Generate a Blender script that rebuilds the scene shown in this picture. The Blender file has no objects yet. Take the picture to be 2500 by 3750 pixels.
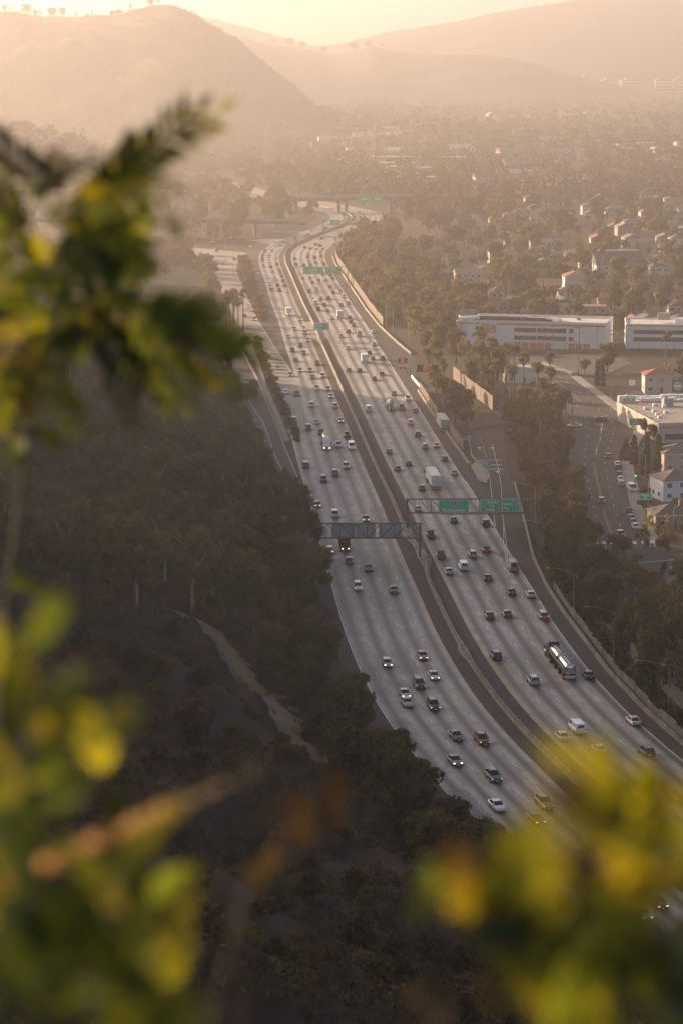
import bpy, math, random
import numpy as np
from mathutils import Vector, Matrix
RAD=math.radians
random.seed(7); rng=np.random.default_rng(7)
sc=bpy.context.scene; col=sc.collection

# ================================================================ camera
cd=bpy.data.cameras.new('camera'); cam=bpy.data.objects.new('camera',cd); col.objects.link(cam)
cam.location=(0,0,120); cam.rotation_euler=(math.pi/2-math.atan(1700/8854),0,0)
cd.sensor_fit='VERTICAL'; cd.sensor_height=36; cd.lens=85; cd.clip_start=.1; cd.clip_end=30000
cd.dof.use_dof=True; cd.dof.focus_distance=620; cd.dof.aperture_fstop=2.2; cd.dof.aperture_blades=9
sc.camera=cam
# ================================================================ sky, sun, exposure
SUN_AZ=RAD(-56); SUN_EL=RAD(15)            # azimuth from +Y (view direction), negative = to the left
w=bpy.data.worlds.new('World'); sc.world=w; w.use_nodes=True
nt=w.node_tree; nt.nodes.clear()
sky=nt.nodes.new('ShaderNodeTexSky'); sky.sky_type='NISHITA'; sky.sun_disc=False
sky.sun_elevation=SUN_EL; sky.sun_rotation=SUN_AZ; sky.air_density=.35; sky.dust_density=1.3; sky.ozone_density=1.0
bg=nt.nodes.new('ShaderNodeBackground'); bg.inputs[1].default_value=.15
wo=nt.nodes.new('ShaderNodeOutputWorld'); wt=nt.nodes.new('ShaderNodeMix'); wt.data_type='RGBA'; wt.blend_type='MULTIPLY'; wt.inputs[0].default_value=1; wt.inputs[7].default_value=(1,.865,.70,1); nt.links.new(sky.outputs[0],wt.inputs[6]); nt.links.new(wt.outputs[2],bg.inputs[0]); nt.links.new(bg.outputs[0],wo.inputs[0])
sl=bpy.data.lights.new('sun','SUN'); sl.energy=4.4; sl.angle=RAD(.6); sl.color=(1.0,.725,.485)
so=bpy.data.objects.new('sun',sl); col.objects.link(so); so.location=(-400,300,400)
so.rotation_euler=Vector((math.sin(SUN_AZ)*math.cos(SUN_EL),math.cos(SUN_AZ)*math.cos(SUN_EL),math.sin(SUN_EL))).to_track_quat('Z','Y').to_euler()
sc.view_settings.view_transform='Standard'; sc.view_settings.look='None'; sc.view_settings.gamma=1
sc.view_settings.exposure=1.5
sc.render.engine='CYCLES'; cy=sc.cycles
cy.max_bounces=5; cy.diffuse_bounces=2; cy.glossy_bounces=2; cy.transmission_bounces=3; cy.transparent_max_bounces=6; cy.volume_bounces=0
cy.use_denoising=True; cy.sample_clamp_indirect=4; cy.caustics_reflective=False; cy.caustics_refractive=False
try: cy.denoiser='OPENIMAGEDENOISE'; cy.denoising_prefilter='ACCURATE'
except Exception: pass
HAZE_DENSITY=2.5e-4
# ================================================================ helpers
def lerp(a,b,t): return a+(b-a)*t
class MB:
    """collects shapes; build() links them as one mesh object"""
    def __init__(s): s.v=[];s.f=[];s.m=[];s.uv=None
    def add(s,vs,fs,mi=0):
        o=len(s.v); s.v+=[tuple(p) for p in vs]; s.f+=[tuple(i+o for i in f) for f in fs]; s.m+=[mi]*len(fs); return s
    def box(s,x0,x1,y0,y1,z0,z1,mi=0):
        return s.add([(x0,y0,z0),(x1,y0,z0),(x1,y1,z0),(x0,y1,z0),(x0,y0,z1),(x1,y0,z1),(x1,y1,z1),(x0,y1,z1)],
            [(0,3,2,1),(4,5,6,7),(0,1,5,4),(1,2,6,5),(2,3,7,6),(3,0,4,7)],mi)
    def tube(s,pts,rad,n=6,mi=0,cap=True):
        pts=[Vector(p) for p in pts]; rs=rad if hasattr(rad,'__len__') else [rad]*len(pts)
        o=len(s.v); k=len(pts)
        for i,p in enumerate(pts):
            d=(pts[min(i+1,k-1)]-pts[max(i-1,0)]); d=d.normalized() if d.length>1e-9 else Vector((0,0,1))
            a=Vector((1,0,0)) if abs(d.x)<.8 else Vector((0,1,0)); a=(a-d*a.dot(d)).normalized(); b=d.cross(a)
            for j in range(n):
                t=2*math.pi*j/n+math.pi/n; s.v.append(tuple(p+(a*math.cos(t)+b*math.sin(t))*rs[i]))
        for i in range(k-1):
            for j in range(n):
                s.f.append((o+i*n+j,o+i*n+(j+1)%n,o+(i+1)*n+(j+1)%n,o+(i+1)*n+j)); s.m.append(mi)
        if cap: s.f.append(tuple(o+j for j in reversed(range(n)))); s.f.append(tuple(o+(k-1)*n+j for j in range(n))); s.m+=[mi,mi]
        return s
    def bar(s,p0,p1,r,mi=0): return s.tube([p0,p1],r*1.2,4,mi)
    def loft(s,rings,mi=0,cap=True,close=True):
        o=len(s.v); n=len(rings[0])
        for r in rings: s.v+=[tuple(p) for p in r]
        for i in range(len(rings)-1):
            for j in range(n if close else n-1):
                s.f.append((o+i*n+j,o+i*n+(j+1)%n,o+(i+1)*n+(j+1)%n,o+(i+1)*n+j)); s.m.append(mi)
        if cap and close:
            s.f.append(tuple(o+j for j in reversed(range(n)))); s.f.append(tuple(o+(len(rings)-1)*n+j for j in range(n))); s.m+=[mi,mi]
        return s
    def mesh(s,name,mats,smooth=False):
        me=bpy.data.meshes.new(name); me.from_pydata(s.v,[],s.f)
        for m in (mats if isinstance(mats,(list,tuple)) else [mats]): me.materials.append(m)
        if any(s.m): me.polygons.foreach_set('material_index',s.m)
        if smooth: me.polygons.foreach_set('use_smooth',[True]*len(s.f))
        me.update(); return me
    def build(s,name,mats,parent=None,smooth=False,**kw): return link(name,s.mesh(name,mats,smooth),parent,**kw)
def link(name,me,parent=None,loc=None,rot=None,scale=None):
    o=bpy.data.objects.new(name,me); col.objects.link(o)
    if parent: o.parent=parent
    if loc is not None: o.location=loc
    if rot is not None: o.rotation_euler=rot
    if scale is not None: o.scale=scale if hasattr(scale,'__len__') else (scale,)*3
    return o
def tag(o,label=None,cat=None,group=None,kind=None):
    for k,v in (('label',label),('category',cat),('group',group),('kind',kind)):
        if v: o[k]=v
    return o
def thing(name,loc,rz=0,label=None,cat=None,group=None,scale=None):
    return tag(link(name,None,None,loc,(0,0,rz),scale),label,cat,group)
def npmesh(name,V,Q,mat,smooth=False):
    """V (n,3) float, Q (m,4) or (m,3) int -> mesh"""
    me=bpy.data.meshes.new(name); k=Q.shape[1]
    me.vertices.add(len(V)); me.vertices.foreach_set('co',np.ascontiguousarray(V,np.float32).ravel())
    me.loops.add(Q.size); me.loops.foreach_set('vertex_index',np.ascontiguousarray(Q,np.int32).ravel())
    me.polygons.add(len(Q)); me.polygons.foreach_set('loop_start',np.arange(0,Q.size,k,dtype=np.int32))
    me.polygons.foreach_set('loop_total',np.full(len(Q),k,np.int32))
    if smooth: me.polygons.foreach_set('use_smooth',np.ones(len(Q),bool))
    for m in (mat if isinstance(mat,(list,tuple)) else [mat]): me.materials.append(m)
    me.update(calc_edges=True); return me
def ordinal(n):
    w=['zeroth','first','second','third','fourth','fifth','sixth','seventh','eighth','ninth','tenth','eleventh','twelfth']
    return w[n] if n<len(w) else '%d%s'%(n,'th' if 10<=n%100<=20 else {1:'st',2:'nd',3:'rd'}.get(n%10,'th'))

# ================================================================ materials
def N(t,typ,ins=None,**kw):
    n=t.nodes.new('ShaderNode'+typ)
    for k,v in kw.items(): setattr(n,k,v)
    for k,v in (ins or {}).items():
        if hasattr(v,'is_output') or hasattr(v,'links') and not isinstance(v,(tuple,list)): t.links.new(v,n.inputs[k])
        else: n.inputs[k].default_value=v
    return n
def c4(c): return (c[0],c[1],c[2],1)
def scl(c,k): return tuple(min(1,x*k) for x in c)
def newmat(name):
    m=bpy.data.materials.new(name); m.use_nodes=True; t=m.node_tree; t.nodes.clear()
    o=t.nodes.new('ShaderNodeOutputMaterial'); return m,t,o
def coords(t,world=False):
    if world: return N(t,'NewGeometry').outputs['Position']
    return N(t,'TexCoord').outputs['Object']
def mix(t,f,a,b,typ='MIX'):
    n=t.nodes.new('ShaderNodeMix'); n.data_type='RGBA'; n.blend_type=typ
    for i,v in ((0,f),(6,a),(7,b)):
        if hasattr(v,'links'): t.links.new(v,n.inputs[i])
        else: n.inputs[i].default_value=v if i==0 else c4(v)
    return n.outputs[2]
def math_(t,op,a,b=None,c=None):
    n=t.nodes.new('ShaderNodeMath'); n.operation=op
    for i,v in enumerate((a,b,c)):
        if v is None: continue
        if hasattr(v,'links'): t.links.new(v,n.inputs[i])
        else: n.inputs[i].default_value=v
    return n.outputs[0]
def noise(t,vec,scale,detail=3,rough=.55):
    return N(t,'TexNoise',{'Vector':vec,'Scale':scale,'Detail':detail,'Roughness':rough}).outputs['Fac']
def ramp(t,f,a,b):
    n=N(t,'MapRange',{'Value':f,'From Min':a,'From Max':b}); return n.outputs[0]
def M(name,c,rough=.8,metal=0,var=.12,scale=1.5,world=False,objvar=0,objcol=False,coat=0,emis=0,spec=.4,bump=0,c2=None):
    m,t,o=newmat(name); b=N(t,'BsdfPrincipled',{'Roughness':rough,'Metallic':metal,'Specular IOR Level':spec,'Coat Weight':coat})
    base=c
    if objcol: base=N(t,'ObjectInfo').outputs['Color']
    if var:
        f=ramp(t,noise(t,coords(t,world),scale,4),.3,.7)
        if objcol: base=mix(t,f,mix(t,1.,base,(1-var,)*3,'MULTIPLY'),base)
        else: base=mix(t,f,scl(c,1-var),c2 or scl(c,1+var))
    if objvar:
        h=N(t,'HueSaturation',{'Hue':math_(t,'ADD',.5,math_(t,'MULTIPLY',math_(t,'SUBTRACT',N(t,'ObjectInfo').outputs['Random'],.5),.04)),'Value':ramp(t,N(t,'ObjectInfo').outputs['Random'],-(1-objvar)/(2*objvar)*1. if False else 0,1)})
        h.inputs['Value'].default_value=1
        v=math_(t,'ADD',1-objvar,math_(t,'MULTIPLY',N(t,'ObjectInfo').outputs['Random'],2*objvar)); t.links.new(v,h.inputs['Value'])
        if hasattr(base,'links'): t.links.new(base,h.inputs['Color'])
        else: h.inputs['Color'].default_value=c4(base)
        base=h.outputs[0]
    if hasattr(base,'links'): t.links.new(base,b.inputs['Base Color'])
    else: b.inputs['Base Color'].default_value=c4(base)
    if emis: b.inputs['Emission Color'].default_value=c4(c); b.inputs['Emission Strength'].default_value=emis
    if bump:
        bn=N(t,'Bump',{'Height':noise(t,coords(t,world),scale*6,4),'Strength':bump,'Distance':.05}); t.links.new(bn.outputs[0],b.inputs['Normal'])
    t.links.new(b.outputs[0],o.inputs[0]); return m
def foliage(name,ca,cb,trans=.45,scale=.55,objvar=.25,rough=.6):
    m,t,o=newmat(name)
    f=ramp(t,noise(t,coords(t),scale,3),.32,.68)
    c=mix(t,f,ca,cb)
    f2=ramp(t,noise(t,coords(t),scale*9,2),.3,.75); c=mix(t,math_(t,'MULTIPLY',f2,.45),c,scl(cb,1.35))
    rnd=N(t,'ObjectInfo').outputs['Random']
    h=N(t,'HueSaturation',{'Color':c,'Hue':math_(t,'ADD',.485,math_(t,'MULTIPLY',rnd,.03)),'Value':math_(t,'ADD',1-objvar,math_(t,'MULTIPLY',rnd,2*objvar))}).outputs[0]
    d=N(t,'BsdfDiffuse',{'Color':h}).outputs[0]
    tr=N(t,'BsdfTranslucent',{'Color':mix(t,1.,h,(1.7,1.35,.7),'MULTIPLY')}).outputs[0]
    gl=N(t,'BsdfGlossy',{'Color':(.5,.5,.5,1),'Roughness':rough}).outputs[0]
    a=N(t,'MixShader',{0:trans,1:d,2:tr}).outputs[0]; a=N(t,'MixShader',{0:.03,1:a,2:gl}).outputs[0]
    t.links.new(a,o.inputs[0]); return m
MT={}
MT['steel']=M('galvanised_steel',(.30,.30,.30),.5,.6,.1,2)
MT['darksteel']=M('weathered_steel',(.13,.12,.11),.6,.4,.15,2)
MT['alu']=M('sign_back_aluminium',(.42,.43,.43),.45,.35,.12,.8)
MT['green']=M('sign_green',(.0,.50,.23),.45,0,.05,.4,emis=0)
MT['whitepaint']=M('white_sign_paint',(.80,.80,.78),.5,0,0)
MT['yellowsign']=M('yellow_sign',(.78,.42,.02),.5,0,.05)
MT['brightyellow']=M('fluorescent_yellow_sign',(.75,.70,.03),.5,0,.05)
MT['orange']=M('orange_panel',(.62,.17,.05),.6,0,.08,.6)
MT['blacksign']=M('black_board',(.015,.015,.015),.6,0,0)
MT['led']=M('amber_led',(1.0,.16,.02),.5,0,0,emis=.45)
MT['black']=M('black_rubber',(.015,.015,.015),.85,0,.1)
MT['shieldblue']=M('shield_blue',(.03,.12,.45),.5,0,0)
MT['shieldred']=M('shield_red',(.5,.03,.03),.5,0,0)
MT['concrete']=M('barrier_concrete',(.22,.195,.165),.9,0,.42,.35,world=True)
MT['wallpanel']=M('sound_wall_concrete',(.21,.165,.13),.9,0,.2,.5,world=True)
MT['greyfence']=M('grey_fence_board',(.15,.135,.12),.9,0,.2,.6,world=True)
MT['bark']=M('bark',(.085,.062,.045),.9,0,.3,2.5)
MT['palebark']=M('pale_eucalyptus_bark',(.33,.28,.22),.85,0,.3,1.5)
MT['palmbark']=M('palm_bark',(.13,.10,.075),.9,0,.25,3)
MT['leaf_oak']=foliage('oak_foliage',(.032,.034,.010),(.105,.094,.026))
MT['leaf_oak2']=foliage('olive_foliage',(.050,.050,.017),(.112,.098,.034))
MT['leaf_euc']=foliage('eucalyptus_foliage',(.052,.054,.021),(.14,.12,.045),.45,.4)
MT['leaf_dark']=foliage('dark_evergreen_foliage',(.020,.024,.008),(.058,.056,.016),.25)
MT['leaf_cyp']=foliage('cypress_foliage',(.022,.030,.014),(.048,.055,.022),.15)
MT['leaf_palm']=foliage('palm_frond_green',(.075,.075,.022),(.15,.135,.04),.5)
MT['leaf_skirt']=foliage('dead_palm_frond',(.12,.085,.045),(.26,.18,.09),.45)
MT['leaf_dry']=foliage('dry_brush_foliage',(.045,.028,.015),(.115,.070,.034),.2)
MT['leaf_redhedge']=foliage('russet_hedge_foliage',(.07,.045,.018),(.16,.085,.035),.3)
MT['leaf_far']=foliage('far_wood_foliage',(.034,.032,.014),(.070,.062,.026),.15,.05)
MT['drygrass']=foliage('dry_grass_blades',(.16,.11,.06),(.30,.21,.11),.3)
PAINT=M('car_paint',(.5,.5,.5),.28,.25,0,objcol=True,coat=.6,spec=.5)
MT['glass']=M('car_window_glass',(.012,.013,.015),.08,0,0,spec=.7)
MT['rim']=M('wheel_rim',(.35,.35,.36),.35,.8,0)
MT['trim']=M('dark_plastic_trim',(.03,.03,.03),.6,0,0)
MT['headlight']=M('lit_headlamp',(1.0,.62,.32),.3,0,0,emis=1.6)
MT['headlight_cool']=M('lit_xenon_headlamp',(.80,.86,1.0),.3,0,0,emis=2.2)
MT['headlight_off']=M('clear_headlamp',(.55,.55,.55),.12,0,0,spec=.8)
MT['tail']=M('tail_lamp',(.40,.015,.01),.3,0,0)
MT['brake']=M('lit_brake_lamp',(1.0,.03,.015),.3,0,0,emis=.6)
MT['amber']=M('amber_lamp',(1.0,.30,.03),.3,0,0,emis=2.5)
MT['plate']=M('licence_plate',(.6,.6,.6),.5,0,0)
MT['chrome']=M('polished_tank',(.62,.62,.62),.16,1.0,.05,.6)
MT['whitegel']=M('white_body_panel',(.68,.68,.66),.45,0,.06,.7)
MT['darkbody']=M('dark_body_panel',(.035,.028,.024),.45,0,.1)
MT['stucco']=M('stucco',(.6,.6,.6),.9,0,.06,1.2,objcol=True)
MT['roofing']=M('roof_shingle',(.3,.3,.3),.9,0,.22,1.6,objcol=True)
MT['window']=M('house_window_glass',(.03,.035,.04),.12,0,0,spec=.7)
MT['frame']=M('window_frame',(.62,.60,.56),.6,0,0)
MT['wood']=M('utility_pole_wood',(.10,.075,.055),.9,0,.2,3)
MT['white_wall']=M('white_painted_wall',(.78,.76,.72),.85,0,.05,.25)
MT['roofwhite']=M('white_roof_membrane',(.55,.52,.48),.85,0,.18,.25)
MT['red']=M('traffic_red',(.6,.03,.02),.5,0,0)
MT['redlamp']=M('lit_red_signal',(1.0,.04,.02),.5,0,0,emis=5)
MT['greenlamp']=M('lit_green_signal',(.05,1.0,.25),.5,0,0,emis=4)
MT['mtn']=M('far_hillside',(.11,.085,.05),.95,0,.35,.02,world=True,c2=(.06,.065,.028))

def concrete_lanes(name,u0,lw):
    """pavement of slabs: joints, slab-to-slab tone, oil streak along each lane (UV = offset, station in metres)"""
    m,t,o=newmat(name)
    uv=N(t,'UVMap').outputs[0]; sp=N(t,'SeparateXYZ',{0:uv}); u,v=sp.outputs[0],sp.outputs[1]
    lane=math_(t,'DIVIDE',math_(t,'SUBTRACT',u,u0),lw); li=math_(t,'FLOOR',lane); lf=math_(t,'FRACT',lane)
    sv=math_(t,'DIVIDE',v,5.1); si=math_(t,'FLOOR',sv); sf=math_(t,'FRACT',sv)
    wn=N(t,'TexWhiteNoise',{'Vector':N(t,'CombineXYZ',{0:li,1:si,2:0.}).outputs[0]},noise_dimensions='3D').outputs['Value']
    blk=N(t,'TexWhiteNoise',{'Vector':N(t,'CombineXYZ',{0:li,1:math_(t,'FLOOR',math_(t,'DIVIDE',v,31.)),2:3.}).outputs[0]},noise_dimensions='3D').outputs['Value']
    wn=math_(t,'ADD',math_(t,'MULTIPLY',wn,.55),math_(t,'MULTIPLY',math_(t,'POWER',blk,2.5),.75))
    base=mix(t,wn,(.50,.455,.39),(.28,.255,.218))
    nl=noise(t,N(t,'CombineXYZ',{0:math_(t,'MULTIPLY',u,.5),1:math_(t,'MULTIPLY',v,.012),2:0.}).outputs[0],1.,4)
    d=math_(t,'ABSOLUTE',math_(t,'SUBTRACT',lf,.5))
    oil=math_(t,'SUBTRACT',1.,N(t,'MapRange',{'Value':d,'From Min':.02,'From Max':.35},interpolation_type='SMOOTHSTEP').outputs[0])
    lr=N(t,'TexWhiteNoise',{'Vector':N(t,'CombineXYZ',{0:li,1:7.,2:1.}).outputs[0]},noise_dimensions='3D').outputs['Value']
    oil=math_(t,'MULTIPLY',oil,math_(t,'ADD',.66,math_(t,'MULTIPLY',lr,.32)))
    oil=math_(t,'MULTIPLY',oil,ramp(t,nl,.0,.30))
    c=mix(t,oil,base,(.042,.036,.031))
    wear=ramp(t,noise(t,N(t,'CombineXYZ',{0:u,1:math_(t,'MULTIPLY',v,.25),2:0.}).outputs[0],.9,5,.65),.42,.72)
    c=mix(t,math_(t,'MULTIPLY',wear,.45),c,(.14,.128,.112))
    j=math_(t,'MULTIPLY',math_(t,'LESS_THAN',sf,.018),.45); c=mix(t,j,c,(.07,.065,.06))
    b=N(t,'BsdfPrincipled',{'Base Color':c,'Roughness':math_(t,'SUBTRACT',.72,math_(t,'MULTIPLY',oil,.25)),'Specular IOR Level':.35})
    t.links.new(b.outputs[0],o.inputs[0]); return m
def asphalt(name,c,streak=.25):
    m,t,o=newmat(name); p=coords(t,True)
    f=ramp(t,noise(t,p,.12,5,.6),.3,.7); g=noise(t,p,3.,3)
    cc=mix(t,f,scl(c,.8),scl(c,1.25)); cc=mix(t,math_(t,'MULTIPLY',g,.3),cc,scl(c,1.5))
    b=N(t,'BsdfPrincipled',{'Base Color':cc,'Roughness':.85,'Specular IOR Level':.3}); t.links.new(b.outputs[0],o.inputs[0]); return m
MT['asphalt']=asphalt('median_asphalt',(.048,.042,.037)); MT['asphalt2']=asphalt('street_asphalt',(.062,.056,.050)); MT['asphalt3']=asphalt('ramp_asphalt',(.085,.075,.065))
MT['line']=M('white_road_paint',(.62,.61,.58),.7,0,.2,.7,world=True); MT['yline']=M('yellow_road_paint',(.50,.26,.05),.7,0,.2,.7,world=True)
MT['walk']=M('sidewalk_concrete',(.30,.27,.235),.9,0,.15,.4,world=True)
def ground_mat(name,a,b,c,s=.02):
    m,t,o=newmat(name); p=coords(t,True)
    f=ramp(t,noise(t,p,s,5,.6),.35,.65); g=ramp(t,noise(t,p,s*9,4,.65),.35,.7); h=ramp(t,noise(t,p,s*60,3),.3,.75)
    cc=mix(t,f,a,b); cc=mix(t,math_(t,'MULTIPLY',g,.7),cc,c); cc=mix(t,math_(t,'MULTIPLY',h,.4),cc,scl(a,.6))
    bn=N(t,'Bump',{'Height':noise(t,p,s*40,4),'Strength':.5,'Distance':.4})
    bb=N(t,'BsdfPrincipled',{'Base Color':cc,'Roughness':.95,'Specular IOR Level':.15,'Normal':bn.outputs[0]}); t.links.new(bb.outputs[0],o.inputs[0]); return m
MT['ground']=ground_mat('suburban_ground',(.060,.050,.032),(.085,.070,.048),(.040,.045,.020),.03)
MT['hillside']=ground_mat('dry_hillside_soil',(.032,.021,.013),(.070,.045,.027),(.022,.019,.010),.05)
MT['trail']=ground_mat('pale_trail_grass',(.27,.185,.105),(.20,.135,.075),(.11,.075,.042),.2)
MT['ditch']=M('grey_ditch_concrete',(.095,.092,.088),.9,0,.2,.5,world=True)
# ---------------------------------------------------------------- terrain
CLN=[(128,192),(105,220),(86,250),(70,283),(57,318),(47.1,354.1),(41,376.8),(37.1,395.2),(33.9,409.7),(30.2,430.1),(27.6,448.8),(25.2,470.5),(23,495.4),(20.4,535.9),(18.4,565),(16.5,595.9),(14.3,634.7),(12.5,662),(10.1,697),(5.4,775.3),(1.3,841),(-3,911.4),(-8.4,997),(-12.4,1067.7),(-18.2,1152.7),(-22.3,1220.4),(-27.4,1305.8),(-31.4,1369.7),(-33.2,1422.7),(-32.6,1460),(-29.5,1497),(-23,1540),(-14,1592),(-3.5,1646),(5,1700),(8,1750),(4,1800),(-9,1850),(-27,1905),(-50,1970),(-74,2040),(-95,2110),(-118,2200),(-142,2300)]
_cy=np.array([p[1] for p in CLN]);_cx=np.array([p[0] for p in CLN])
def med_x(y): return np.interp(y,_cy,_cx)
def hill(x,y):
    """height of the park hillside that runs along the freeway and carries the camera"""
    x=np.asarray(x,float);y=np.asarray(y,float)
    toe=np.interp(y,[0,520,600,640,700,920,1000],[30,28.5,30,33,35,44,52])
    d=med_x(y)-toe-x
    C=np.interp(y,[-200,100,300,450,650,800,900,960],[95,95,85,70,55,34,10,.5])
    z=C*(1-np.exp(-.52*np.maximum(d,0)/C))
    g=np.clip(d/25,0,1)
    z=z+g*(2.2*np.sin(x*.071+y*.043)+1.6*np.sin(x*.13-y*.09+1.)+1.0*np.sin(x*.31+y*.22)+.5*np.sin(x*.63-y*.55))*np.clip(C/40,0,1)
    A=np.interp(y,[-300,0,220,420,620,750,1000,1060,1110],[180,194,198,170,138,128,126,70,0])*(1+.05*np.sin(y*.021)+.03*np.sin(y*.057+1))  # ridge added out of view at left, shaped to shade the near freeway and air
    z2=A*np.exp(-((x+305)/95.)**2)
    z=np.where(d>0,np.sqrt(z*np.abs(z)+z2*z2+.01) if False else np.hypot(z,z2),-1.2)
    r=np.hypot(x,y+.4)
    k=118.35-.62*np.maximum(r-1.3,0)
    return np.maximum(z,k)
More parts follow.
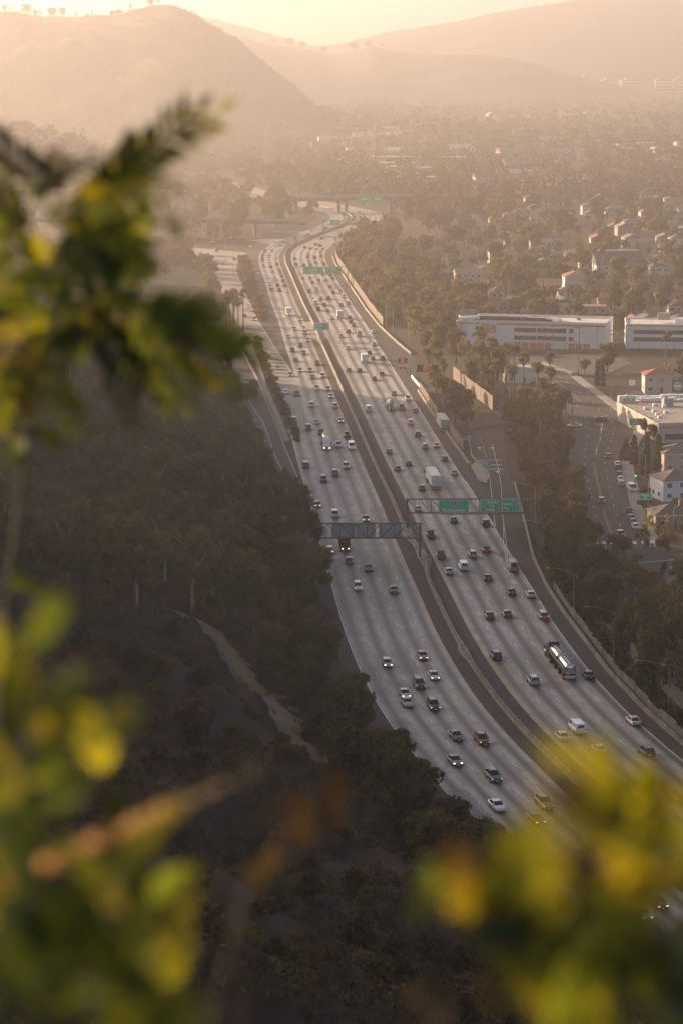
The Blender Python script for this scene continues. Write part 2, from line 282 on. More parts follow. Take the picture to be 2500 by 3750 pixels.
# ground positions in metres, surveyed: x, y of the near bumper, kind, colour, heading
FREEWAY_CARS=[(25.5,370.0,'s','w','d'),(33.2,371.1,'u','t','d'),(31.4,363.2,'s','d','d'),(9.2,461.5,'h','s','d'),(16.5,467.3,'s','g','d'),(18.1,451.6,'s','s','d'),(15.3,445.2,'u','d','d'),(13.0,436.2,'s','s','d'),(11.0,431.9,'s','s','d'),(17.8,430.1,'u','d','d'),(20.5,410.0,'s','d','d'),(25.1,407.4,'u','r','d'),(19.6,394.9,'s','g','d'),(25.9,385.7,'u','g','d'),(45.5,325.3,'s','d','d'),(42.7,320.7,'s','w','d'),(43.5,306.2,'u','d','d'),(45.4,376.9,'u','d','u'),(54.1,374.0,'u','d','u'),(49.2,361.5,'s','g','u'),(52.0,399.9,'u','d','u'),(44.8,401.7,'s','w','u'),(38.9,409.7,'s','w','u'),(42.2,414.0,'v','w','u'),(52.6,419.7,'s','w','u'),(36.8,447.9,'u','s','u'),(47.6,452.2,'s','g','u'),(31.2,467.3,'u','d','u'),(43.5,451.8,'dtank','c','u'),(28.7,609.0,'s','g','u'),(36.9,604.6,'u','d','u'),(22.3,588.9,'p','d','u'),(23.6,563.7,'p','d','u'),(35.2,571.4,'u','d','u'),(31.4,565.6,'u','s','u'),(28.7,550.7,'v','w','u'),(24.7,546.7,'s','s','u'),(39.8,549.8,'vr','s','u'),(34.6,539.8,'s','d','u'),(37.7,525.0,'s','d','u'),(42.2,522.4,'s','w','u'),(31.5,502.2,'s','r','u'),(35.6,503.7,'s','g','u'),(42.5,501.7,'m','t','u'),(20.2,624.4,'s','w','u'),(-2.3,570.5,'h','s','d'),(1.0,572.8,'box','d','d'),(2.1,558.3,'s','d','d'),(6.6,550.1,'s','d','d'),(3.7,529.9,'u','w','d'),(12.0,527.0,'s','d','d'),(-1.3,616.0,'m','s','d'),(6.1,610.5,'s','d','d'),(-14.5,777.9,'u','g','d'),(-9.5,774.8,'s','s','d'),(-9.6,762.1,'u','d','d'),(-6.6,752.7,'p','d','d'),(-3.8,722.6,'tank','w','d'),(-0.2,727.9,'p','w','d'),(3.5,724.2,'v','w','d'),(2.3,746.7,'p','d','d'),(0.0,778.3,'s','s','d'),(-10.0,690.5,'u','d','d'),(1.7,690.2,'u','s','d'),(-1.8,677.2,'u','d','d'),(-5.1,668.1,'u','d','d'),(-6.3,630.2,'s','d','d'),(9.3,801.8,'v','w','u'),(19.1,841.4,'s','g','u'),(23.3,827.1,'p','w','u'),(17.0,805.1,'mix','w','u'),(20.6,806.1,'p','g','u'),(25.1,800.2,'s','r','u'),(21.8,773.2,'u','s','u'),(24.3,749.2,'u','d','u'),(25.4,725.3,'u','s','u'),(29.1,728.1,'s','s','u'),(14.4,716.5,'s','g','u'),(19.8,695.3,'s','d','u'),(16.1,686.4,'s','d','u'),(30.5,703.3,'s','d','u'),(26.4,656.8,'semi','w','u'),(32.4,679.2,'s','s','u'),(21.9,654.8,'s','d','u'),(31.6,759.2,'semi','k','u'),(2.8,904.2,'h','d','u'),(7.1,903.5,'s','d','u'),(15.3,893.9,'h','d','u'),(12.0,880.0,'s','d','u'),(9.3,929.0,'box','w','u'),(11.3,956.8,'s','d','u'),(12.6,939.1,'s','g','u'),(16.1,939.1,'u','d','u'),(3.2,972.3,'s','w','u'),(13.5,985.4,'s','w','u'),(-0.1,1014.2,'s','w','u'),(7.8,1016.7,'vr','s','u'),(3.3,1030.0,'u','r','u'),(13.7,1030.6,'s','w','u'),(5.5,1053.6,'s','g','u'),(3.3,1067.2,'s','d','u'),(-0.5,1086.8,'box','w','u'),(-4.1,1083.3,'s','w','u'),(5.2,1085.7,'s','d','u'),(-6.2,1115.0,'s','g','u'),(-10.7,1118.7,'p','d','u'),(-7.6,1139.9,'u','d','u'),(-12.0,1147.7,'v','w','u'),(0.1,1137.9,'u','g','u'),(3.8,1147.7,'s','g','u'),(-13.6,1164.7,'s','w','u'),(-10.1,1170.0,'u','w','u'),(-6.0,1170.8,'u','g','u'),(1.7,1180.0,'u','w','u'),(0.3,1208.3,'s','w','u'),(-3.4,1200.4,'s','d','u'),(-12.2,1211.4,'p','w','u'),(-15.9,1204.8,'u','d','u'),(-5.5,1227.0,'s','d','u'),(-14.8,1252.4,'s','g','u'),(-11.7,1264.2,'s','r','u'),(-7.9,1268.1,'s','w','u'),(-3.8,1273.9,'s','d','u'),(-16.9,1279.8,'s','w','u'),(-20.8,1274.9,'s','w','u'),(-5.3,1293.7,'s','r','u'),(-9.5,1299.7,'s','d','u'),(-8.7,1357.9,'s','d','u'),(-16.3,1351.3,'s','g','u'),(-20.6,1351.3,'u','r','u'),(-25.4,1356.8,'u','d','u'),(-26.5,1393.6,'u','s','u'),(-17.7,1367.9,'s','w','u'),(-18.2,1386.1,'s','w','u'),(-14.1,1369.0,'s','r','u'),(-10.2,1378.1,'s','w','u'),(-18.9,1405.3,'u','d','u'),(-14.5,1403.5,'u','d','u'),(-10.5,1412.4,'s','r','u'),(-18.5,1426.3,'s','s','u'),(-13.4,1436.7,'s','s','u'),(-11.6,1460.5,'s','w','u'),(-15.4,1462.4,'s','w','u'),(-19.7,1468.8,'s','g','u'),(-23.3,1475.3,'s','g','u'),(-13.3,1487.8,'u','d','u'),(-15.8,1497.7,'s','d','u'),(-13.1,1544.7,'s','d','u'),(-5.1,1550.4,'s','w','u'),(-3.8,1527.1,'s','w','u'),(-4.2,1496.4,'s','g','u'),(11.8,1793.6,'s','s','u'),(16.9,1768.2,'s','d','u'),(12.9,1749.8,'s','d','u'),(16.8,1743.5,'s','g','u'),(20.6,1759.0,'u','w','u'),(-35.3,1211.7,'u','d','d'),(-31.1,1208.6,'p','d','d'),(-26.9,1206.4,'s','w','d'),(-28.4,1234.1,'s','d','d'),(-32.5,1235.5,'u','d','d'),(-37.1,1228.7,'s','d','d'),(-37.6,1242.4,'s','s','d'),(-38.4,1258.9,'s','w','d'),(-30.1,1258.9,'u','d','d'),(-34.8,1270.9,'s','g','d'),(-39.9,1283.1,'s','w','d'),(-31.6,1285.6,'s','g','d'),(-33.2,1305.7,'s','d','d'),(-37.8,1311.9,'s','r','d'),(-34.2,1323.8,'s','s','d'),(-39.2,1342.5,'s','g','d'),(-43.9,1346.8,'u','s','d'),(-36.1,1357.7,'s','d','d'),(-41.3,1377.3,'s','w','d'),(-45.2,1375.6,'s','d','d'),(-46.3,1395.7,'s','d','d'),(-37.6,1405.7,'s','w','d'),(-41.7,1408.7,'s','g','d'),(-46.3,1418.2,'s','d','d'),(-46.1,1431.6,'s','s','d'),(-40.3,1451.4,'s','r','d'),(-45.7,1448.3,'u','d','d'),(-41.3,1488.9,'box','w','d'),(-34.5,1474.5,'s','w','d'),(-37.9,1482.3,'s','r','d'),(-31.5,1498.9,'s','r','d'),(-34.4,1503.6,'s','d','d'),(-37.4,1515.8,'s','d','d'),(-34.4,1529.7,'s','d','d'),(-29.6,1533.1,'s','s','d'),(-30.5,1550.9,'u','d','d'),(-27.0,1526.2,'s','d','d'),(-21.0,1565.3,'s','d','d'),(-22.2,1576.4,'u','g','d'),(-19.6,1606.6,'s','w','d'),(-9.4,1631.5,'u','g','d'),(-11.9,1633.9,'s','w','d'),(-15.9,1656.5,'s','w','d'),(-24.2,1096.8,'box','w','d'),(-18.7,1077.9,'s','s','d'),(-20.6,1039.9,'s','t','d'),(-15.9,1041.6,'u','w','d'),(-15.6,1025.4,'u','s','d'),(-22.7,1010.7,'s','s','d'),(-14.0,999.7,'s','s','d'),(-16.6,980.6,'u','d','d'),(-20.1,964.0,'p','d','d'),(-14.8,955.7,'u','g','d'),(-17.8,933.8,'s','d','d'),(-9.5,922.8,'p','g','d'),(-15.2,903.8,'s','g','d'),(-11.4,903.8,'s','d','d'),(-10.6,884.8,'s','t','d'),(-6.7,887.4,'u','w','d'),(-8.6,853.2,'p','w','d'),(-4.4,853.2,'s','g','d'),(-3.4,834.7,'s','s','d'),(-10.0,812.3,'u','s','d'),(-1.9,809.5,'u','s','d'),(-15.6,839.0,'p','d','d'),(-19.2,844.4,'s','w','d'),(-19.5,891.0,'s','d','d'),(-25.0,910.0,'s','s','d'),(-28.2,943.2,'s','d','d'),(-8.7,1684.1,'box','w','d'),(1.9,1731.8,'s','w','d'),(1.3,1761.7,'s','d','d'),(-4.1,1791.7,'s','w','d')]
COLLECTOR_CARS=[(-43.8,1133.1,'s','w','d'),(-43.8,1092.1,'s','d','d'),(-39.0,1077.2,'s','g','d'),(-55.5,1482.3,'s','w','d'),(-61.7,1392.8,'s','d','d'),(-66.6,1361.6,'s','s','d'),(-71.3,1370.0,'s','d','d'),(-74.6,1448.3,'s','d','d'),(-76.7,1469.3,'s','w','d'),(-79.2,1492.2,'u','d','d'),(-80.9,1519.3,'s','w','d'),(-80.0,1543.7,'s','d','d'),(-70.7,1547.3,'s','w','d'),(-76.6,1536.7,'s','s','d'),(-34.3,870.7,'p','s','d')]
STREET_CARS=[(85.6,779.2,'u','d','a'),(79.0,708.2,'s','d','u'),(69.5,635.4,'u','g','u'),(80.4,694.2,'s','w','k'),(79.9,688.7,'s','d','k'),(79.0,677.2,'s','d','k'),(78.8,669.1,'s','w','k'),(77.9,661.5,'s','s','k'),(69.4,590.5,'u','d','u'),(75.3,618.8,'p','d','k'),(74.8,612.3,'s','g','k'),(74.4,607.6,'s','d','k'),(74.4,603.1,'s','w','k'),(73.7,595.2,'p','d','k'),(75.9,857.9,'u','d','d'),(80.3,652.2,'v','w','p'),(74.8,769.9,'s','w','x'),(87.0,894.3,'s','s','y'),(62.3,620.2,'s','g','d')]
EDGE={'collL':[(-93.7,1486.1),(-78.6,1380.3),(-65.8,1280.7),(-59.3,1202.4),(-50.1,1106.9),(-44.1,1051.7),(-36.3,994.2),(-32.2,973.9),(-25.8,898.8),(-21.6,861.1),(-16.9,802.2),(-15.2,769.5),(-14.8,755.5)],'collR':[(-56.2,1445.8),(-58.8,1380.3),(-57.9,1332.0),(-50.2,1233.1),(-43.7,1156.5),(-36.9,1077.5),(-30.7,1021.2),(-26.7,979.4),(-21.3,931.6),(-16.7,886.7),(-14.5,847.8),(-12.9,808.4),(-11.7,755.5)],'stripR':[(-53.6,1422.7),(-43.9,1256.5),(-34.9,1113.9),(-32.5,1075.3)],'rampR':[(-52.9,1073.1),(-46.5,1026.1),(-40.3,975.7),(-35.7,929.1),(-29.4,870.4),(-24.8,819.8),(-20.2,769.5),(-17.5,735.1),(-14.4,701.3),(-10.7,661.2),(-7.1,615.6)],'rampL':[(-66.9,1073.1),(-58.8,1016.3),(-50.0,956.2),(-43.9,924.2),(-35.1,854.1),(-28.6,802.2),(-25.6,781.1),(-19.9,715.3),(-15.8,676.4),(-12.8,645.4),(-10.3,615.6)],'rampLL':[(-68.1,1073.1),(-60.2,1016.3),(-51.6,956.2),(-45.7,918.5),(-37.2,847.8),(-31.6,802.2),(-27.5,772.4),(-22.5,715.3),(-18.8,676.4),(-16.0,650.8),(-12.8,615.6)],'slabL':[(-40.3,975.7),(-35.7,929.1),(-29.4,870.4),(-24.8,819.8),(-20.2,769.5),(-17.6,738.3)],'slabR':[(-37.0,994.2),(-31.4,929.1),(-26.6,861.1),(-20.7,797.9),(-17.1,753.9),(-16.0,743.6)],'onL':[(9.0,1098.8),(14.7,998.9),(19.6,956.2),(24.0,918.5),(27.4,876.3),(29.9,847.8),(32.8,821.1)],'onR':[(14.8,1085.3),(22.9,996.1),(27.6,957.9),(32.1,910.6),(34.8,872.6),(37.5,844.4),(41.2,821.1)],'offL':[(39.1,604.3),(41.1,654.9),(42.0,674.6),(42.1,696.5),(39.8,705.6),(38.9,713.4),(39.4,736.7),(40.0,750.0)],'offR':[(47.0,604.3),(47.8,634.7),(48.2,672.0),(48.2,690.0),(48.4,704.1),(49.0,718.8),(49.9,736.7),(50.9,752.8)],'offTop':[(40.0,750.0),(50.9,752.8),(52.9,772.4),(40.7,765.5)],'stR':[(75.4,934.9),(80.6,914.5),(84.7,901.2),(86.3,874.8),(89.1,846.5),(92.3,805.3),(94.5,785.8),(94.4,772.9),(92.0,755.0),(86.4,726.4),(82.5,704.1),(80.9,687.7),(79.0,660.8),(76.9,633.5),(75.8,613.0),(75.6,595.9),(74.8,567.7),(74.2,534.8)],'stL':[(62.7,918.5),(66.4,897.3),(71.1,880.0),(73.6,861.8),(75.4,837.6),(76.0,802.2),(75.6,784.0),(74.9,772.9),(72.8,755.0),(69.5,726.4),(67.3,704.1),(66.4,687.7),(64.9,660.8),(63.4,633.5),(62.1,613.0),(61.4,595.9),(59.9,567.7),(58.5,534.8)]}
SHRUB_STEMS=[('U','g',0.0081,[(-0.878,5.412,117.559),(-0.826,5.529,118.172),(-0.793,5.533,118.652),(-0.735,5.518,119.039),(-0.669,5.484,119.327),(-0.58,5.441,119.568),(-0.541,5.463,119.683)]),('U','g',0.0054,[(-0.669,5.484,119.327),(-0.73,5.605,119.495),(-0.77,5.632,119.633)]),('U','g',0.0045000000000000005,[(-0.623,5.452,119.44),(-0.504,5.336,119.485),(-0.429,5.242,119.461)]),('L','g',0.005399999999999999,[(-0.378,2.708,118.723),(-0.373,2.742,118.902),(-0.389,2.777,119.082),(-0.368,2.804,119.225)]),('L','g',0.0042,[(-0.284,2.521,118.811),(-0.274,2.549,118.954),(-0.255,2.571,119.074),(-0.225,2.633,119.129)]),('L','g',0.0042,[(-0.262,2.988,118.591),(-0.262,3.02,118.761),(-0.233,3.04,118.862)]),('D','t',0.0035,[(-0.672,2.905,118.69),(-0.521,2.942,118.881),(-0.415,2.956,118.953),(-0.354,2.96,118.977),(-0.287,2.967,119.01),(-0.214,2.972,119.04),(-0.159,2.978,119.068),(-0.104,3.03,119.078)]),('E','k',0.0025,[(-0.236,3.361,118.415),(-0.145,3.429,118.765),(-0.08,3.447,118.86),(-0.016,3.459,118.924)]),('E','k',0.0025,[(-0.145,3.429,118.765),(-0.093,3.436,118.803),(-0.041,3.443,118.841)]),('R','g',0.005399999999999999,[(0.374,2.698,118.672),(0.332,2.737,118.877),(0.29,2.759,118.99),(0.269,2.777,119.082)]),('R','g',0.0042,[(0.332,2.737,118.877),(0.361,2.671,119.064),(0.346,2.689,119.153),(0.316,2.695,119.188)]),('R','g',0.0042,[(0.332,2.727,118.825),(0.235,2.648,118.94),(0.19,2.664,119.024),(0.139,2.676,119.089)]),('R','g',0.0042,[(0.367,2.428,118.855),(0.354,2.463,119.039),(0.349,2.487,119.163)])]
SHRUB_MORE=[('U','g',(-0.6,5.459,119.671),(-0.538,5.459,119.577),0.45),('U','d',(-0.477,5.356,119.538),(-0.62,5.476,119.558),0.45),('U','d',(-0.626,5.615,119.48),(-0.547,5.531,119.664),0.45),('U','d',(-0.539,5.635,119.521),(-0.457,5.711,119.598),0.45),('U','d',(-0.592,5.402,119.644),(-0.404,5.241,119.716),0.45),('U','d',(-0.55,5.626,119.489),(-0.7,5.603,119.499),0.35),('U','d',(-0.62,5.629,119.626),(-0.483,5.622,119.55),0.45),('U','d',(-0.579,5.714,119.602),(-0.531,5.734,119.454),0.45),('U','d',(-0.609,5.603,119.607),(-0.663,5.435,119.473),0.35),('U','d',(-0.511,5.534,119.629),(-0.427,5.478,119.723),0.35),('U','d',(-0.665,5.654,119.527),(-0.472,5.495,119.592),0.45),('U','d',(-0.595,5.57,119.654),(-0.462,5.525,119.804),0.35),('U','d',(-0.46,5.387,119.636),(-0.554,5.352,119.707),0.45),('U','d',(-0.612,5.417,119.529),(-0.638,5.369,119.421),0.35),('U','d',(-0.642,5.611,119.671),(-0.816,5.65,119.785),0.45),('U','g',(-0.584,5.303,119.494),(-0.768,5.362,119.521),0.35),('U','y',(-0.754,5.656,119.543),(-0.637,5.702,119.51),0.45),('U','y',(-0.682,5.429,119.418),(-0.697,5.504,119.301),0.45),('U','g',(-0.678,5.477,119.613),(-0.556,5.454,119.673),0.45),('U','y',(-0.753,5.77,119.207),(-0.877,5.918,119.183),0.45),('U','b',(-0.693,5.543,119.161),(-0.77,5.503,119.296),0.45),('U','d',(-0.766,5.755,119.291),(-0.765,5.575,119.147),0.45),('U','d',(-0.666,5.418,119.324),(-0.593,5.488,119.375),0.35),('U','d',(-0.705,5.635,119.286),(-0.814,5.533,119.277),0.35),('U','d',(-0.803,5.77,119.584),(-0.828,5.879,119.448),0.45),('U','g',(-0.791,5.449,119.16),(-0.927,5.563,119.242),0.45),('U','g',(-0.674,5.46,119.448),(-0.724,5.606,119.527),0.45),('U','d',(-0.692,5.503,119.668),(-0.589,5.643,119.771),0.35),('U','d',(-0.548,5.361,119.371),(-0.529,5.474,119.478),0.45),('U','d',(-0.554,5.464,119.461),(-0.448,5.451,119.553),0.45),('U','d',(-0.414,5.557,119.463),(-0.37,5.508,119.351),0.45),('U','d',(-0.523,5.275,119.305),(-0.437,5.171,119.212),0.35),('U','g',(-0.413,5.36,119.496),(-0.545,5.403,119.53),0.45),('U','g',(-0.567,5.537,119.422),(-0.646,5.34,119.32),0.35),('U','d',(-0.451,5.557,119.404),(-0.638,5.702,119.351),0.45),('U','d',(-0.4,5.379,119.353),(-0.309,5.525,119.209),0.45),('L','d',(-0.389,2.687,119.215),(-0.358,2.639,119.29),0.45),('L','d',(-0.306,2.591,118.931),(-0.373,2.636,119.0),0.45),('L','g',(-0.421,2.889,118.808),(-0.537,2.949,118.8),0.35),('L','g',(-0.415,2.851,118.954),(-0.506,2.798,119.026),0.45),('L','d',(-0.342,2.908,118.861),(-0.301,2.903,118.936),0.55),('L','y',(-0.38,2.701,119.047),(-0.45,2.712,118.967),0.45),('L','d',(-0.293,2.811,119.046),(-0.264,2.841,119.108),0.45),('L','d',(-0.427,2.968,118.931),(-0.494,3.002,118.977),0.35),('L','d',(-0.393,3.13,118.911),(-0.464,3.22,118.948),0.45),('L','d',(-0.362,2.836,118.935),(-0.401,2.761,119.002),0.35),('L','y',(-0.308,3.054,119.071),(-0.344,3.025,119.17),0.55),('L','d',(-0.378,2.673,118.951),(-0.31,2.594,119.002),0.55),('L','d',(-0.41,2.944,118.782),(-0.433,3.035,118.855),0.55),('L','d',(-0.385,2.585,119.137),(-0.331,2.527,119.199),0.45),('L','d',(-0.34,2.702,119.217),(-0.291,2.718,119.263),0.45),('L','g',(-0.221,2.788,118.969),(-0.265,2.746,118.959),0.35),('L','g',(-0.338,2.925,118.974),(-0.273,2.919,118.969),0.55),('L','d',(-0.268,2.8,118.824),(-0.276,2.786,118.924),0.35),('L','d',(-0.212,2.617,118.971),(-0.284,2.71,118.998),0.45),('L','d',(-0.268,2.941,118.989),(-0.277,2.978,118.877),0.45),('L','g',(-0.275,3.042,118.872),(-0.201,3.084,118.923),0.55),('L','y',(-0.336,2.839,118.952),(-0.249,2.885,118.963),0.45),('L','d',(-0.284,2.949,118.777),(-0.203,2.998,118.734),0.35),('L','g',(-0.41,3.098,119.212),(-0.368,3.027,119.292),0.35),('L','y',(-0.365,2.715,119.252),(-0.376,2.762,119.287),0.35),('L','y',(-0.423,2.991,119.142),(-0.402,3.027,119.189),0.45),('L','y',(-0.459,3.09,119.176),(-0.459,3.117,119.253),0.45),('L','y',(-0.376,2.875,119.198),(-0.364,2.95,119.13),0.45),('L','d',(-0.436,3.069,119.117),(-0.37,3.018,119.161),0.45),('L','g',(-0.386,2.823,119.293),(-0.406,2.831,119.214),0.45),('R','g',(0.217,2.412,118.954),(0.25,2.376,119.063),0.55),('R','d',(0.297,2.505,119.063),(0.309,2.455,119.157),0.35),('R','d',(0.321,2.679,119.002),(0.282,2.771,119.048),0.35),('R','d',(0.354,2.688,118.833),(0.455,2.726,118.845),0.45),('R','d',(0.213,2.493,119.032),(0.264,2.439,119.096),0.35),('R','y',(0.21,2.438,119.098),(0.203,2.49,119.184),0.45),('R','d',(0.36,2.677,118.897),(0.385,2.708,118.949),0.45),('R','y',(0.323,2.65,118.964),(0.344,2.607,119.082),0.45),('R','d',(0.255,2.589,119.01),(0.28,2.609,119.075),0.35),('R','d',(0.378,2.505,119.05),(0.444,2.426,119.144),0.35),('R','d',(0.256,2.63,118.888),(0.302,2.695,118.906),0.45),('R','y',(0.246,2.582,118.879),(0.223,2.585,118.951),0.35),('R','y',(0.313,2.705,118.872),(0.307,2.73,118.942),0.35),('R','y',(0.302,2.548,118.897),(0.268,2.51,118.972),0.45),('R','y',(0.345,2.484,119.114),(0.286,2.419,119.16),0.55),('R','y',(0.327,2.574,119.119),(0.366,2.63,119.167),0.55),('R','y',(0.391,2.643,119.066),(0.35,2.665,119.134),0.45),('R','y',(0.361,2.616,119.051),(0.429,2.7,119.081),0.55),('R','d',(0.326,2.649,119.13),(0.39,2.729,119.153),0.35),('R','d',(0.189,2.882,118.914),(0.237,2.842,118.961),0.35),('R','b',(0.125,2.648,118.877),(0.08,2.731,118.898),0.45),('R','y',(0.203,2.696,118.985),(0.14,2.622,119.057),0.45),('R','d',(0.184,2.842,118.808),(0.224,2.916,118.855),0.35),('R','b',(0.171,2.576,118.928),(0.182,2.672,118.945),0.55)]
SHRUB_LEAVES=[('U','d',(-0.566,5.458,119.654),(-0.326,5.407,119.856),0.3),('U','d',(-0.556,5.456,119.645),(-0.451,5.578,119.815),0.34),('U','d',(-0.528,5.423,119.657),(-0.473,5.417,119.443),0.45),('U','d',(-0.619,5.456,119.645),(-0.436,5.353,119.575),0.45),('U','d',(-0.571,5.463,119.683),(-0.59,5.335,119.481),0.45),('U','g',(-0.473,5.467,119.702),(-0.522,5.445,119.587),0.35),('U','y',(-0.49,5.563,119.737),(-0.505,5.546,119.649),0.4),('U','b',(-0.67,5.638,119.663),(-0.66,5.748,119.773),0.45),('U','d',(-0.73,5.617,119.554),(-0.811,5.651,119.732),0.4),('U','g',(-0.68,5.634,119.643),(-0.73,5.643,119.693),0.4),('U','y',(-0.7,5.624,119.594),(-0.73,5.598,119.455),0.4),('U','g',(-0.75,5.609,119.514),(-0.72,5.582,119.376),0.4),('U','y',(-0.781,5.605,119.495),(-0.77,5.575,119.336),0.4),('U','d',(-0.513,5.337,119.49),(-0.335,5.23,119.396),0.3),('U','d',(-0.436,5.33,119.452),(-0.226,5.223,119.359),0.28),('U','y',(-0.325,5.23,119.396),(-0.232,5.259,119.364),0.45),('U','g',(-0.458,5.242,119.461),(-0.325,5.207,119.276),0.42),('U','d',(-0.6,5.415,119.434),(-0.436,5.295,119.273),0.4),('U','d',(-0.561,5.412,119.415),(-0.356,5.375,119.223),0.3),('U','y',(-0.58,5.417,119.443),(-0.571,5.399,119.347),0.4),('U','d',(-0.679,5.48,119.308),(-0.61,5.367,119.184),0.45),('U','d',(-0.649,5.495,119.386),(-0.727,5.384,119.271),0.45),('U','g',(-0.73,5.567,119.297),(-0.821,5.537,119.138),0.4),('U','d',(-0.444,5.441,119.568),(-0.502,5.423,119.472),0.45),('U','d',(-0.515,5.484,119.604),(-0.444,5.426,119.491),0.45),('U','g',(-0.367,5.618,119.559),(-0.397,5.628,119.614),0.45),('U','g',(-0.589,5.562,119.267),(-0.67,5.59,119.415),0.4),('U','b',(-0.668,5.382,119.261),(-0.707,5.399,119.347),0.45),('L','g',(-0.378,2.801,119.21),(-0.315,2.812,119.266),0.4),('L','y',(-0.383,2.796,119.184),(-0.399,2.816,119.287),0.4),('L','d',(-0.389,2.789,119.143),(-0.321,2.798,119.195),0.4),('L','g',(-0.394,2.777,119.082),(-0.31,2.788,119.138),0.35),('L','y',(-0.383,2.782,119.108),(-0.43,2.796,119.184),0.4),('L','g',(-0.378,2.767,119.031),(-0.415,2.681,119.114),0.4),('L','y',(-0.299,2.602,119.231),(-0.245,2.561,119.283),0.5),('L','g',(-0.255,2.571,119.074),(-0.308,2.582,119.131),0.4),('L','y',(-0.235,2.581,119.121),(-0.187,2.59,119.169),0.3),('L','g',(-0.22,2.624,119.081),(-0.225,2.633,119.129),0.5),('L','d',(-0.26,2.567,119.05),(-0.318,2.571,119.074),0.5),('L','y',(-0.264,2.562,119.026),(-0.333,2.558,119.002),0.5),('L','g',(-0.274,2.553,118.978),(-0.22,2.613,119.022),0.4),('L','y',(-0.262,3.026,118.789),(-0.198,3.049,118.908),0.3),('L','g',(-0.284,2.549,118.954),(-0.352,2.549,118.954),0.5),('L','d',(-0.323,2.544,118.93),(-0.371,2.562,119.026),0.5),('L','y',(-0.262,3.017,118.744),(-0.21,3.036,118.84),0.4),('L','g',(-0.35,2.662,119.014),(-0.38,2.673,119.074),0.5),('L','d',(-0.33,2.481,119.131),(-0.292,2.459,119.016),0.6),('L','d',(-0.367,2.476,119.108),(-0.32,2.454,118.993),0.6),('L','d',(-0.273,2.476,119.108),(-0.241,2.454,118.993),0.6),('L','d',(-0.376,2.494,119.2),(-0.325,2.479,119.122),0.6),('E','b',(-0.018,3.349,118.88),(-0.012,3.364,118.96),0.45),('E','b',(-0.053,3.344,118.855),(-0.059,3.358,118.929),0.5),('E','b',(-0.116,3.352,118.898),(-0.059,3.359,118.935),0.3),('E','b',(-0.145,3.429,118.765),(-0.093,3.44,118.822),0.4),('R','y',(0.275,2.741,118.897),(0.243,2.781,119.102),0.3),('R','y',(0.269,2.757,118.979),(0.233,2.777,119.082),0.4),('R','y',(0.311,2.681,119.114),(0.301,2.698,119.203),0.45),('R','d',(0.326,2.681,119.114),(0.361,2.694,119.183),0.45),('R','y',(0.354,2.476,119.108),(0.34,2.489,119.177),0.5),('R','y',(0.367,2.481,119.131),(0.382,2.491,119.186),0.5),('R','d',(0.29,2.714,119.022),(0.332,2.7,118.947),0.5),('R','d',(0.306,2.709,118.997),(0.29,2.723,119.067),0.4),('R','o',(0.2,2.652,118.965),(0.225,2.669,119.049),0.45),('R','o',(0.164,2.66,119.005),(0.139,2.675,119.084),0.5),('R','b',(0.174,2.652,118.965),(0.164,2.67,119.054),0.5),('R','y',(0.21,2.66,119.005),(0.185,2.676,119.089),0.35),('R','g',(0.113,2.771,119.051),(0.092,2.755,118.969),0.3),('R','b',(0.111,2.72,119.052),(0.142,2.711,119.007),0.5),('R','g',(0.269,2.735,118.866),(0.228,2.752,118.954),0.4),('R','y',(0.24,2.638,118.891),(0.21,2.65,118.95),0.5),('R','d',(0.321,2.635,118.876),(0.26,2.651,118.955),0.5),('R','g',(0.324,2.549,118.954),(0.3,2.564,119.035),0.5),('R','d',(0.345,2.459,119.016),(0.312,2.474,119.094),0.5),('R','d',(0.363,2.445,118.947),(0.335,2.467,119.062),0.6),('R','g',(0.326,2.445,118.947),(0.279,2.451,118.979),0.4),('R','y',(0.274,2.445,118.947),(0.242,2.455,118.998),0.5),('R','d',(0.367,2.454,118.993),(0.382,2.472,119.085),0.6),('R','g',(0.336,2.657,118.99),(0.371,2.668,119.044),0.4),('R','g',(0.28,2.648,118.94),(0.275,2.66,119.005),0.5),('R','d',(0.3,2.55,118.964),(0.334,2.558,119.002),0.6),('R','d',(0.227,2.535,118.883),(0.265,2.546,118.94),0.6),('R','d',(0.332,2.503,118.983),(0.367,2.459,119.016),0.6),('R','y',(0.321,2.675,119.084),(0.275,2.681,119.114),0.4),('R','g',(0.361,2.683,119.123),(0.331,2.692,119.173),0.4),('U','g',(-0.446,5.33,119.452),(-0.174,5.22,119.345),0.3),('U','d',(-0.484,5.328,119.443),(-0.212,5.21,119.294),0.26),('U','d',(-0.59,5.456,119.645),(-0.302,5.41,119.872),0.28),('U','y',(-0.335,5.232,119.406),(-0.202,5.223,119.359),0.4),('U','g',(-0.73,5.605,119.495),(-0.801,5.643,119.693),0.35),('U','d',(-0.6,5.449,119.606),(-0.444,5.484,119.789),0.34)]
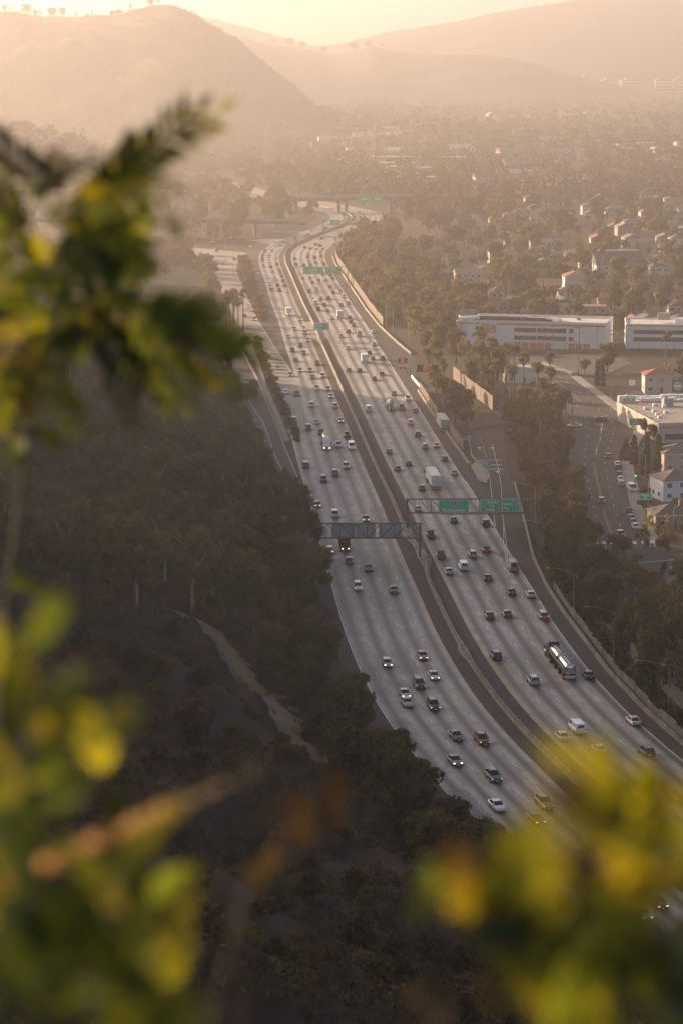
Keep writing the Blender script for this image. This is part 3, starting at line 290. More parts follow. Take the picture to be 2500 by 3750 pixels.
# ================================================================ setting: ground, hillside, far hills
g=MB().add([(-2600,-350,-.12),(2600,-350,-.12),(2600,8950,-.12),(-2600,8950,-.12)],[(0,1,2,3)])
tag(g.build('ground',MT['ground']),'flat brown suburban ground of the valley floor',kind='structure')
def hgrid(name,xs,ys,fn,mat,label):
    X,Y=np.meshgrid(xs,ys); Z=fn(X,Y); V=np.stack([X,Y,Z],-1).reshape(-1,3)
    n,m=len(ys),len(xs); i=(np.arange(n-1)[:,None]*m+np.arange(m-1)[None]).ravel()
    Q=np.stack([i,i+1,i+m+1,i+m],1)
    return tag(link(name,npmesh(name,V,Q,mat,True)),label,kind='structure')
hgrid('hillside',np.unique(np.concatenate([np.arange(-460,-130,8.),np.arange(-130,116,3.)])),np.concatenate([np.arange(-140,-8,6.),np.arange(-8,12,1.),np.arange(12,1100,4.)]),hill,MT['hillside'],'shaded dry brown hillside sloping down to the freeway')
def fbm(x,y,s,seed=0):
    z=0;a=1.
    for k in range(5):
        z=z+a*np.sin(x*s*1.9**k+seed+k*1.7+1.3*np.sin(y*s*1.6**k+seed*2+k))*np.cos(y*s*1.7**k-seed+k*.9); a*=.55
    return z
def ridge(name,prof,y0,yc,y1,step,label,amp,seed,s):
    px=np.array([p[0] for p in prof],float); pz=np.array([p[1] for p in prof],float)
    def fn(X,Y):
        t=np.where(Y<yc,(Y-y0)/(yc-y0),(y1-Y)/(y1-yc)); t=np.clip(t,0,1); sh=np.sin(t*math.pi/2)**1.1
        fl=np.clip(np.interp(X*yc/np.maximum(Y,1),px,pz)/60.,0,1)
        z=np.interp(X*yc/np.maximum(Y,1),px,pz)*sh+fl*amp*(fbm(X,Y,s,seed)+.5*fbm(X,Y,s*3.3,seed+4))*(np.sin(t*math.pi)**.7+.12)
        return np.maximum(z,-1.) if name!='none' else z
    xs=np.arange(px[0],px[-1]+step,step); ys=np.linspace(y0,y1,46)
    o=hgrid(name,xs,ys,fn,MT['mtn'],label); return fn
M1=[(-900,120),(-760,165),(-640,178),(-551,175),(-511,175),(-471,167),(-418,165),(-366,167),(-330,175),(-293,184),(-269,181),(-233,169),(-207,150),(-154,122),(-110,88),(-75,58),(-40,26),(0,4),(30,-1)]
fn1=ridge('hill',M1,3250,3900,4500,9,'near brown hill with tree-topped crest and steep right shoulder',9,1.3,.016)
M2=[(-520,150),(-300,155),(-267,150),(-233,149),(-193,130),(-140,123),(-100,117),(-20,101),(33,110),(80,122),(127,110),(233,104),(333,104),(400,94),(466,78),(533,59),(633,39),(760,12),(860,-1)]
fn2=ridge('hill',M2,5150,5900,6500,14,'low hazy ridge behind the first hill',5,2.1,.012)
M3=[(-1376,217),(-573,217),(-396,209),(-220,159),(-88,122),(0,133),(132,167),(238,183),(352,201),(467,226),(749,268),(925,282),(1101,285),(1468,285)]
fn3=ridge('mountain',M3,7100,7800,8250,24,'pale far mountain range fading into the bright haze',7,.4,.006)
def hillock(X,Y): return np.maximum(46*np.exp(-(((X+300)/95)**2+((Y-2240)/190)**2))-1.5,-1.)
hgrid('knoll',np.arange(-560,-60,8.),np.arange(1750,2720,16.),hillock,MT['mtn'],'low hazy knoll at the far left carrying a white building')
# ================================================================ freeway
_d=np.hypot(np.diff(_cx),np.diff(_cy)); _s=np.concatenate([[0],np.cumsum(_d)])
SMAX=_s[-1]
def _cl_smooth():
    ss=np.arange(0,SMAX,4.); x=np.interp(ss,_s,_cx); y=np.interp(ss,_s,_cy)
    for it in range(3):
        k=np.array([1,2,3,2,1])/9.
        x2=np.convolve(np.pad(x,2,'edge'),k,'valid'); y2=np.convolve(np.pad(y,2,'edge'),k,'valid')
        x2[:3]=x[:3];y2[:3]=y[:3];x2[-3:]=x[-3:];y2[-3:]=y[-3:]; x,y=x2,y2
    return ss,x,y
SS,SX,SY=_cl_smooth()
TX=np.gradient(SX,SS); TY=np.gradient(SY,SS); _n=np.hypot(TX,TY); TX/=_n; TY/=_n
def cl(s,off,z=0.):
    x=np.interp(s,SS,SX); y=np.interp(s,SS,SY); tx=np.interp(s,SS,TX); ty=np.interp(s,SS,TY)
    return (x+ty*off,y-tx*off,z)
def cl_ang(s): return math.atan2(np.interp(s,SS,TY),np.interp(s,SS,TX))
def s_of(x,y):
    i=int(np.argmin((SX-x)**2+(SY-y)**2)); s=SS[i]
    dx,dy=x-SX[i],y-SY[i]; s+=dx*TX[i]+dy*TY[i]; return s,dx*TY[i]-dy*TX[i]
def sy(y): return float(np.interp(y,SY,SS))     # station at a given distance
def ribbon(name,s0,s1,o0,o1,z,mat,label,step=6.,uv=False,kind='structure',parent=None):
    ss=np.linspace(s0,s1,max(2,int((s1-s0)/step)+1)); f=lambda o,s:o(s) if callable(o) else o
    V=[];UV=[]
    for s in ss:
        a,b=f(o0,s),f(o1,s); V+=[cl(s,a,z),cl(s,b,z)]; UV+=[(a,s),(b,s)]
    Q=[(2*i,2*i+1,2*i+3,2*i+2) for i in range(len(ss)-1)]
    me=bpy.data.meshes.new(name); me.from_pydata(V,[],Q); me.materials.append(mat)
    if uv:
        l=me.uv_layers.new(name='UVMap')
        for p in me.polygons:
            for li,vi in zip(p.loop_indices,p.vertices): l.data[li].uv=UV[vi]
    o=link(name,me,parent); tag(o,label if not parent else None,kind=kind if not parent else None); return o
LW=3.85; E0=3.45
S_SPLIT=sy(885)
def sb_left(s): return -22.6 if s<sy(890) else (-15.1 if s>sy(905) else lerp(-22.6,-15.1,(s-sy(890))/(sy(905)-sy(890))))
ribbon('freeway_base',0,SMAX-2,-26,27,-.02,MT['asphalt'],'dark asphalt shoulders and median of the freeway')
ribbon('oncoming_carriageway',0,SMAX-2,sb_left,-E0,.01,concrete_lanes('oncoming_concrete',-E0-5*LW,LW),'pale concrete lanes of the oncoming carriageway',uv=True)
ribbon('outgoing_carriageway',0,SMAX-2,E0,lambda s:float(np.interp(s,[0,sy(400),sy(600),SMAX],[21.4,21.7,22.9,23.1])),.01,concrete_lanes('outgoing_concrete',E0,LW),'pale concrete lanes of the outgoing carriageway',uv=True)
# full-width concrete crossing strip at mid distance
ribbon('median_crossing',sy(1010),sy(1075),-E0-.05,E0+.05,.004,MT['walk'],'pale concrete strip across the dark median near the green post sign')
mk=MB(); ym=MB()
def dash(mb,s,ln,off,wd=.21,z=.03):
    a=[cl(s,off-wd/2,z),cl(s,off+wd/2,z),cl(s+ln,off+wd/2,z),cl(s+ln,off-wd/2,z)]; mb.add(a,[(0,1,2,3)])
def cont(mb,s0,s1,off,wd=.18,z=.03,step=8.):
    f=off if callable(off) else (lambda s:off)
    ss=np.linspace(s0,s1,max(2,int((s1-s0)/step)+1))
    for a,b in zip(ss[:-1],ss[1:]): mb.add([cl(a,f(a)-wd/2,z),cl(a,f(a)+wd/2,z),cl(b,f(b)+wd/2,z),cl(b,f(b)-wd/2,z)],[(0,1,2,3)])
for k in range(1,5):
    for s in np.arange(3,sy(1700),14.6): dash(mk,s+random.uniform(-.3,.3),3.4,E0+k*LW)
    for s in np.arange(8,sy(1700),14.6):
        if k<3 or s<sy(870): 
            if k<4: dash(mk,s,3.4,-E0-k*LW)
for s in np.arange(2,sy(860),3.7): dash(mk,s,.9,-E0-4*LW,.2)     # dotted line of the merging lane
nbr=lambda s:float(np.interp(s,[0,sy(400),sy(600),SMAX],[21.3,21.6,22.8,23.0]))
cont(mk,0,SMAX-4,nbr,.2); cont(mk,0,sy(889),-22.5,.2); cont(mk,sy(906),SMAX-4,-15.0,.2)
cont(ym,0,SMAX-4,E0+.15,.22); cont(ym,0,SMAX-4,-E0-.15,.22)
tag(mk.build('lane_markings',MT['line']),'white dashes and edge lines on the freeway lanes',kind='structure')
tag(ym.build('median_lines',MT['yline']),'yellow edge lines along both sides of the median',kind='structure')
# side roads as ribbons between two surveyed edges
def resample(p,n):
    p=np.array(p,float); d=np.concatenate([[0],np.cumsum(np.hypot(*np.diff(p,axis=0).T))]); t=np.linspace(0,d[-1],n)
    return np.stack([np.interp(t,d,p[:,0]),np.interp(t,d,p[:,1])],1)
def strip(name,L,Rr,z,mat,label,n=40,kind='structure'):
    a,b=resample(L,n),resample(Rr,n); V=[]
    for i in range(n): V+=[(a[i,0],a[i,1],z),(b[i,0],b[i,1],z)]
    return tag(MB().add(V,[(2*i,2*i+1,2*i+3,2*i+2) for i in range(n-1)]).build(name,mat),label,kind=kind)
def pline(mb,p,wd=.18,z=.05,n=40):
    q=resample(p,n); t=np.gradient(q,axis=0); t/=np.hypot(t[:,0],t[:,1])[:,None]; nn=np.stack([-t[:,1],t[:,0]],1)*wd/2
    V=[]
    for i in range(n): V+=[(*(q[i]+nn[i]),z),(*(q[i]-nn[i]),z)]
    mb.add(V,[(2*i,2*i+1,2*i+3,2*i+2) for i in range(n-1)])
E_=EDGE
strip('collector_road',E_['collL'],E_['collR'],.016,MT['walk'],'pale concrete collector road merging from the left')
strip('gore_asphalt',E_['collR'][4:11],[cl(sy(y),-14.9)[:2] for y in (1156,1077,1021,979,931,886,850)],.0,MT['asphalt'],'dark asphalt gore between collector road and oncoming lanes',14)
strip('entry_ramp',E_['rampLL'],E_['rampR'],.006,MT['asphalt3'],'dark entry ramp climbing along the foot of the hillside')
strip('ramp_slab',E_['slabL'],E_['slabR'],.10,MT['walk'],'pale paved strip between entry ramp and hedge')
strip('joining_ramp',E_['onL'],E_['onR'],.004,MT['asphalt'],'asphalt ramp joining the outgoing lanes beside the sound wall')
strip('exit_ramp',E_['offL'],E_['offR'],.006,MT['asphalt'],'dark exit ramp leaving the outgoing lanes')
strip('exit_ramp_head',[E_['offTop'][0],E_['offTop'][3],(41.5,790)],[E_['offTop'][1],E_['offTop'][2],(56,800)],.0,MT['asphalt'],'dark head of the exit ramp bending beneath the palms',12)
strip('side_street',E_['stL'],E_['stR'],.006,MT['asphalt2'],'dark winding side street with parked cars',60)
sw=np.array(resample(E_['stR'],60)); strip('pavement',sw,sw+np.array([3.4,0]),.14,MT['walk'],'pale pavement along the right kerb of the side street',60)
kb=MB()
for a,b in zip(sw[:-1],sw[1:]): kb.add([(a[0],a[1],0),(b[0],b[1],0),(b[0],b[1],.14),(a[0],a[1],.14)],[(0,1,2,3)])
tag(kb.build('kerb',MT['walk']),'concrete kerb of the side street',kind='structure')
rm=MB(); ry=MB()
pline(rm,E_['rampL'],.2); pline(rm,[(p[0]-.3,p[1]) for p in E_['rampR'][3:]],.2)
for i in range(12):                                        # chevron bars on the ramp shoulder
    y=630+i*14.; xa=np.interp(y,[q[1] for q in E_['rampLL']][::-1],[q[0] for q in E_['rampLL']][::-1]); xb=np.interp(y,[q[1] for q in E_['rampL']][::-1],[q[0] for q in E_['rampL']][::-1])
    rm.add([(xa+.3,y,.05),(xb,y,.05),(xb,y+.45,.05),(xa+.3,y+.45,.05)],[(0,1,2,3)])
pline(rm,[(p[0]-.4,p[1]) for p in E_['collR'][4:10]],.22); 
pline(rm,E_['offL'][:4],.15); pline(rm,[(35.0,671),(37.8,624.2),(39.1,604.3)],.18,.055)
offr=[(39.3,560),(40.8,590),(42.2,625),(44.2,660),(45.4,690),(45.9,718),(46.3,736)]; pline(rm,offr,.14)
pline(rm,[(39.0,560),(40.0,586),(41.6,610)],.14)
for y in np.arange(712,748,3.2): rm.box(43.1,43.25,y,y+1.4,.045,.05)
rm.box(40.5,47.5,706,706.6,.045,.05)
stl=resample(E_['stL'],60); c0=(stl+sw)/2
for i in range(2,56,2):                                    # lane dashes of the side street
    for f in (.28,.68):
        p=stl[i]*(1-f)+sw[i]*f; q=stl[i+1]*(1-f)+sw[i+1]*f; rm.add([(p[0]-.08,p[1],.05),(p[0]+.08,p[1],.05),(q[0]+.08,p[1]+(q[1]-p[1])*.42,.05),(q[0]-.08,p[1]+(q[1]-p[1])*.42,.05)],[(0,1,2,3)])
for i0,i1 in ((1,16),(20,26),(28,33),(34,44),(45,57)):
    for dx in (-.22,.22): pline(ry,[(c0[i][0]+dx-.6,c0[i][1]) for i in range(i0,i1)],.16,.05,24)
for k in range(7): rm.box(62.3+k*1.9,63.2+k*1.9,583,586.4,.045,.05)
for p0,p1 in (((82.,757),(85.6,784)),((80.2,742),(81.3,752)),((76.5,716),(77.6,728))): pline(rm,[p0,p1],.22,.05,4)
tag(rm.build('ramp_markings',MT['line']),'white lines on ramps and side street',kind='structure'); tag(ry.build('street_centre_lines',MT['yline']),'double yellow centre line of the side street',kind='structure')
def road_arrow(x,y,rz=0,s=1.):
    m=MB().add([(-.12,-1.6,0),(.12,-1.6,0),(.12,.4,0),(-.12,.4,0),(-.7,.1,0),(0,1.8,0),(.7,.1,0)],[(0,1,2,3),(4,6,5)])
    tag(m.build('road_arrow',MT['line'],loc=(x,y,.052),rot=(0,0,rz),scale=s),kind='structure')
for a in ((44.9,686),(42,728),(46.,728)): road_arrow(*a,0,1.2)
FONTS=[]
def text(body,size,loc,rot,mat,parent=None,name='lettering',align='CENTER',width=1.,bold=0.):
    c=bpy.data.curves.new(name,'FONT'); c.body=body; c.size=size; c.align_x=align; c.align_y='CENTER'; c.extrude=.004; c.offset=bold
    c.materials.append(mat); c.resolution_u=2; o=link(name,c,parent,loc,rot); o.scale=(width,1,1); FONTS.append(o); return o
for tx,yy in (('SIGNAL',690.5),('AHEAD',698)): tag(text(tx,1.25,(44.7,yy,.052),(0,0,0),MT['line'],name='road_lettering'),kind='structure').scale=(1.1,2.2,1)
# ================================================================ hillside trail
TR=[(-31,452),(-25.5,445.6),(-20.5,434),(-16.3,423.),(-12.6,402),(-10.0,388),(-6.6,377),(-3.6,358)]
def drape(name,P,w0,w1,dz,mat,label,n=60,jag=0.):
    q=resample(P,n); t=np.gradient(q,axis=0); t/=np.hypot(t[:,0],t[:,1])[:,None]; nn=np.stack([t[:,1],-t[:,0]],1); V=[];K=5
    for i in range(n):
        for k in range(K):
            o=lerp(w0,w1,k/(K-1))*(1+jag*math.sin(i*1.7+k)*math.sin(i*.61)); p=q[i]+nn[i]*o; V.append((p[0],p[1],float(hill(p[0],p[1]))+dz))
    F=[(i*K+k,i*K+k+1,(i+1)*K+k+1,(i+1)*K+k) for i in range(n-1) for k in range(K-1)]
    return tag(MB().add(V,F).build(name,mat,smooth=True),label,kind='structure')
drape('trail_bank',TR,-4.2,1.0,.30,MT['trail'],'pale dry-grass bank beside the hillside trail',jag=.7)
drape('trail',TR,.9,2.0,.38,MT['ditch'],'grey trail running along the hillside',jag=.25)
# ================================================================ vegetation
def leaves(P,Nn,size,asp=1.8,droop=0.,jit=.5):
    """one rhombic leaf-clump face per point P, facing roughly along Nn"""
    n=len(P); nn=Nn+rng.normal(0,jit,(n,3)); nn/=np.linalg.norm(nn,axis=1)[:,None]+1e-9
    a=rng.normal(0,1,(n,3)); a[:,2]-=droop; a-=nn*np.sum(a*nn,1)[:,None]; a/=np.linalg.norm(a,axis=1)[:,None]+1e-9
    b=np.cross(nn,a); s=size*rng.uniform(.6,1.4,(n,1)); l=s*asp/2; w=s/2
    V=np.stack([P-a*l,P+b*w+nn*w*.25,P+a*l,P-b*w+nn*w*.25],1).reshape(-1,3)
    return V,np.arange(4*n).reshape(n,4)
def cloud(lobes,n,shell=.55):
    """points spread through a set of ellipsoid lobes (x,y,z,rx,ry,rz), denser near their skins"""
    L=np.array(lobes,float); wgt=(L[:,3]*L[:,4]*L[:,5])**(2/3.); k=rng.choice(len(L),n,p=wgt/wgt.sum())
    d=rng.normal(0,1,(n,3)); d/=np.linalg.norm(d,axis=1)[:,None]
    r=np.where(rng.random(n)<.75,rng.uniform(shell,1.05,n),rng.uniform(.1,shell,n))
    c=L[k]; P=c[:,:3]+d*r[:,None]*c[:,3:6]; return P,d
def limbs(mb,base,tips,r0,r1,bend=.3,n=5):
    for t in tips:
        b=Vector(base); e=Vector(t); m1=b.lerp(e,.35)+Vector((random.uniform(-bend,bend),random.uniform(-bend,bend),random.uniform(0,bend))); m2=b.lerp(e,.7)+Vector((random.uniform(-bend,bend),)*2+(random.uniform(0,bend),))
        mb.tube([b,m1,m2,e],[r0,lerp(r0,r1,.4),lerp(r0,r1,.7),r1],n,0,False)
PROTO={}
def P_round(key,leaf,bark,h=9.,wd=4.2,n=2600,ls=.42,seed=0,nl=11,low=.32,flat=.75,asp=1.8):
    random.seed(seed); lob=[]
    for i in range(nl):
        t=random.uniform(0,2*math.pi); r=wd*random.uniform(.15,.72); z=h*random.uniform(low+.1,.88)
        k=random.uniform(.28,.46)*wd*(1.1 if z<h*.6 else .9); lob.append((r*math.cos(t),r*math.sin(t),z-k*.2,k,k,k*flat))
    lob.append((0,0,h*.72,wd*.5,wd*.5,h*.22))
    mb=MB(); mb.tube([(0,0,-.5),(.1,.05,h*.18),(random.uniform(-.3,.3),random.uniform(-.3,.3),h*.42)],[h*.035,h*.026,h*.02],7)
    limbs(mb,(0,0,h*.3),[l[:3] for l in lob[:7]],h*.015,h*.005,.5)
    P,d=cloud(lob,n); V,Q=leaves(P,d,ls,asp)
    PROTO[key]=(mb.mesh('trunk',bark,True),npmesh('crown',V,Q,leaf),h)
def P_euc(key,seed,h=17.,n=2600,leaf=None,wd=3.6):
    random.seed(seed); mb=MB(); lob=[]
    forks=[]
    mb.tube([(0,0,-.5),(.2,.1,h*.2),(.1,-.2,h*.42)],[h*.022,h*.018,h*.015],7,0,False)
    for i in range(5):
        t=2*math.pi*i/5+random.uniform(-.5,.5); r=wd*random.uniform(.35,.95); z=h*random.uniform(.62,.95)
        tip=(r*math.cos(t),r*math.sin(t),z); limbs(mb,(.1,-.2,h*random.uniform(.3,.42)),[tip],h*.011,h*.003,1.0)
        for j in range(4):
            k=random.uniform(.75,1.5)*wd/3.6; lob.append((tip[0]+random.uniform(-1.3,1.3),tip[1]+random.uniform(-1.3,1.3),tip[2]-random.uniform(-.8,h*.22),k,k,k*random.uniform(.8,1.5)))
    for j in range(4):
        t=random.uniform(0,6.28); lob.append((wd*.6*math.cos(t),wd*.6*math.sin(t),h*random.uniform(.4,.6),.9,.9,1.3))
    P,d=cloud(lob,n,.35); V,Q=leaves(P,d,.36,2.6,1.6,.65)
    PROTO[key]=(mb.mesh('trunk',MT['palebark'],True),npmesh('crown',V,Q,leaf or MT['leaf_euc']),h)
def P_cone(key,leaf,h=10.,wd=1.3,n=1800,p=.7,seed=0):
    random.seed(seed); z=rng.uniform(.04,1,n); r=wd*np.minimum(1,(1-z)**p*1.5)*np.minimum(1,z/.06+.4)*(1+.18*np.sin(z*37+rng.random(n)))
    t=rng.uniform(0,6.283,n); q=np.where(rng.random(n)<.75,rng.uniform(.75,1.08,n),rng.uniform(.2,.8,n))
    P=np.stack([r*q*np.cos(t),r*q*np.sin(t),z*h],1); d=np.stack([np.cos(t),np.sin(t),np.full(n,.35)],1)
    V,Q=leaves(P,d,.34,2.0,-1.2,.6); mb=MB().tube([(0,0,-.5),(0,0,h*.5),(0,0,h*.85)],[.18,.12,.05],6)
    PROTO[key]=(mb.mesh('trunk',MT['bark'],True),npmesh('crown',V,Q,leaf),h)
def P_palm(key,seed,h=15.):
    random.seed(seed); mb=MB(); bx=random.uniform(-.8,.8)
    mb.tube([(0,0,-.5),(bx*.2,0,h*.3),(bx*.6,.1,h*.65),(bx,0,h)],[.36,.26,.22,.24],7)
    V=[];Q=[]; SV=[];SQ=[]
    def frond(L,az,el,VV,QQ,w,droop):
        d=np.array([math.cos(az)*math.cos(el),math.sin(az)*math.cos(el),math.sin(el)]); sdir=np.array([-math.sin(az),math.cos(az),0]); up=np.cross(sdir,d)*-1
        c=np.array([bx,0,h]); stalk=c+d*L*.45
        o=len(VV); VV+= [c-sdir*.03,c+sdir*.03,stalk+sdir*.03,stalk-sdir*.03]; QQ.append((o,o+1,o+2,o+3))
        for k in range(9):                               # fan of blades
            f=(k-4)/4.; a2=d*math.cos(f*1.15)+sdir*math.sin(f*1.15); tip=stalk+a2*L*w*(1-.25*abs(f)); tip[2]-=droop*L*(.6+abs(f)*.4)
            mid=(stalk+tip)/2; mid[2]+=droop*L*.22; pw=np.cross(a2,[0,0,1]); pw=pw/(np.linalg.norm(pw)+1e-6)*.16
            o=len(VV); VV+=[stalk,mid+pw,tip,mid-pw]; QQ.append((o,o+1,o+2,o+3))
    for i in range(46):
        el=random.uniform(-.55,1.35); frond(random.uniform(2.0,2.5),random.uniform(0,6.283),el,V,Q,.62,random.uniform(.1,.3))
    for i in range(30):
        o=len(SV); L=random.uniform(1.0,2.6); frond(random.uniform(1.6,2.1),random.uniform(0,6.283),random.uniform(-1.35,-.8),SV,SQ,.6,.25)
        for v in SV[o:]: v[2]-=random.uniform(.0,.35)
    PROTO[key]=(mb.mesh('trunk',MT['palmbark'],True),npmesh('crown',np.array(V),np.array(Q),MT['leaf_palm']),h,npmesh('dead_skirt',np.array(SV),np.array(SQ),MT['leaf_skirt']))
P_round('oak1',MT['leaf_oak'],MT['bark'],8.5,4.4,3200,.40,1); P_round('oak2',MT['leaf_oak'],MT['bark'],9.5,4.0,3200,.40,2,13); P_round('oak3',MT['leaf_dark'],MT['bark'],8.,4.6,3200,.40,3,12)
P_round('olive1',MT['leaf_oak2'],MT['bark'],9.,4.,2800,.42,4,12); P_round('olive2',MT['leaf_oak2'],MT['bark'],10.5,3.9,2800,.42,5,14,.22,.95); P_round('tall1',MT['leaf_oak2'],MT['bark'],13.,4.0,3400,.45,6,16,.16,1.15); P_round('tall2',MT['leaf_oak'],MT['bark'],13.5,4.2,3400,.45,8,16,.18,1.1)
P_euc('euc1',11); P_euc('euc2',12,18.); P_euc('euc3',13,15.,2600,MT['leaf_oak2'],4.2); P_euc('eucbare',14,15.,700,MT['leaf_euc'],4.)
P_cone('cyp',MT['leaf_cyp'],10.,1.15,1600,.45); P_cone('pine',MT['leaf_dark'],12.,3.0,2600,.8)
P_palm('palm1',21); P_palm('palm2',22,13.5); P_palm('palm3',23,17.)
P_round('shrub1',MT['leaf_dark'],MT['bark'],3.2,2.2,900,.30,31,8,.05,.8); P_round('shrub2',MT['leaf_oak'],MT['bark'],2.8,2.4,900,.30,32,8,.05,.7); P_round('dry1',MT['leaf_dry'],MT['bark'],2.4,2.0,700,.26,33,8,.02,.7,2.4); P_round('dry2',MT['leaf_dry'],MT['bark'],3.0,1.9,800,.24,34,9,.02,.9,2.6)
P_round('hedge',MT['leaf_oak'],MT['bark'],3.6,2.0,900,.30,35,8,.05,.9); P_round('russet',MT['leaf_redhedge'],MT['bark'],3.4,2.3,900,.32,36,8,.02,.8)
def P_bare(key,seed,h):
    random.seed(seed); mb=MB()
    def br(p,d,L,r,k):
        q=p+d*L*.5+Vector((random.uniform(-.1,.1),random.uniform(-.1,.1),random.uniform(-.05,.1)))*L; e=p+d*L+Vector((random.uniform(-.2,.2),random.uniform(-.2,.2),random.uniform(-.1,.2)))*L
        mb.tube([p,q,e],[r,r*.8,r*.55],4,0,False)
        if k>0:
            for i in range(3):
                nd=(d+Vector((random.uniform(-.9,.9),random.uniform(-.9,.9),random.uniform(-.2,.6)))).normalized(); br(q.lerp(e,random.uniform(.2,1)),nd,L*random.uniform(.55,.8),r*.6,k-1)
    for i in range(4): br(Vector((0,0,-.2)),Vector((random.uniform(-.7,.7),random.uniform(-.7,.7),1)).normalized(),h*.4,h*.016,3)
    PROTO[key]=(mb.mesh('branches',MT['bark'],True),None,h)
P_bare('bare1',41,4.); P_bare('bare2',42,3.)
NAMES={'oak':'oak_tree','olive1':'olive_tree','olive2':'upright_olive_tree','tall1':'tall_green_tree','tall2':'tall_dark_tree','euc':'eucalyptus_tree','cyp':'cypress_tree','pine':'pine_tree','palm':'palm_tree','shrub':'shrub','dry':'dry_shrub','hedge':'hedge_shrub','russet':'russet_shrub','bare':'bare_shrub'}  # tall and upright kinds are generic broadleaf trees, not particular species
def kname(key): return NAMES[key] if key in NAMES else NAMES[key.rstrip('0123456789') if not key.startswith('euc') else 'euc']
TREES=[]
def tree(key,x,y,label,group=None,h=None,z=None,sx=1.):
    pr=PROTO[key]; k=(h or pr[2])/pr[2]
    if z is None: z=max(float(hill(x,y)),-.1)
    nm=kname(key); cat='shrub' if 'shrub' in nm else 'tree'
    o=thing(nm,(x,y,z-.1),random.uniform(0,6.28),label,cat,group,(k*sx,k*sx,k))
    link('trunk' if pr[1] else 'branches',pr[0],o)
    if pr[1]: link('crown',pr[1],o)
    if len(pr)>3: link('skirt',pr[3],o)
    TREES.append((x,y)); return o
def in_view(x,y,m=14,my=0): return abs(x)<.1415*y+m and y>my
def near_tree(x,y,r): return any((x-a)**2+(y-b)**2<r*r for a,b in TREES[-260:])
# ---- dense trees on the shaded hillside left of the freeway
KW={'oak1':'dark spreading oak','oak2':'dark bushy oak','oak3':'nearly black broad oak','olive1':'olive-green round tree','olive2':'olive-green upright tree','tall1':'tall olive-green tree','tall2':'tall dark tree','euc1':'tall wispy eucalyptus','euc2':'very tall thin eucalyptus','euc3':'leafy pale-trunked eucalyptus','eucbare':'half-bare pale eucalyptus','pine':'dark pointed pine','cyp':'narrow dark cypress','shrub1':'dark shrub','shrub2':'green shrub','dry1':'brown dry shrub','dry2':'upright brown dry shrub','bare1':'leafless twiggy shrub','bare2':'small leafless shrub'}
def before_trail(x,y,w,far):
    q=resample(TR,40); t=y/q[:,1]; return bool(np.any((t>far)&(t<1.02)&(np.abs(x-q[:,0]*t)<w)&(q[:,1]>372)))
random.seed(101); cnt=0
for it in range(9000):
    y=random.uniform(270,880); edge=float(med_x(y)); toe=float(np.interp(y,[0,520,600,640,700,920,1000],[30,28.5,30,33,35,44,52]))
    x=edge-toe-random.random()**1.25*130+1
    if not in_view(x,y,10): continue
    d=edge-toe-x
    if y<430 and d>30 and random.random()<.9: continue
    if y<330 and d>18: continue
    tq=resample(TR,40)
    if np.min(np.hypot(tq[:,0]-x,tq[:,1]-y))<6.5 or before_trail(x,y,5.5,.80): continue
    if near_tree(x,y,4.8 if d<30 else 5.2): continue
    zone='at the hillside foot' if d<14 else ('high on the hazy left slope' if y>620 else 'in the shaded left thicket')
    key=random.choice(['oak1','oak2','oak3','olive1','olive2','euc3','tall2','dry2','oak2','dry1'] if y<620 else ['oak1','oak2','olive1','olive2','tall1','tall2','euc3','oak3'])
    if y<490 and d<14 and key not in ('oak1','oak2','oak3'): key=random.choice(['oak1','oak2','oak3'])
    hh=PROTO[key][2]*random.uniform(.85,1.3)*(.85 if y<490 and d<14 else 1)*(1.05 if y<640 else .9)*(1.7 if key[0]=='d' else 1)
    tree(key,x,y,KW[key]+' '+zone,KW[key]+' '+zone.split(' beside')[0],hh); cnt+=1
    if cnt>=350: break
for x,y,h in ((-7.5,560,13),(-12.5,585,15),(-17,560,14),(-14,612,14),(-5.5,528,12)): tree('euc3',x,y,'leafy eucalyptus overhanging the oncoming lanes beside the grey gantry','eucalyptus by the grey gantry',h)
tree('palm2',-41,424,'lone low palm among the dark hillside trees',h=7)
# ---- hillside brush
random.seed(102); bc=0
for it in range(6000):
    y=random.uniform(150,470); x=random.uniform(-75,60)
    if not in_view(x,y,8): continue
    d=float(med_x(y))-29-x
    if d<4: continue
    tq=resample(TR,40); dt=np.min(np.hypot(tq[:,0]-x,tq[:,1]-y))
    if dt<(3.0 if y>335 else 1.0) or near_tree(x,y,2.4) or before_trail(x,y,2.2,.95): continue
    key=random.choice(['dry1','dry2','shrub1','shrub2','dry1','bare1','bare2','shrub1'] if d>16 else ['shrub1','shrub2','oak3','oak1','shrub1'])
    lab={'d':'on the near brown slope','s':'on the shaded near slope','b':'on the near brush slope','o':'in scrub below the near slope'}[key[0]]
    hh=PROTO[key][2]*random.uniform(.6,1.25)*(.6 if key[0]=='o' else 1)
    tree(key,x,y,KW[key]+' '+lab,KW[key]+' '+lab,hh); bc+=1
    if bc>=380: break
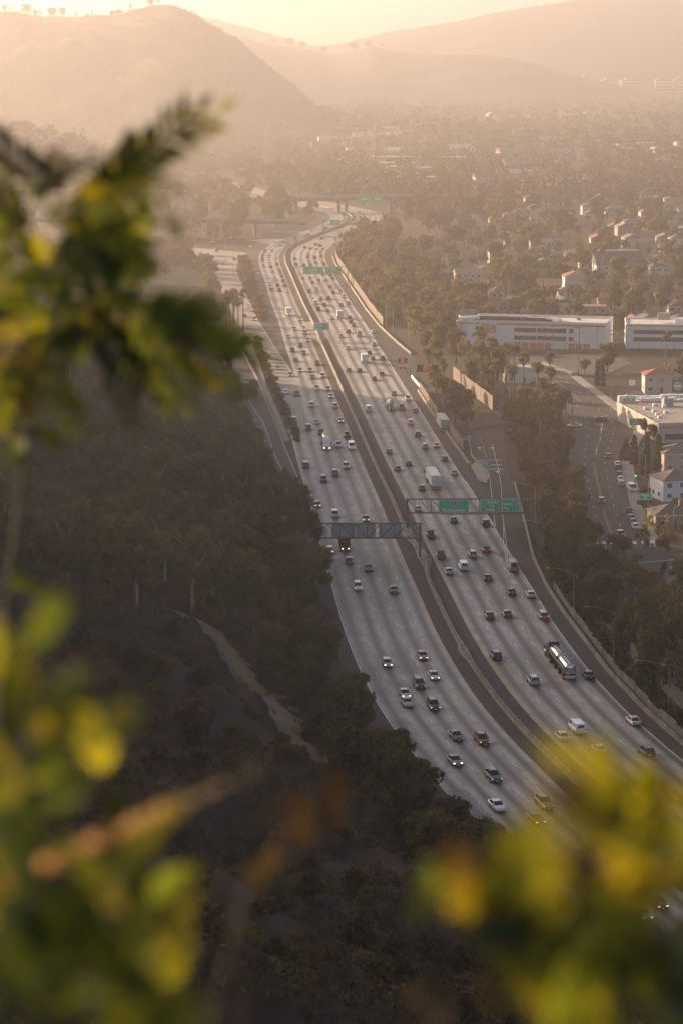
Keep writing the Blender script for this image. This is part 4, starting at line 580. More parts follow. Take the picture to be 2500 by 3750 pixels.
# ground-hugging dry brush and grass: nobody could count it
n=52000; ry=140+rng.random(n)**1.3*640; rx=rng.uniform(-115,60,n); tz=hill(rx,ry); dd=med_x(ry)-30-rx
tq=resample(TR,80); dist=np.min(np.hypot(rx[:,None]-tq[None,:,0],ry[:,None]-tq[None,:,1]),1)
ok=(dd>2)&(np.abs(rx)<.1415*ry+12)&(dist>np.where(ry>335,2.6,.8))&(fbm(rx,ry,.05,3.)>-.7); rx,ry,tz=rx[ok],ry[ok],tz[ok]
P=np.repeat(np.stack([rx,ry,tz+.25],1),9,0); P=P+rng.normal(0,1,P.shape)*np.array([.55,.55,.22]); d=rng.normal(0,1,P.shape); d[:,2]+=.6
V,Q=leaves(P,d,.30,2.6,-1.5,.5); sel=rng.random(len(Q))
hb=len(Q)//2
tag(link('dry_brush',npmesh('dry_brush',V[:hb*4],Q[:hb],MT['leaf_dry'])),'low brown dry brush covering the near slope','brush',kind='stuff')
tag(link('dry_grass',npmesh('dry_grass',V[hb*4:],Q[hb:]-hb*4,MT['drygrass'] if False else MT['leaf_dark'])),'low dark scrub covering the near slope','scrub',kind='stuff')
# ---- roadside strips on the left
random.seed(103)
q=resample(E_['slabR'],26); 
for i in range(26): tree('hedge',q[i,0]+2.0+random.uniform(-.4,.4),q[i,1]+random.uniform(-1,1),'green shrub in the left hedge strip','hedge strip shrubs',random.uniform(2.8,4.2))
a=resample(E_['collR'][1:6],44); b=resample(E_['stripR'],44)
for i in range(44):
    f=random.uniform(.25,.75); tree('russet',*(a[i]*(1-f)+b[i]*f),'russet shrub on the strip beside the collector road','russet strip shrubs',random.uniform(2.6,4.0),sx=1.3)
for i,(x,y,h) in enumerate([(-49,1021,17),(-47,1011,18),(-47,1026,16),(-45.8,1016,19),(-44.6,1024,17.5),(-43.4,1029,18),(-54,1027,15),(-56,1037,16),(-52,1015,13),(-57,1021,14),(-51,1033,15.5),(-60,1040,14),(-62,1032,15),(-66,1036,13)]):
    x+=random.uniform(-1.5,1.5); y+=random.uniform(-9,9); h*=random.uniform(.75,1.05)
    tree('palm%d'%(i%3+1),x,y,'fan palm, %s from the right in the sunlit palm clump left of the collector road'%ordinal(i+1),'palms left of the collector road',h)
hc=0
for it in range(3000):
    y=random.uniform(930,1440); xr=np.interp(y,[q[1] for q in E_['collL']][::-1],[q[0] for q in E_['collL']][::-1]) if y>1030 else -72
    x=xr-4-random.random()**1.2*95
    if near_tree(x,y,5.8) or not in_view(x,y,5): continue
    if -95<x<-70 and 960<y<1260: continue
    tree(random.choice(['olive1','olive2','tall1','euc3','oak1']),x,y,'hazy tree left of the collector road','hazy trees left of the collector road',random.uniform(9,15)); 
    hc+=1
    if hc>=130: break
# ---- right side: tall mass between the outgoing lanes and the houses
random.seed(104); c=0
def wall_x(y): return float(np.interp(y,[811,850,890,958,996,1056,1085,1168,1220,1306,1400,1450,1500,1560,1640],[31,33,38,31,26,19,17,11,7.5,2,-3,-2,2,11,25]))
for it in range(3000):
    y=random.uniform(960,1560); x=wall_x(y)+4.5+random.random()**1.3*46
    if x>wall_x(y)+46-(y-960)*.03: continue
    if 43<x<140 and 950<y<1012: continue
    if near_tree(x,y,5.6): continue
    front=x<wall_x(y)+16
    key=random.choice(['tall1','tall1','olive2','tall2','euc3','olive1']); lab=('tall sunlit tree in the first row behind the sound wall' if front else 'olive-green tree in the belt between sound wall and houses')
    tree(key,x,y,KW[key]+(' in front row behind sound wall' if front else ' between sound wall and houses'),'trees behind the sound wall',random.uniform(11,17)); c+=1
    if c>=175: break
for x,y,h,k in ((34,892,12,'euc3'),(36,868,10,'euc1'),(33.5,846,9,'olive1'),(35.5,824,10,'olive1'),(38.5,806,10.5,'olive1'),(41,795,9.5,'oak1'),(37,782,8,'oak2'),(40,772,7,'oak1'),(47,905,14,'euc2'),(50,880,15,'euc1'),(53,870,16,'euc3'),(46,860,12,'tall1'),(52,842,14,'tall1'),(57,880,15,'tall1'),(44,930,15,'tall1'),(38,945,16,'tall1'),(52,920,16,'euc1')):
    tree(k,x,y,KW[k]+' beside the amber message sign','trees beside the amber message sign',h)
for i,(x,y,h) in enumerate([(54,858,17),(58,850,16),(60.5,839,17),(62,823,16),(66,816,14),(71.5,825,16),(70,802,14),(65.5,788,12.5),(59,776,11),(52,812,15),(56,800,15)]):
    tree('palm%d'%(i%3+1),x,y,'fan palm, %s of the sunlit palms between exit ramp and side street'%ordinal(i+1),'palms between exit ramp and side street',h)
tree('palm1',122,905,'lone tall palm in front of the second storage building',h=14)
# ---- right side: trees between exit ramp / freeway wall and the side street
c=0
for it in range(4000):
    y=random.uniform(470,800); lo=float(np.interp(y,[408,430,458,486,508,534,567,617,655,700,760,800],[63,58.5,55,52.5,51,49.5,48.5,49.5,50.5,50.5,51.5,54])); hi=float(np.interp(y,[534,596,660,726,755,802],[57.5,60.4,63.6,68.2,71.5,74]))
    x=random.uniform(lo+1.5,hi)
    if near_tree(x,y,3.6 if y>560 else 4.6): continue
    key=random.choice(['tall2','oak1','oak2','olive1','tall2','pine','oak3'] if y<690 else ['olive1','olive2','tall1','euc3','oak1'])
    tree(key,x,y,KW[key]+' between exit ramp and side street','belt between exit ramp and side street',random.uniform(8,13) if y<700 else random.uniform(7,12),sx=.8); c+=1
    if c>=92: break
c=0
for it in range(4000):
    y=random.uniform(395,582); lo=float(np.interp(y,[390,408,430,458,486,508,534,567,600],[68,65,61,57.5,55,53,52,51,51])); x=random.uniform(lo,.1415*y+10)
    if near_tree(x,y,5.2) or x>96: continue
    key=random.choice(['euc1','euc2','euc3','oak1','oak3','tall2','eucbare','euc3','olive1'])
    tree(key,x,y,KW[key]+' in the lower right grove','shaded grove at the lower right',(random.uniform(8,14) if key[0]!='e' else random.uniform(10,17))*(.5 if y>485 and x<88 else 1)); c+=1
    if c>=64: break
tree('eucbare',69,462,'large half-bare eucalyptus with pale forked trunk in the lower right grove',h=17)
for i,(x,y,h) in enumerate([(85.5,699,9),(88.5,694,10),(91.5,690,10.5)]): tree('cyp',x,y,'narrow dark cypress, %s of three beside the right pavement'%ordinal(i+1),'three cypresses',h)
for i,(x,y,h) in enumerate([(92.5,868,9.5),(94,866,8.5)]): tree('cyp',x,y,'slim cypress, %s of the pair below the storage building'%('left' if i==0 else 'right'),'cypress pair',h)
for x,y,h,k,l in ((100,905,12,'tall1','broad sunlit tree in front of the gap between storage buildings'),(91,900,6,'olive1','small tree by the street bend below the storage building'),(95.5,752,6.5,'olive1','rounded street tree beside the flat-roofed shop'),(97,742,6,'oak1','dark street tree at the shop corner'),(86,672,5,'oak2','low dark tree over the driveway by the white van'),(84,706,7,'pine','dark pointed tree at the kerb below the shop'),(82,640,5,'oak2','bushy tree in front of the white house'),(88,622,5,'oak1','small dark tree beside the grey-roofed house'),(80,628,4,'oak3','dark round shrub-like tree by the parked pickup'),(131,905,10,'olive1','olive-green tree beneath the second storage building'),(126,890,8,'olive2','upright tree beside the red-roofed house'),(112,868,7,'oak1','dark tree left of the red-roofed house')): tree(k,x,y,l,h=h)
for i,(x,y) in enumerate([(93.9,765),(94.4,771),(95.2,777)]): tree('hedge',x+2,y,'clipped box hedge block, %s along the shop pavement'%ordinal(i+1),'clipped hedge blocks',2.6)
# ================================================================ vehicles  (local axes: x forward, y left, origin on the ground under the centre)
CARDIM={ # length,width,height, hood z, belt z, cabin base rear x, roof rear x, roof front x, cabin base front x (fractions of half length), deck z
 's':(4.75,1.84,1.44,.86,.92,-.72,-.42,.14,.46,.98),'h':(4.25,1.78,1.50,.88,.95,-.93,-.74,.16,.52,.95),'u':(4.75,1.92,1.76,1.02,1.08,-.97,-.84,.14,.44,1.08),
 'm':(5.0,1.98,1.76,.98,1.02,-.97,-.86,.30,.66,1.02),'p':(5.7,1.98,1.86,1.10,1.16,-.12,-.06,.24,.44,1.12),'v':(5.6,2.05,2.15,1.12,1.2,-.985,-.95,.40,.62,1.2),'vr':(5.8,2.05,2.5,1.15,1.25,-.985,-.96,.44,.64,1.25)}
VP={}
def car_meshes(k):
    L,W,Hh,hz,bz,a0,a1,a2,a3,dz=CARDIM[k]; h=L/2; w=W/2; z0=.24
    st=[(-1,.80,.55,dz-.14),(-.985,.90,.38,dz-.05),(-.9,.97,.28,dz),(a0+.03,1,.24,bz if k!='p' else 1.0),(a3,1,.24,bz-.01),(.80,.97,.24,hz-.04),(.93,.90,.26,hz-.14),(.985,.80,.32,hz-.24),(1,.66,.42,hz-.32)]
    st=sorted(st); rings=[]
    for x,f,zb,zt in st:
        X=x*h; a=w*f; zm=lerp(zb,zt,.55)
        rings.append([(X,-a*.90,zb),(X,-a,lerp(zb,zt,.3)),(X,-a,zm),(X,-a*.97,lerp(zm,zt,.7)),(X,-a*.86,zt),(X,a*.86,zt),(X,a*.97,lerp(zm,zt,.7)),(X,a,zm),(X,a,lerp(zb,zt,.3)),(X,a*.90,zb)])
    body=MB().loft(rings)
    bw,tw=w*.93,w*(.74 if k not in('v','vr') else .86)
    B=[(a0*h,bw),(a3*h,bw*.97)]; T=[(a1*h,tw),(a2*h,tw*.98)]; zb=bz-.03
    r=[(B[0][0],-B[0][1],zb),(B[1][0],-B[1][1],zb),(B[1][0],B[1][1],zb),(B[0][0],B[0][1],zb)]
    mt=[(T[0][0],-T[0][1],Hh-.05),(T[1][0],-T[1][1],Hh-.06),(T[1][0],T[1][1],Hh-.06),(T[0][0],T[0][1],Hh-.05)]
    tp=[(T[0][0]+.12,-T[0][1]*.86,Hh),(T[1][0]-.12,-T[1][1]*.86,Hh-.005),(T[1][0]-.12,T[1][1]*.86,Hh-.005),(T[0][0]+.12,T[0][1]*.86,Hh)]
    body.loft([r,mt,tp])
    if k=='p':                                             # open bed
        body.box(-h*.96,a0*h-.05,-w*.93,-w*.83,.9,1.15); body.box(-h*.96,a0*h-.05,w*.83,w*.93,.9,1.15); body.box(-h*.985,-h*.95,-w*.93,w*.93,.7,1.15)
    for y in (-1,1): body.box(a3*h-.12,a3*h+.1,y*(w+.02)-.11,y*(w+.02)+.11,bz+.02,bz+.2)     # mirrors
    bm=body.mesh('body',[PAINT],False)
    def panel(p,q,r_,s_,ins,out,name):
        p,q,r_,s_=[Vector(v) for v in (p,q,r_,s_)]; c=(p+q+r_+s_)/4; n=(q-p).cross(s_-p).normalized()
        if n.dot(c-Vector((c.x*.2,0,.8)))<0: n=-n
        P=[c+(v-c)*ins+n*out for v in (p,q,r_,s_)]; Bk=[v-n*.03 for v in P]
        return MB().add(P+Bk,[(0,1,2,3),(7,6,5,4),(0,4,5,1),(1,5,6,2),(2,6,7,3),(3,7,4,0)]).mesh(name,MT['glass'])
    o={'body':[(bm,'body')],'glass':[]}
    o['glass'].append((panel(r[1],r[2],mt[2],mt[1],.90,.012,'windshield'),'windshield'))
    o['glass'].append((panel(r[0],r[3],mt[3],mt[0],.86 if k not in('v','vr') else .62,.012,'rear_window'),'rear_window'))
    if k in('v','vr'):
        for sgn,i,j in ((-1,0,1),(1,3,2)):
            A=Vector(r[i]).lerp(Vector(r[j]),.72); C=Vector(mt[i]).lerp(Vector(mt[j]),.74); o['glass'].append((panel(A,r[j],mt[j],C,.86,.012,'side_window'),'side_window'))
    else:
        for i,j in ((0,1),(3,2)): o['glass'].append((panel(r[i],r[j],mt[j],mt[i],.86,.012,'side_window'),'side_window'))
    rr=.33 if k in 'shm' else .38
    wm=MB()
    wm.tube([(0,-.12,0),(0,.12,0)],rr,12,0); wm.tube([(0,-.128,0),(0,.128,0)],rr*.6,10,1)
    o['wheel']=wm.mesh('wheel',[MT['black'],MT['rim']]); o['wr']=rr; o['wp']=[(x*h,y*(w-.13),rr) for x in (-.60,.62) for y in (-1,1)]
    zl=lerp(.42,hz,.55); o['hl']=MB().box(-.16,.03,-.17,.17,-.06,.06).mesh('headlight',MT['headlight']); o['hlp']=[(h*.955,y*w*.66,zl) for y in(-1,1)]
    o['hlc']=MB().box(-.16,.03,-.17,.17,-.06,.06).mesh('headlight',MT['headlight_cool']); o['hlo']=MB().box(-.16,.03,-.20,.20,-.07,.07).mesh('headlight',MT['headlight_off'])
    zt=dz-.22 if k in 'shp' else dz-.05; o['tl']=MB().box(-.05,.12,-.16,.16,-.08,.08).mesh('tail_light',MT['tail']); o['tlb']=MB().box(-.05,.12,-.18,.18,-.09,.09).mesh('tail_light',MT['brake']); o['tlp']=[(-h*.985,y*w*.70,zt) for y in(-1,1)]
    o['plate']=MB().box(-.03,.02,-.16,.16,-.08,.08).mesh('licence_plate',MT['plate']); o['pp']=[(-h*1.003,0,.62),(h*1.003,0,.42)]
    o['bump']=MB().box(-h*.99,-h*.9,-w*.86,w*.86,.26,.40).box(h*.9,h*.985,-w*.78,w*.78,.24,.36).mesh('bumper',MT['trim'])
    o['L']=L
    if k=='vr':
        q=MB()
        for y in (-.7,.7): q.tube([(-2.2,y,2.62),(1.2,y,2.62)],.04,4)
        for x in (-2,-.6,.9): q.tube([(x,-.75,2.5),(x,-.7,2.64),(x,.7,2.64),(x,.75,2.5)],.035,4)
        for y in (-.5,-.15): q.tube([(-2.7,y,2.70),(1.4,y,2.70)],.045,4,1)
        for x in np.arange(-2.5,1.3,.35): q.tube([(x,-.5,2.70),(x,-.15,2.70)],.02,4,1)
        o['rack']=q.mesh('ladder_rack',[MT['darksteel'],MT['whitegel']])
    if k=='u':
        o['rails']=MB().box(a1*h+.2,a2*h-.1,-w*.70,-w*.65,Hh-.03,Hh+.05).box(a1*h+.2,a2*h-.1,w*.65,w*.70,Hh-.03,Hh+.05).mesh('roof_rails',MT['trim'])
    return o
PCOL={'w':(.70,.70,.69),'s':(.36,.37,.38),'g':(.105,.105,.105),'d':(.014,.014,.015),'t':(.23,.19,.13),'r':(.13,.018,.016),'k':(.4,.4,.4),'c':(.5,.5,.5)}
CW={'w':'white','s':'silver','g':'grey','d':'black','t':'tan','r':'dark red','k':'grey','c':'chrome'}
TW={'s':'sedan','u':'SUV','p':'pickup truck','v':'cargo van','vr':'ladder-rack van','m':'minivan','h':'hatchback','box':'box truck','semi':'articulated truck','tank':'tanker truck','dtank':'double tanker truck','mix':'round-tank truck'}
NM={'s':'sedan_car','u':'sport_utility_car','p':'pickup_truck','v':'cargo_van','vr':'cargo_van','m':'minivan_car','h':'hatchback_car','box':'box_truck','semi':'articulated_truck','tank':'tanker_truck','dtank':'tanker_truck','mix':'tank_truck'}
def jitcol(c):
    k=random.uniform(.8,1.25); return tuple(min(.8,x*k) for x in c)
def make_car(k,c,x,y,ang,label,group,near_end,toward,detail,lights,z=.02):
    if k not in VP: VP[k]=car_meshes(k)
    p=VP[k]; L=p['L']; dx,dy=math.cos(ang),math.sin(ang)
    if near_end: sg=-1 if toward else 1; x+=dx*sg*L/2; y+=dy*sg*L/2
    o=thing(NM[k],(x,y,z),ang,label,'van' if k[0]=='v' else ('pickup' if k=='p' else 'car'),group); pc=jitcol(PCOL[c])
    b=link('body',p['body'][0][0],o); b.color=c4(pc)
    for m,n in p['glass']: link(n,m,o)
    for q in p['wp']: link('wheel',p['wheel'],o,q)
    if toward:
        m=p['hlc'] if lights==2 else (p['hl'] if lights else p['hlo'])
        for q in p['hlp']: link('headlight',m,o,q)
    else:
        m=p['tlb'] if lights==1 else p['tl']
        for q in p['tlp']: link('tail_light',m,o,q)
    if detail:
        if not toward:
            for q in p['hlp']: link('headlight',p['hlo'],o,q)
        else:
            for q in p['tlp']: link('tail_light',p['tl'],o,q)
        for q in p['pp']: link('licence_plate',p['plate'],o,q)
        link('bumper',p['bump'],o)
    if 'rack' in p: link('ladder_rack',p['rack'],o)
    if 'rails' in p and detail: link('roof_rails',p['rails'],o)
    return o
WHEEL_T=None
def axle(o,x,w=1.12,dual=True):
    global WHEEL_T
    if WHEEL_T is None: WHEEL_T=MB().tube([(0,-.28,0),(0,.28,0)],.50,14,0).tube([(0,-.29,0),(0,.29,0)],.28,10,1).mesh('wheel',[MT['black'],MT['rim']])
    for s in (-1,1): link('wheel',WHEEL_T,o,(x,s*w*.88,.5))
def cab(o,xf,pm,long=True,stack=True,dark=False):
    """road tractor, front bumper at x=xf"""
    b=MB(); b.loft([[(xf-q[0],-q[1],q[2]),(xf-q[0],q[1],q[2]),(xf-q[0],q[1]*.92,q[3]),(xf-q[0],-q[1]*.92,q[3])] for q in ((0,.95,.5,1.25),(.15,1.05,.45,1.55),(1.6,1.15,.5,1.75),(1.75,1.2,.5,1.8),(2.35,1.2,.5,2.85),(2.6,1.2,.5,3.0),(4.1,1.2,.6,3.65),(4.2,1.18,.7,3.6))])
    body=b.build('cab',pm,o)
    MB().add([(xf-1.80,-1.02,1.85),(xf-1.80,1.02,1.85),(xf-2.32,.98,2.75),(xf-2.32,-.98,2.75)],[(0,1,2,3)]).build('windshield',MT['glass'],o)
    for s in (-1,1): MB().add([(xf-1.95,s*1.205,1.8),(xf-2.9,s*1.205,1.8),(xf-2.9,s*1.14,2.7),(xf-2.4,s*1.14,2.7)],[(0,1,2,3)]).build('side_window',MT['glass'],o)
    MB().box(xf-.02,xf+.04,-.6,.6,.75,1.35).build('grille',MT['chrome'],o)
    MB().box(xf-.1,xf+.12,-1.1,1.1,.35,.62).build('bumper',MT['chrome'],o)
    for s in (-1,1):
        MB().box(xf-.25,xf+.05,s*.82-.2,s*.82+.2,.85,1.1).build('headlight',MT['headlight'],o)
        MB().tube([(xf-1.9,s*1.15,1.9),(xf-1.8,s*1.45,2.0),(xf-1.8,s*1.45,2.6)],.05,4).box(xf-1.9,xf-1.7,s*1.45-.12,s*1.45+.12,1.9,2.5).build('mirror',MT['trim'],o)
        if stack: MB().tube([(xf-4.25,s*1.05,.9),(xf-4.25,s*1.05,4.0)],.09,7).build('exhaust_stack',MT['chrome'],o)
    MB().box(xf-7.0,xf-.8,-.45,.45,.55,.85).build('chassis',MT['darksteel'],o)
    axle(o,xf-1.1); axle(o,xf-5.3); axle(o,xf-6.6)
def box_trailer(o,x0,x1,pm,z0=1.1,z1=4.05):
    w=1.28
    MB().box(x0,x1,-w,w,z0,z1).build('cargo_box',pm,o)
    e=MB()
    for s in (-1,1): e.box(x0-.02,x0+.06,s*w-.06 if s>0 else s*w-.02,s*w+.02 if s>0 else s*w+.06,z0-.02,z1+.02)
    e.box(x0-.025,x0+.05,-w,w,z1-.12,z1+.015); e.box(x0-.025,x0+.05,-w,w,z0-.15,z0+.06); e.build('rear_frame',MT['steel'],o)
    for s in (-1,1):
        d=MB().box(x0-.018,x0,s*.64-.60,s*.64+.60,z0+.08,z1-.14).build('rear_door',pm,o)
        MB().tube([(x0-.03,s*.12,z0+.1),(x0-.03,s*.12,z1-.2)],.02,4).tube([(x0-.03,s*.32,z0+.1),(x0-.03,s*.32,z1-.2)],.02,4).build('lock_rod',MT['steel'],d)
        MB().box(x0-.05,x0+.05,s*1.0-.16,s*1.0+.16,z0-.3,z0-.18).build('tail_light',MT['tail'],o)
    MB().box(x0,x0+.1,-1.15,1.15,.45,.6).box(x0,x0+.08,-.7,-.6,.5,z0).box(x0,x0+.08,.6,.7,.5,z0).build('underrun_bar',MT['whitegel'],o)
def tank_mesh(x0,x1,r,zc,ey=1.):
    rings=[]
    for x,f in ((x0,.35),(x0+.12,.75),(x0+.35,.97),(x0+.6,1),(x1-.6,1),(x1-.35,.97),(x1-.12,.75),(x1,.35)):
        rings.append([(x,r*f*ey*math.cos(t),zc+r*f*math.sin(t)) for t in np.linspace(0,2*math.pi,20,endpoint=False)])
    return MB().loft(rings).mesh('tank',MT['chrome'],True)
def make_truck(k,c,x,y,ang,label,group,toward,yaw=0):
    Ls={'box':7.6,'semi':19.5,'tank':14.,'dtank':21.,'mix':11.}; L=Ls[k]; dx,dy=math.cos(ang),math.sin(ang); sg=-1 if toward else 1
    x+=dx*sg*L/2; y+=dy*sg*L/2; o=thing(NM[k],(x,y,.02),ang,label,'truck',group); h=L/2
    pm=MT['whitegel'] if c!='d' else MT['darkbody']
    if k=='box':
        b=MB().loft([[(h-q[0],-q[1],q[2]),(h-q[0],q[1],q[2]),(h-q[0],q[1]*.92,q[3]),(h-q[0],-q[1]*.92,q[3])] for q in ((0,.92,.45,1.15),(.1,1.0,.4,1.35),(.75,1.02,.4,1.5),(1.35,1.02,.4,2.3),(2.3,1.02,.5,2.38))]).build('cab',pm,o)
        MB().add([(h-.80,-.92,1.54),(h-.80,.92,1.54),(h-1.32,.88,2.24),(h-1.32,-.88,2.24)],[(0,1,2,3)]).build('windshield',MT['glass'],o)
        for s in (-1,1):
            MB().box(h-2.0,h-1.15,s*1.02-.01,s*1.02+.01,1.5,2.15).build('side_window',MT['glass'],o)
            MB().box(h-.2,h+.03,s*.7-.2,s*.7+.2,.85,1.05).build('headlight',MT['headlight'] if (c=='d' or toward) else MT['headlight_off'],o)
            MB().box(h-1.1,h-.95,s*1.2-.1,s*1.2+.1,1.5,2.0).build('mirror',MT['trim'],o)
        MB().box(h+.0,h+.08,-.55,.55,.6,1.0).build('grille',MT['trim'],o)
        MB().box(-h+.2,h-2.2,-.4,.4,.5,.8).build('chassis',MT['darksteel'],o)
        box_trailer(o,-h,h-2.4,pm,.85,3.5 if c!='d' else 3.3); axle(o,h-1.0,1.05); axle(o,-h+1.9,1.05)
    elif k=='semi':
        cab(o,h,MT['whitegel'] if c=='w' else MT['darkbody']); box_trailer(o,-h,h-4.6,MT['whitegel'] if c=='w' else M('pale_grey_trailer',(.42,.40,.37),.5)); axle(o,-h+1.4); axle(o,-h+2.7)
        MB().box(-h+4.,-h+4.2,-1.,1.,.4,1.1).box(-h+1,-h+3.2,-.5,.5,.6,1.1).build('undercarriage',MT['darksteel'],o)
    elif k=='tank':
        cab(o,h,MT['whitegel']); link('tank',tank_mesh(-h,h-4.6,1.22,2.35,1.),o)
        q=MB()
        for s in (-.45,.45): q.tube([(-h+.8,s,3.62),(h-5.4,s,3.62)],.05,4)
        for xx in np.arange(-h+.9,h-5.4,.9): q.tube([(xx,-.45,3.62),(xx,.45,3.62)],.04,4)
        q.build('roof_walkway',MT['steel'],o); MB().box(-h,h-4.6,-.45,.45,.7,1.2).build('chassis',MT['darksteel'],o); axle(o,-h+1.3); axle(o,-h+2.6)
    elif k=='dtank':
        cab(o,h,MT['darkbody']); 
        for x0,x1 in ((-h+.3,-h+7.6),(-h+8.9,h-4.6)):
            link('tank',tank_mesh(x0,x1,1.15,2.15,1.05),o)
            q=MB()
            for s in (-.5,.5): q.box(x0+.6,x1-.6,s-.06,s+.06,3.2,3.36)
            for xx in np.arange(x0+.8,x1-.6,1.4): q.box(xx,xx+.35,-.45,.45,3.24,3.34)
            q.build('roof_walkway',MT['darksteel'],o)
            MB().box(x0,x1,-.5,.5,.75,1.2).build('chassis',MT['darksteel'],o); axle(o,x0+1.2); axle(o,x1-1.4)
        MB().box(-h,-h+.3,-1.2,1.2,.55,1.0).build('bumper',MT['whitegel'],o)
        for s in (-1,1): MB().box(-h-.04,-h+.02,s*.95-.15,s*.95+.15,.68,.86).build('tail_light',MT['tail'],o)
        MB().tube([(-h+7.5,0,.9),(-h+9,0,.9)],.08,6).build('drawbar',MT['darksteel'],o)
    elif k=='mix':
        cab(o,h,MT['whitegel'],stack=False)
        rings=[]
        for xx,r in ((-h+.6,.45),(-h+1.2,.8),(-h+2.6,1.15),(-h+4.2,1.2),(h-5.2,1.05),(h-4.5,.6)):
            rings.append([(xx,r*math.cos(t),2.35+r*math.sin(t)+.12*(h-4.5-xx)/5) for t in np.linspace(0,2*math.pi,18,endpoint=False)])
        MB().loft(rings).build('drum',MT['whitegel'],o,True)
        MB().tube([(-h+.9,0,3.4),(-h+.3,0,3.2),(-h-.1,0,2.1)],[.5,.45,.3],8).build('chute',MT['steel'],o)
        MB().box(-h+.2,-h+.35,-1.15,-.45,.5,1.5).box(-h+.2,-h+.35,.45,1.15,.5,1.5).build('mudguard',MT['whitegel'],o)
        MB().box(-h+.2,h-4,-.45,.45,.7,1.2).build('chassis',MT['darksteel'],o); axle(o,-h+1.4); axle(o,-h+2.7)
    return o
random.seed(55)
lanes={}
for rec in FREEWAY_CARS:
    x,y,k,c,d=rec; s,off=s_of(x,y)
    ln=int((abs(off)-E0)/LW)+1; ln=max(1,min(ln,5)) if abs(off)<22.9 else 6
    if k=='semi' and c=='k': ln=9
    lanes.setdefault((d,ln),[]).append([s,off,k,c])
ORDW={1:'inside lane by the median',2:'second lane from the median',3:'middle lane',4:'fourth lane from the median',5:'outer lane',6:'outer shoulder lane'}
FIXED={'tank':'silver tanker truck with pale cab coming towards the camera in the oncoming lanes','dtank':'chrome double tanker truck driving away in the outgoing lanes','mix':'white round-tank truck driving away in the outgoing lanes'}
for (d,ln),lst in sorted(lanes.items()):
    lst.sort(); prev=-99
    for i,(s,off,k,c) in enumerate(lst):
        Lk={'box':7.6,'semi':19.5,'tank':14.,'dtank':21.,'mix':11.}.get(k) or CARDIM[k][0]
        if s<prev+1.2: s=prev+1.2
        prev=s+Lk
        if ln<6: off=math.copysign(E0+(ln-.5)*LW,off)*.75+off*.25
        p=cl(s,off); ang=cl_ang(s+Lk/2); toward=d=='d'
        if toward: ang+=math.pi
        side='oncoming' if toward else 'outgoing'
        lab='%s %s, %s in the %s of the %s carriageway'%(CW[c],TW[k],ordinal(i+1)+' up',ORDW.get(ln,''),side)
        if k in FIXED: lab=FIXED[k]
        if ln==9: lab='grey articulated truck with black cab stopped on the shoulder beside the grey fence'
        g='vehicles on the %s carriageway'%side; Y=p[1]
        if k in ('box','semi','tank','dtank','mix'): make_truck(k,c,p[0]+(1.2 if ln==9 else 0),p[1],ang,lab,g,toward)
        else:
            lights=(2 if random.random()<.13 else (1 if random.random()<.62 else 0)) if toward else (1 if random.random()<.07 else 0)
            make_car(k,c,p[0],p[1],ang,lab,g,True,toward,Y<900,lights)
cR=resample(E_['collR'],60)
for i,(x,y,k,c,d) in enumerate(sorted(COLLECTOR_CARS,key=lambda r:r[1])):
    j=int(np.argmin(np.abs(cR[:,1]-y))); j=min(max(j,1),58); t=cR[j+1]-cR[j-1]; ang=math.atan2(t[1],t[0])
    if k=='p': make_car(k,c,x,y,math.atan2(-58.,-5.) if False else math.atan2(-60,6.5),'silver pickup alone on the dark entry ramp','cars on the left ramps',True,True,True,0)
    else: make_car(k,c,x,y,ang,'%s %s, %s from the near end of the pale collector road'%(CW[c],TW[k],ordinal(i+1)),'cars on the collector road',True,True,False,1 if i%2 else 0)
SLAB={0:'black SUV crossing the side street junction',1:'black sedan with lit brake lamps on the side street',2:'grey SUV driving away on the side street below the cypresses',3:'white car parked at the kerb, farthest of the row',4:'black sedan parked second in the kerb row',5:'black sedan parked alone at the kerb beside the cypresses',6:'white car parked just behind a silver one at the kerb',7:'silver car parked nearest in the upper kerb row',8:'black SUV waiting by the pedestrian crossing',9:'black pickup parked under the lower green street sign',10:'grey sedan parked behind the black pickup',11:'black sedan parked third in the lower kerb row',12:'white sedan parked in the lower kerb row',13:'black pickup parked nearest the crossing',14:'dark SUV at the top of the side street',15:'white van parked in the driveway above the white house',16:'white sedan turning out beside the stop sign',17:'silver sedan parked below the storage building',18:'grey sedan half hidden by the street trees'}
sm=(stl+sw)/2
for i,(x,y,k,c,d) in enumerate(STREET_CARS):
    j=int(np.argmin(np.abs(sm[:,1]-y))); j=min(max(j,1),58); t=sm[j-1]-sm[j+1]; ang=math.atan2(t[1],t[0])
    if i in (11,12): y-=(i-10)*1.2
    if i==13: y-=4.5
    if d=='a': ang+=.5
    if d=='p': ang=math.pi*.5+.15+math.pi
    if d=='x': ang=math.pi
    if d=='y': ang=.15
    if d=='k': x=float(np.interp(-y,-sw[:,1],sw[:,0]))-1.15
    make_car(k,c,x,y,ang+(math.pi if d=='d' else 0),SLAB[i],'cars on the side street',d not in 'xy',d=='d' or d=='p',True,1 if i in (1,2,8) else 0,.14 if d in 'py' else .02)
make_car('s','w',-88.6,992,-.2,'white sedan on the hazy left cross street',None,False,True,False,0)
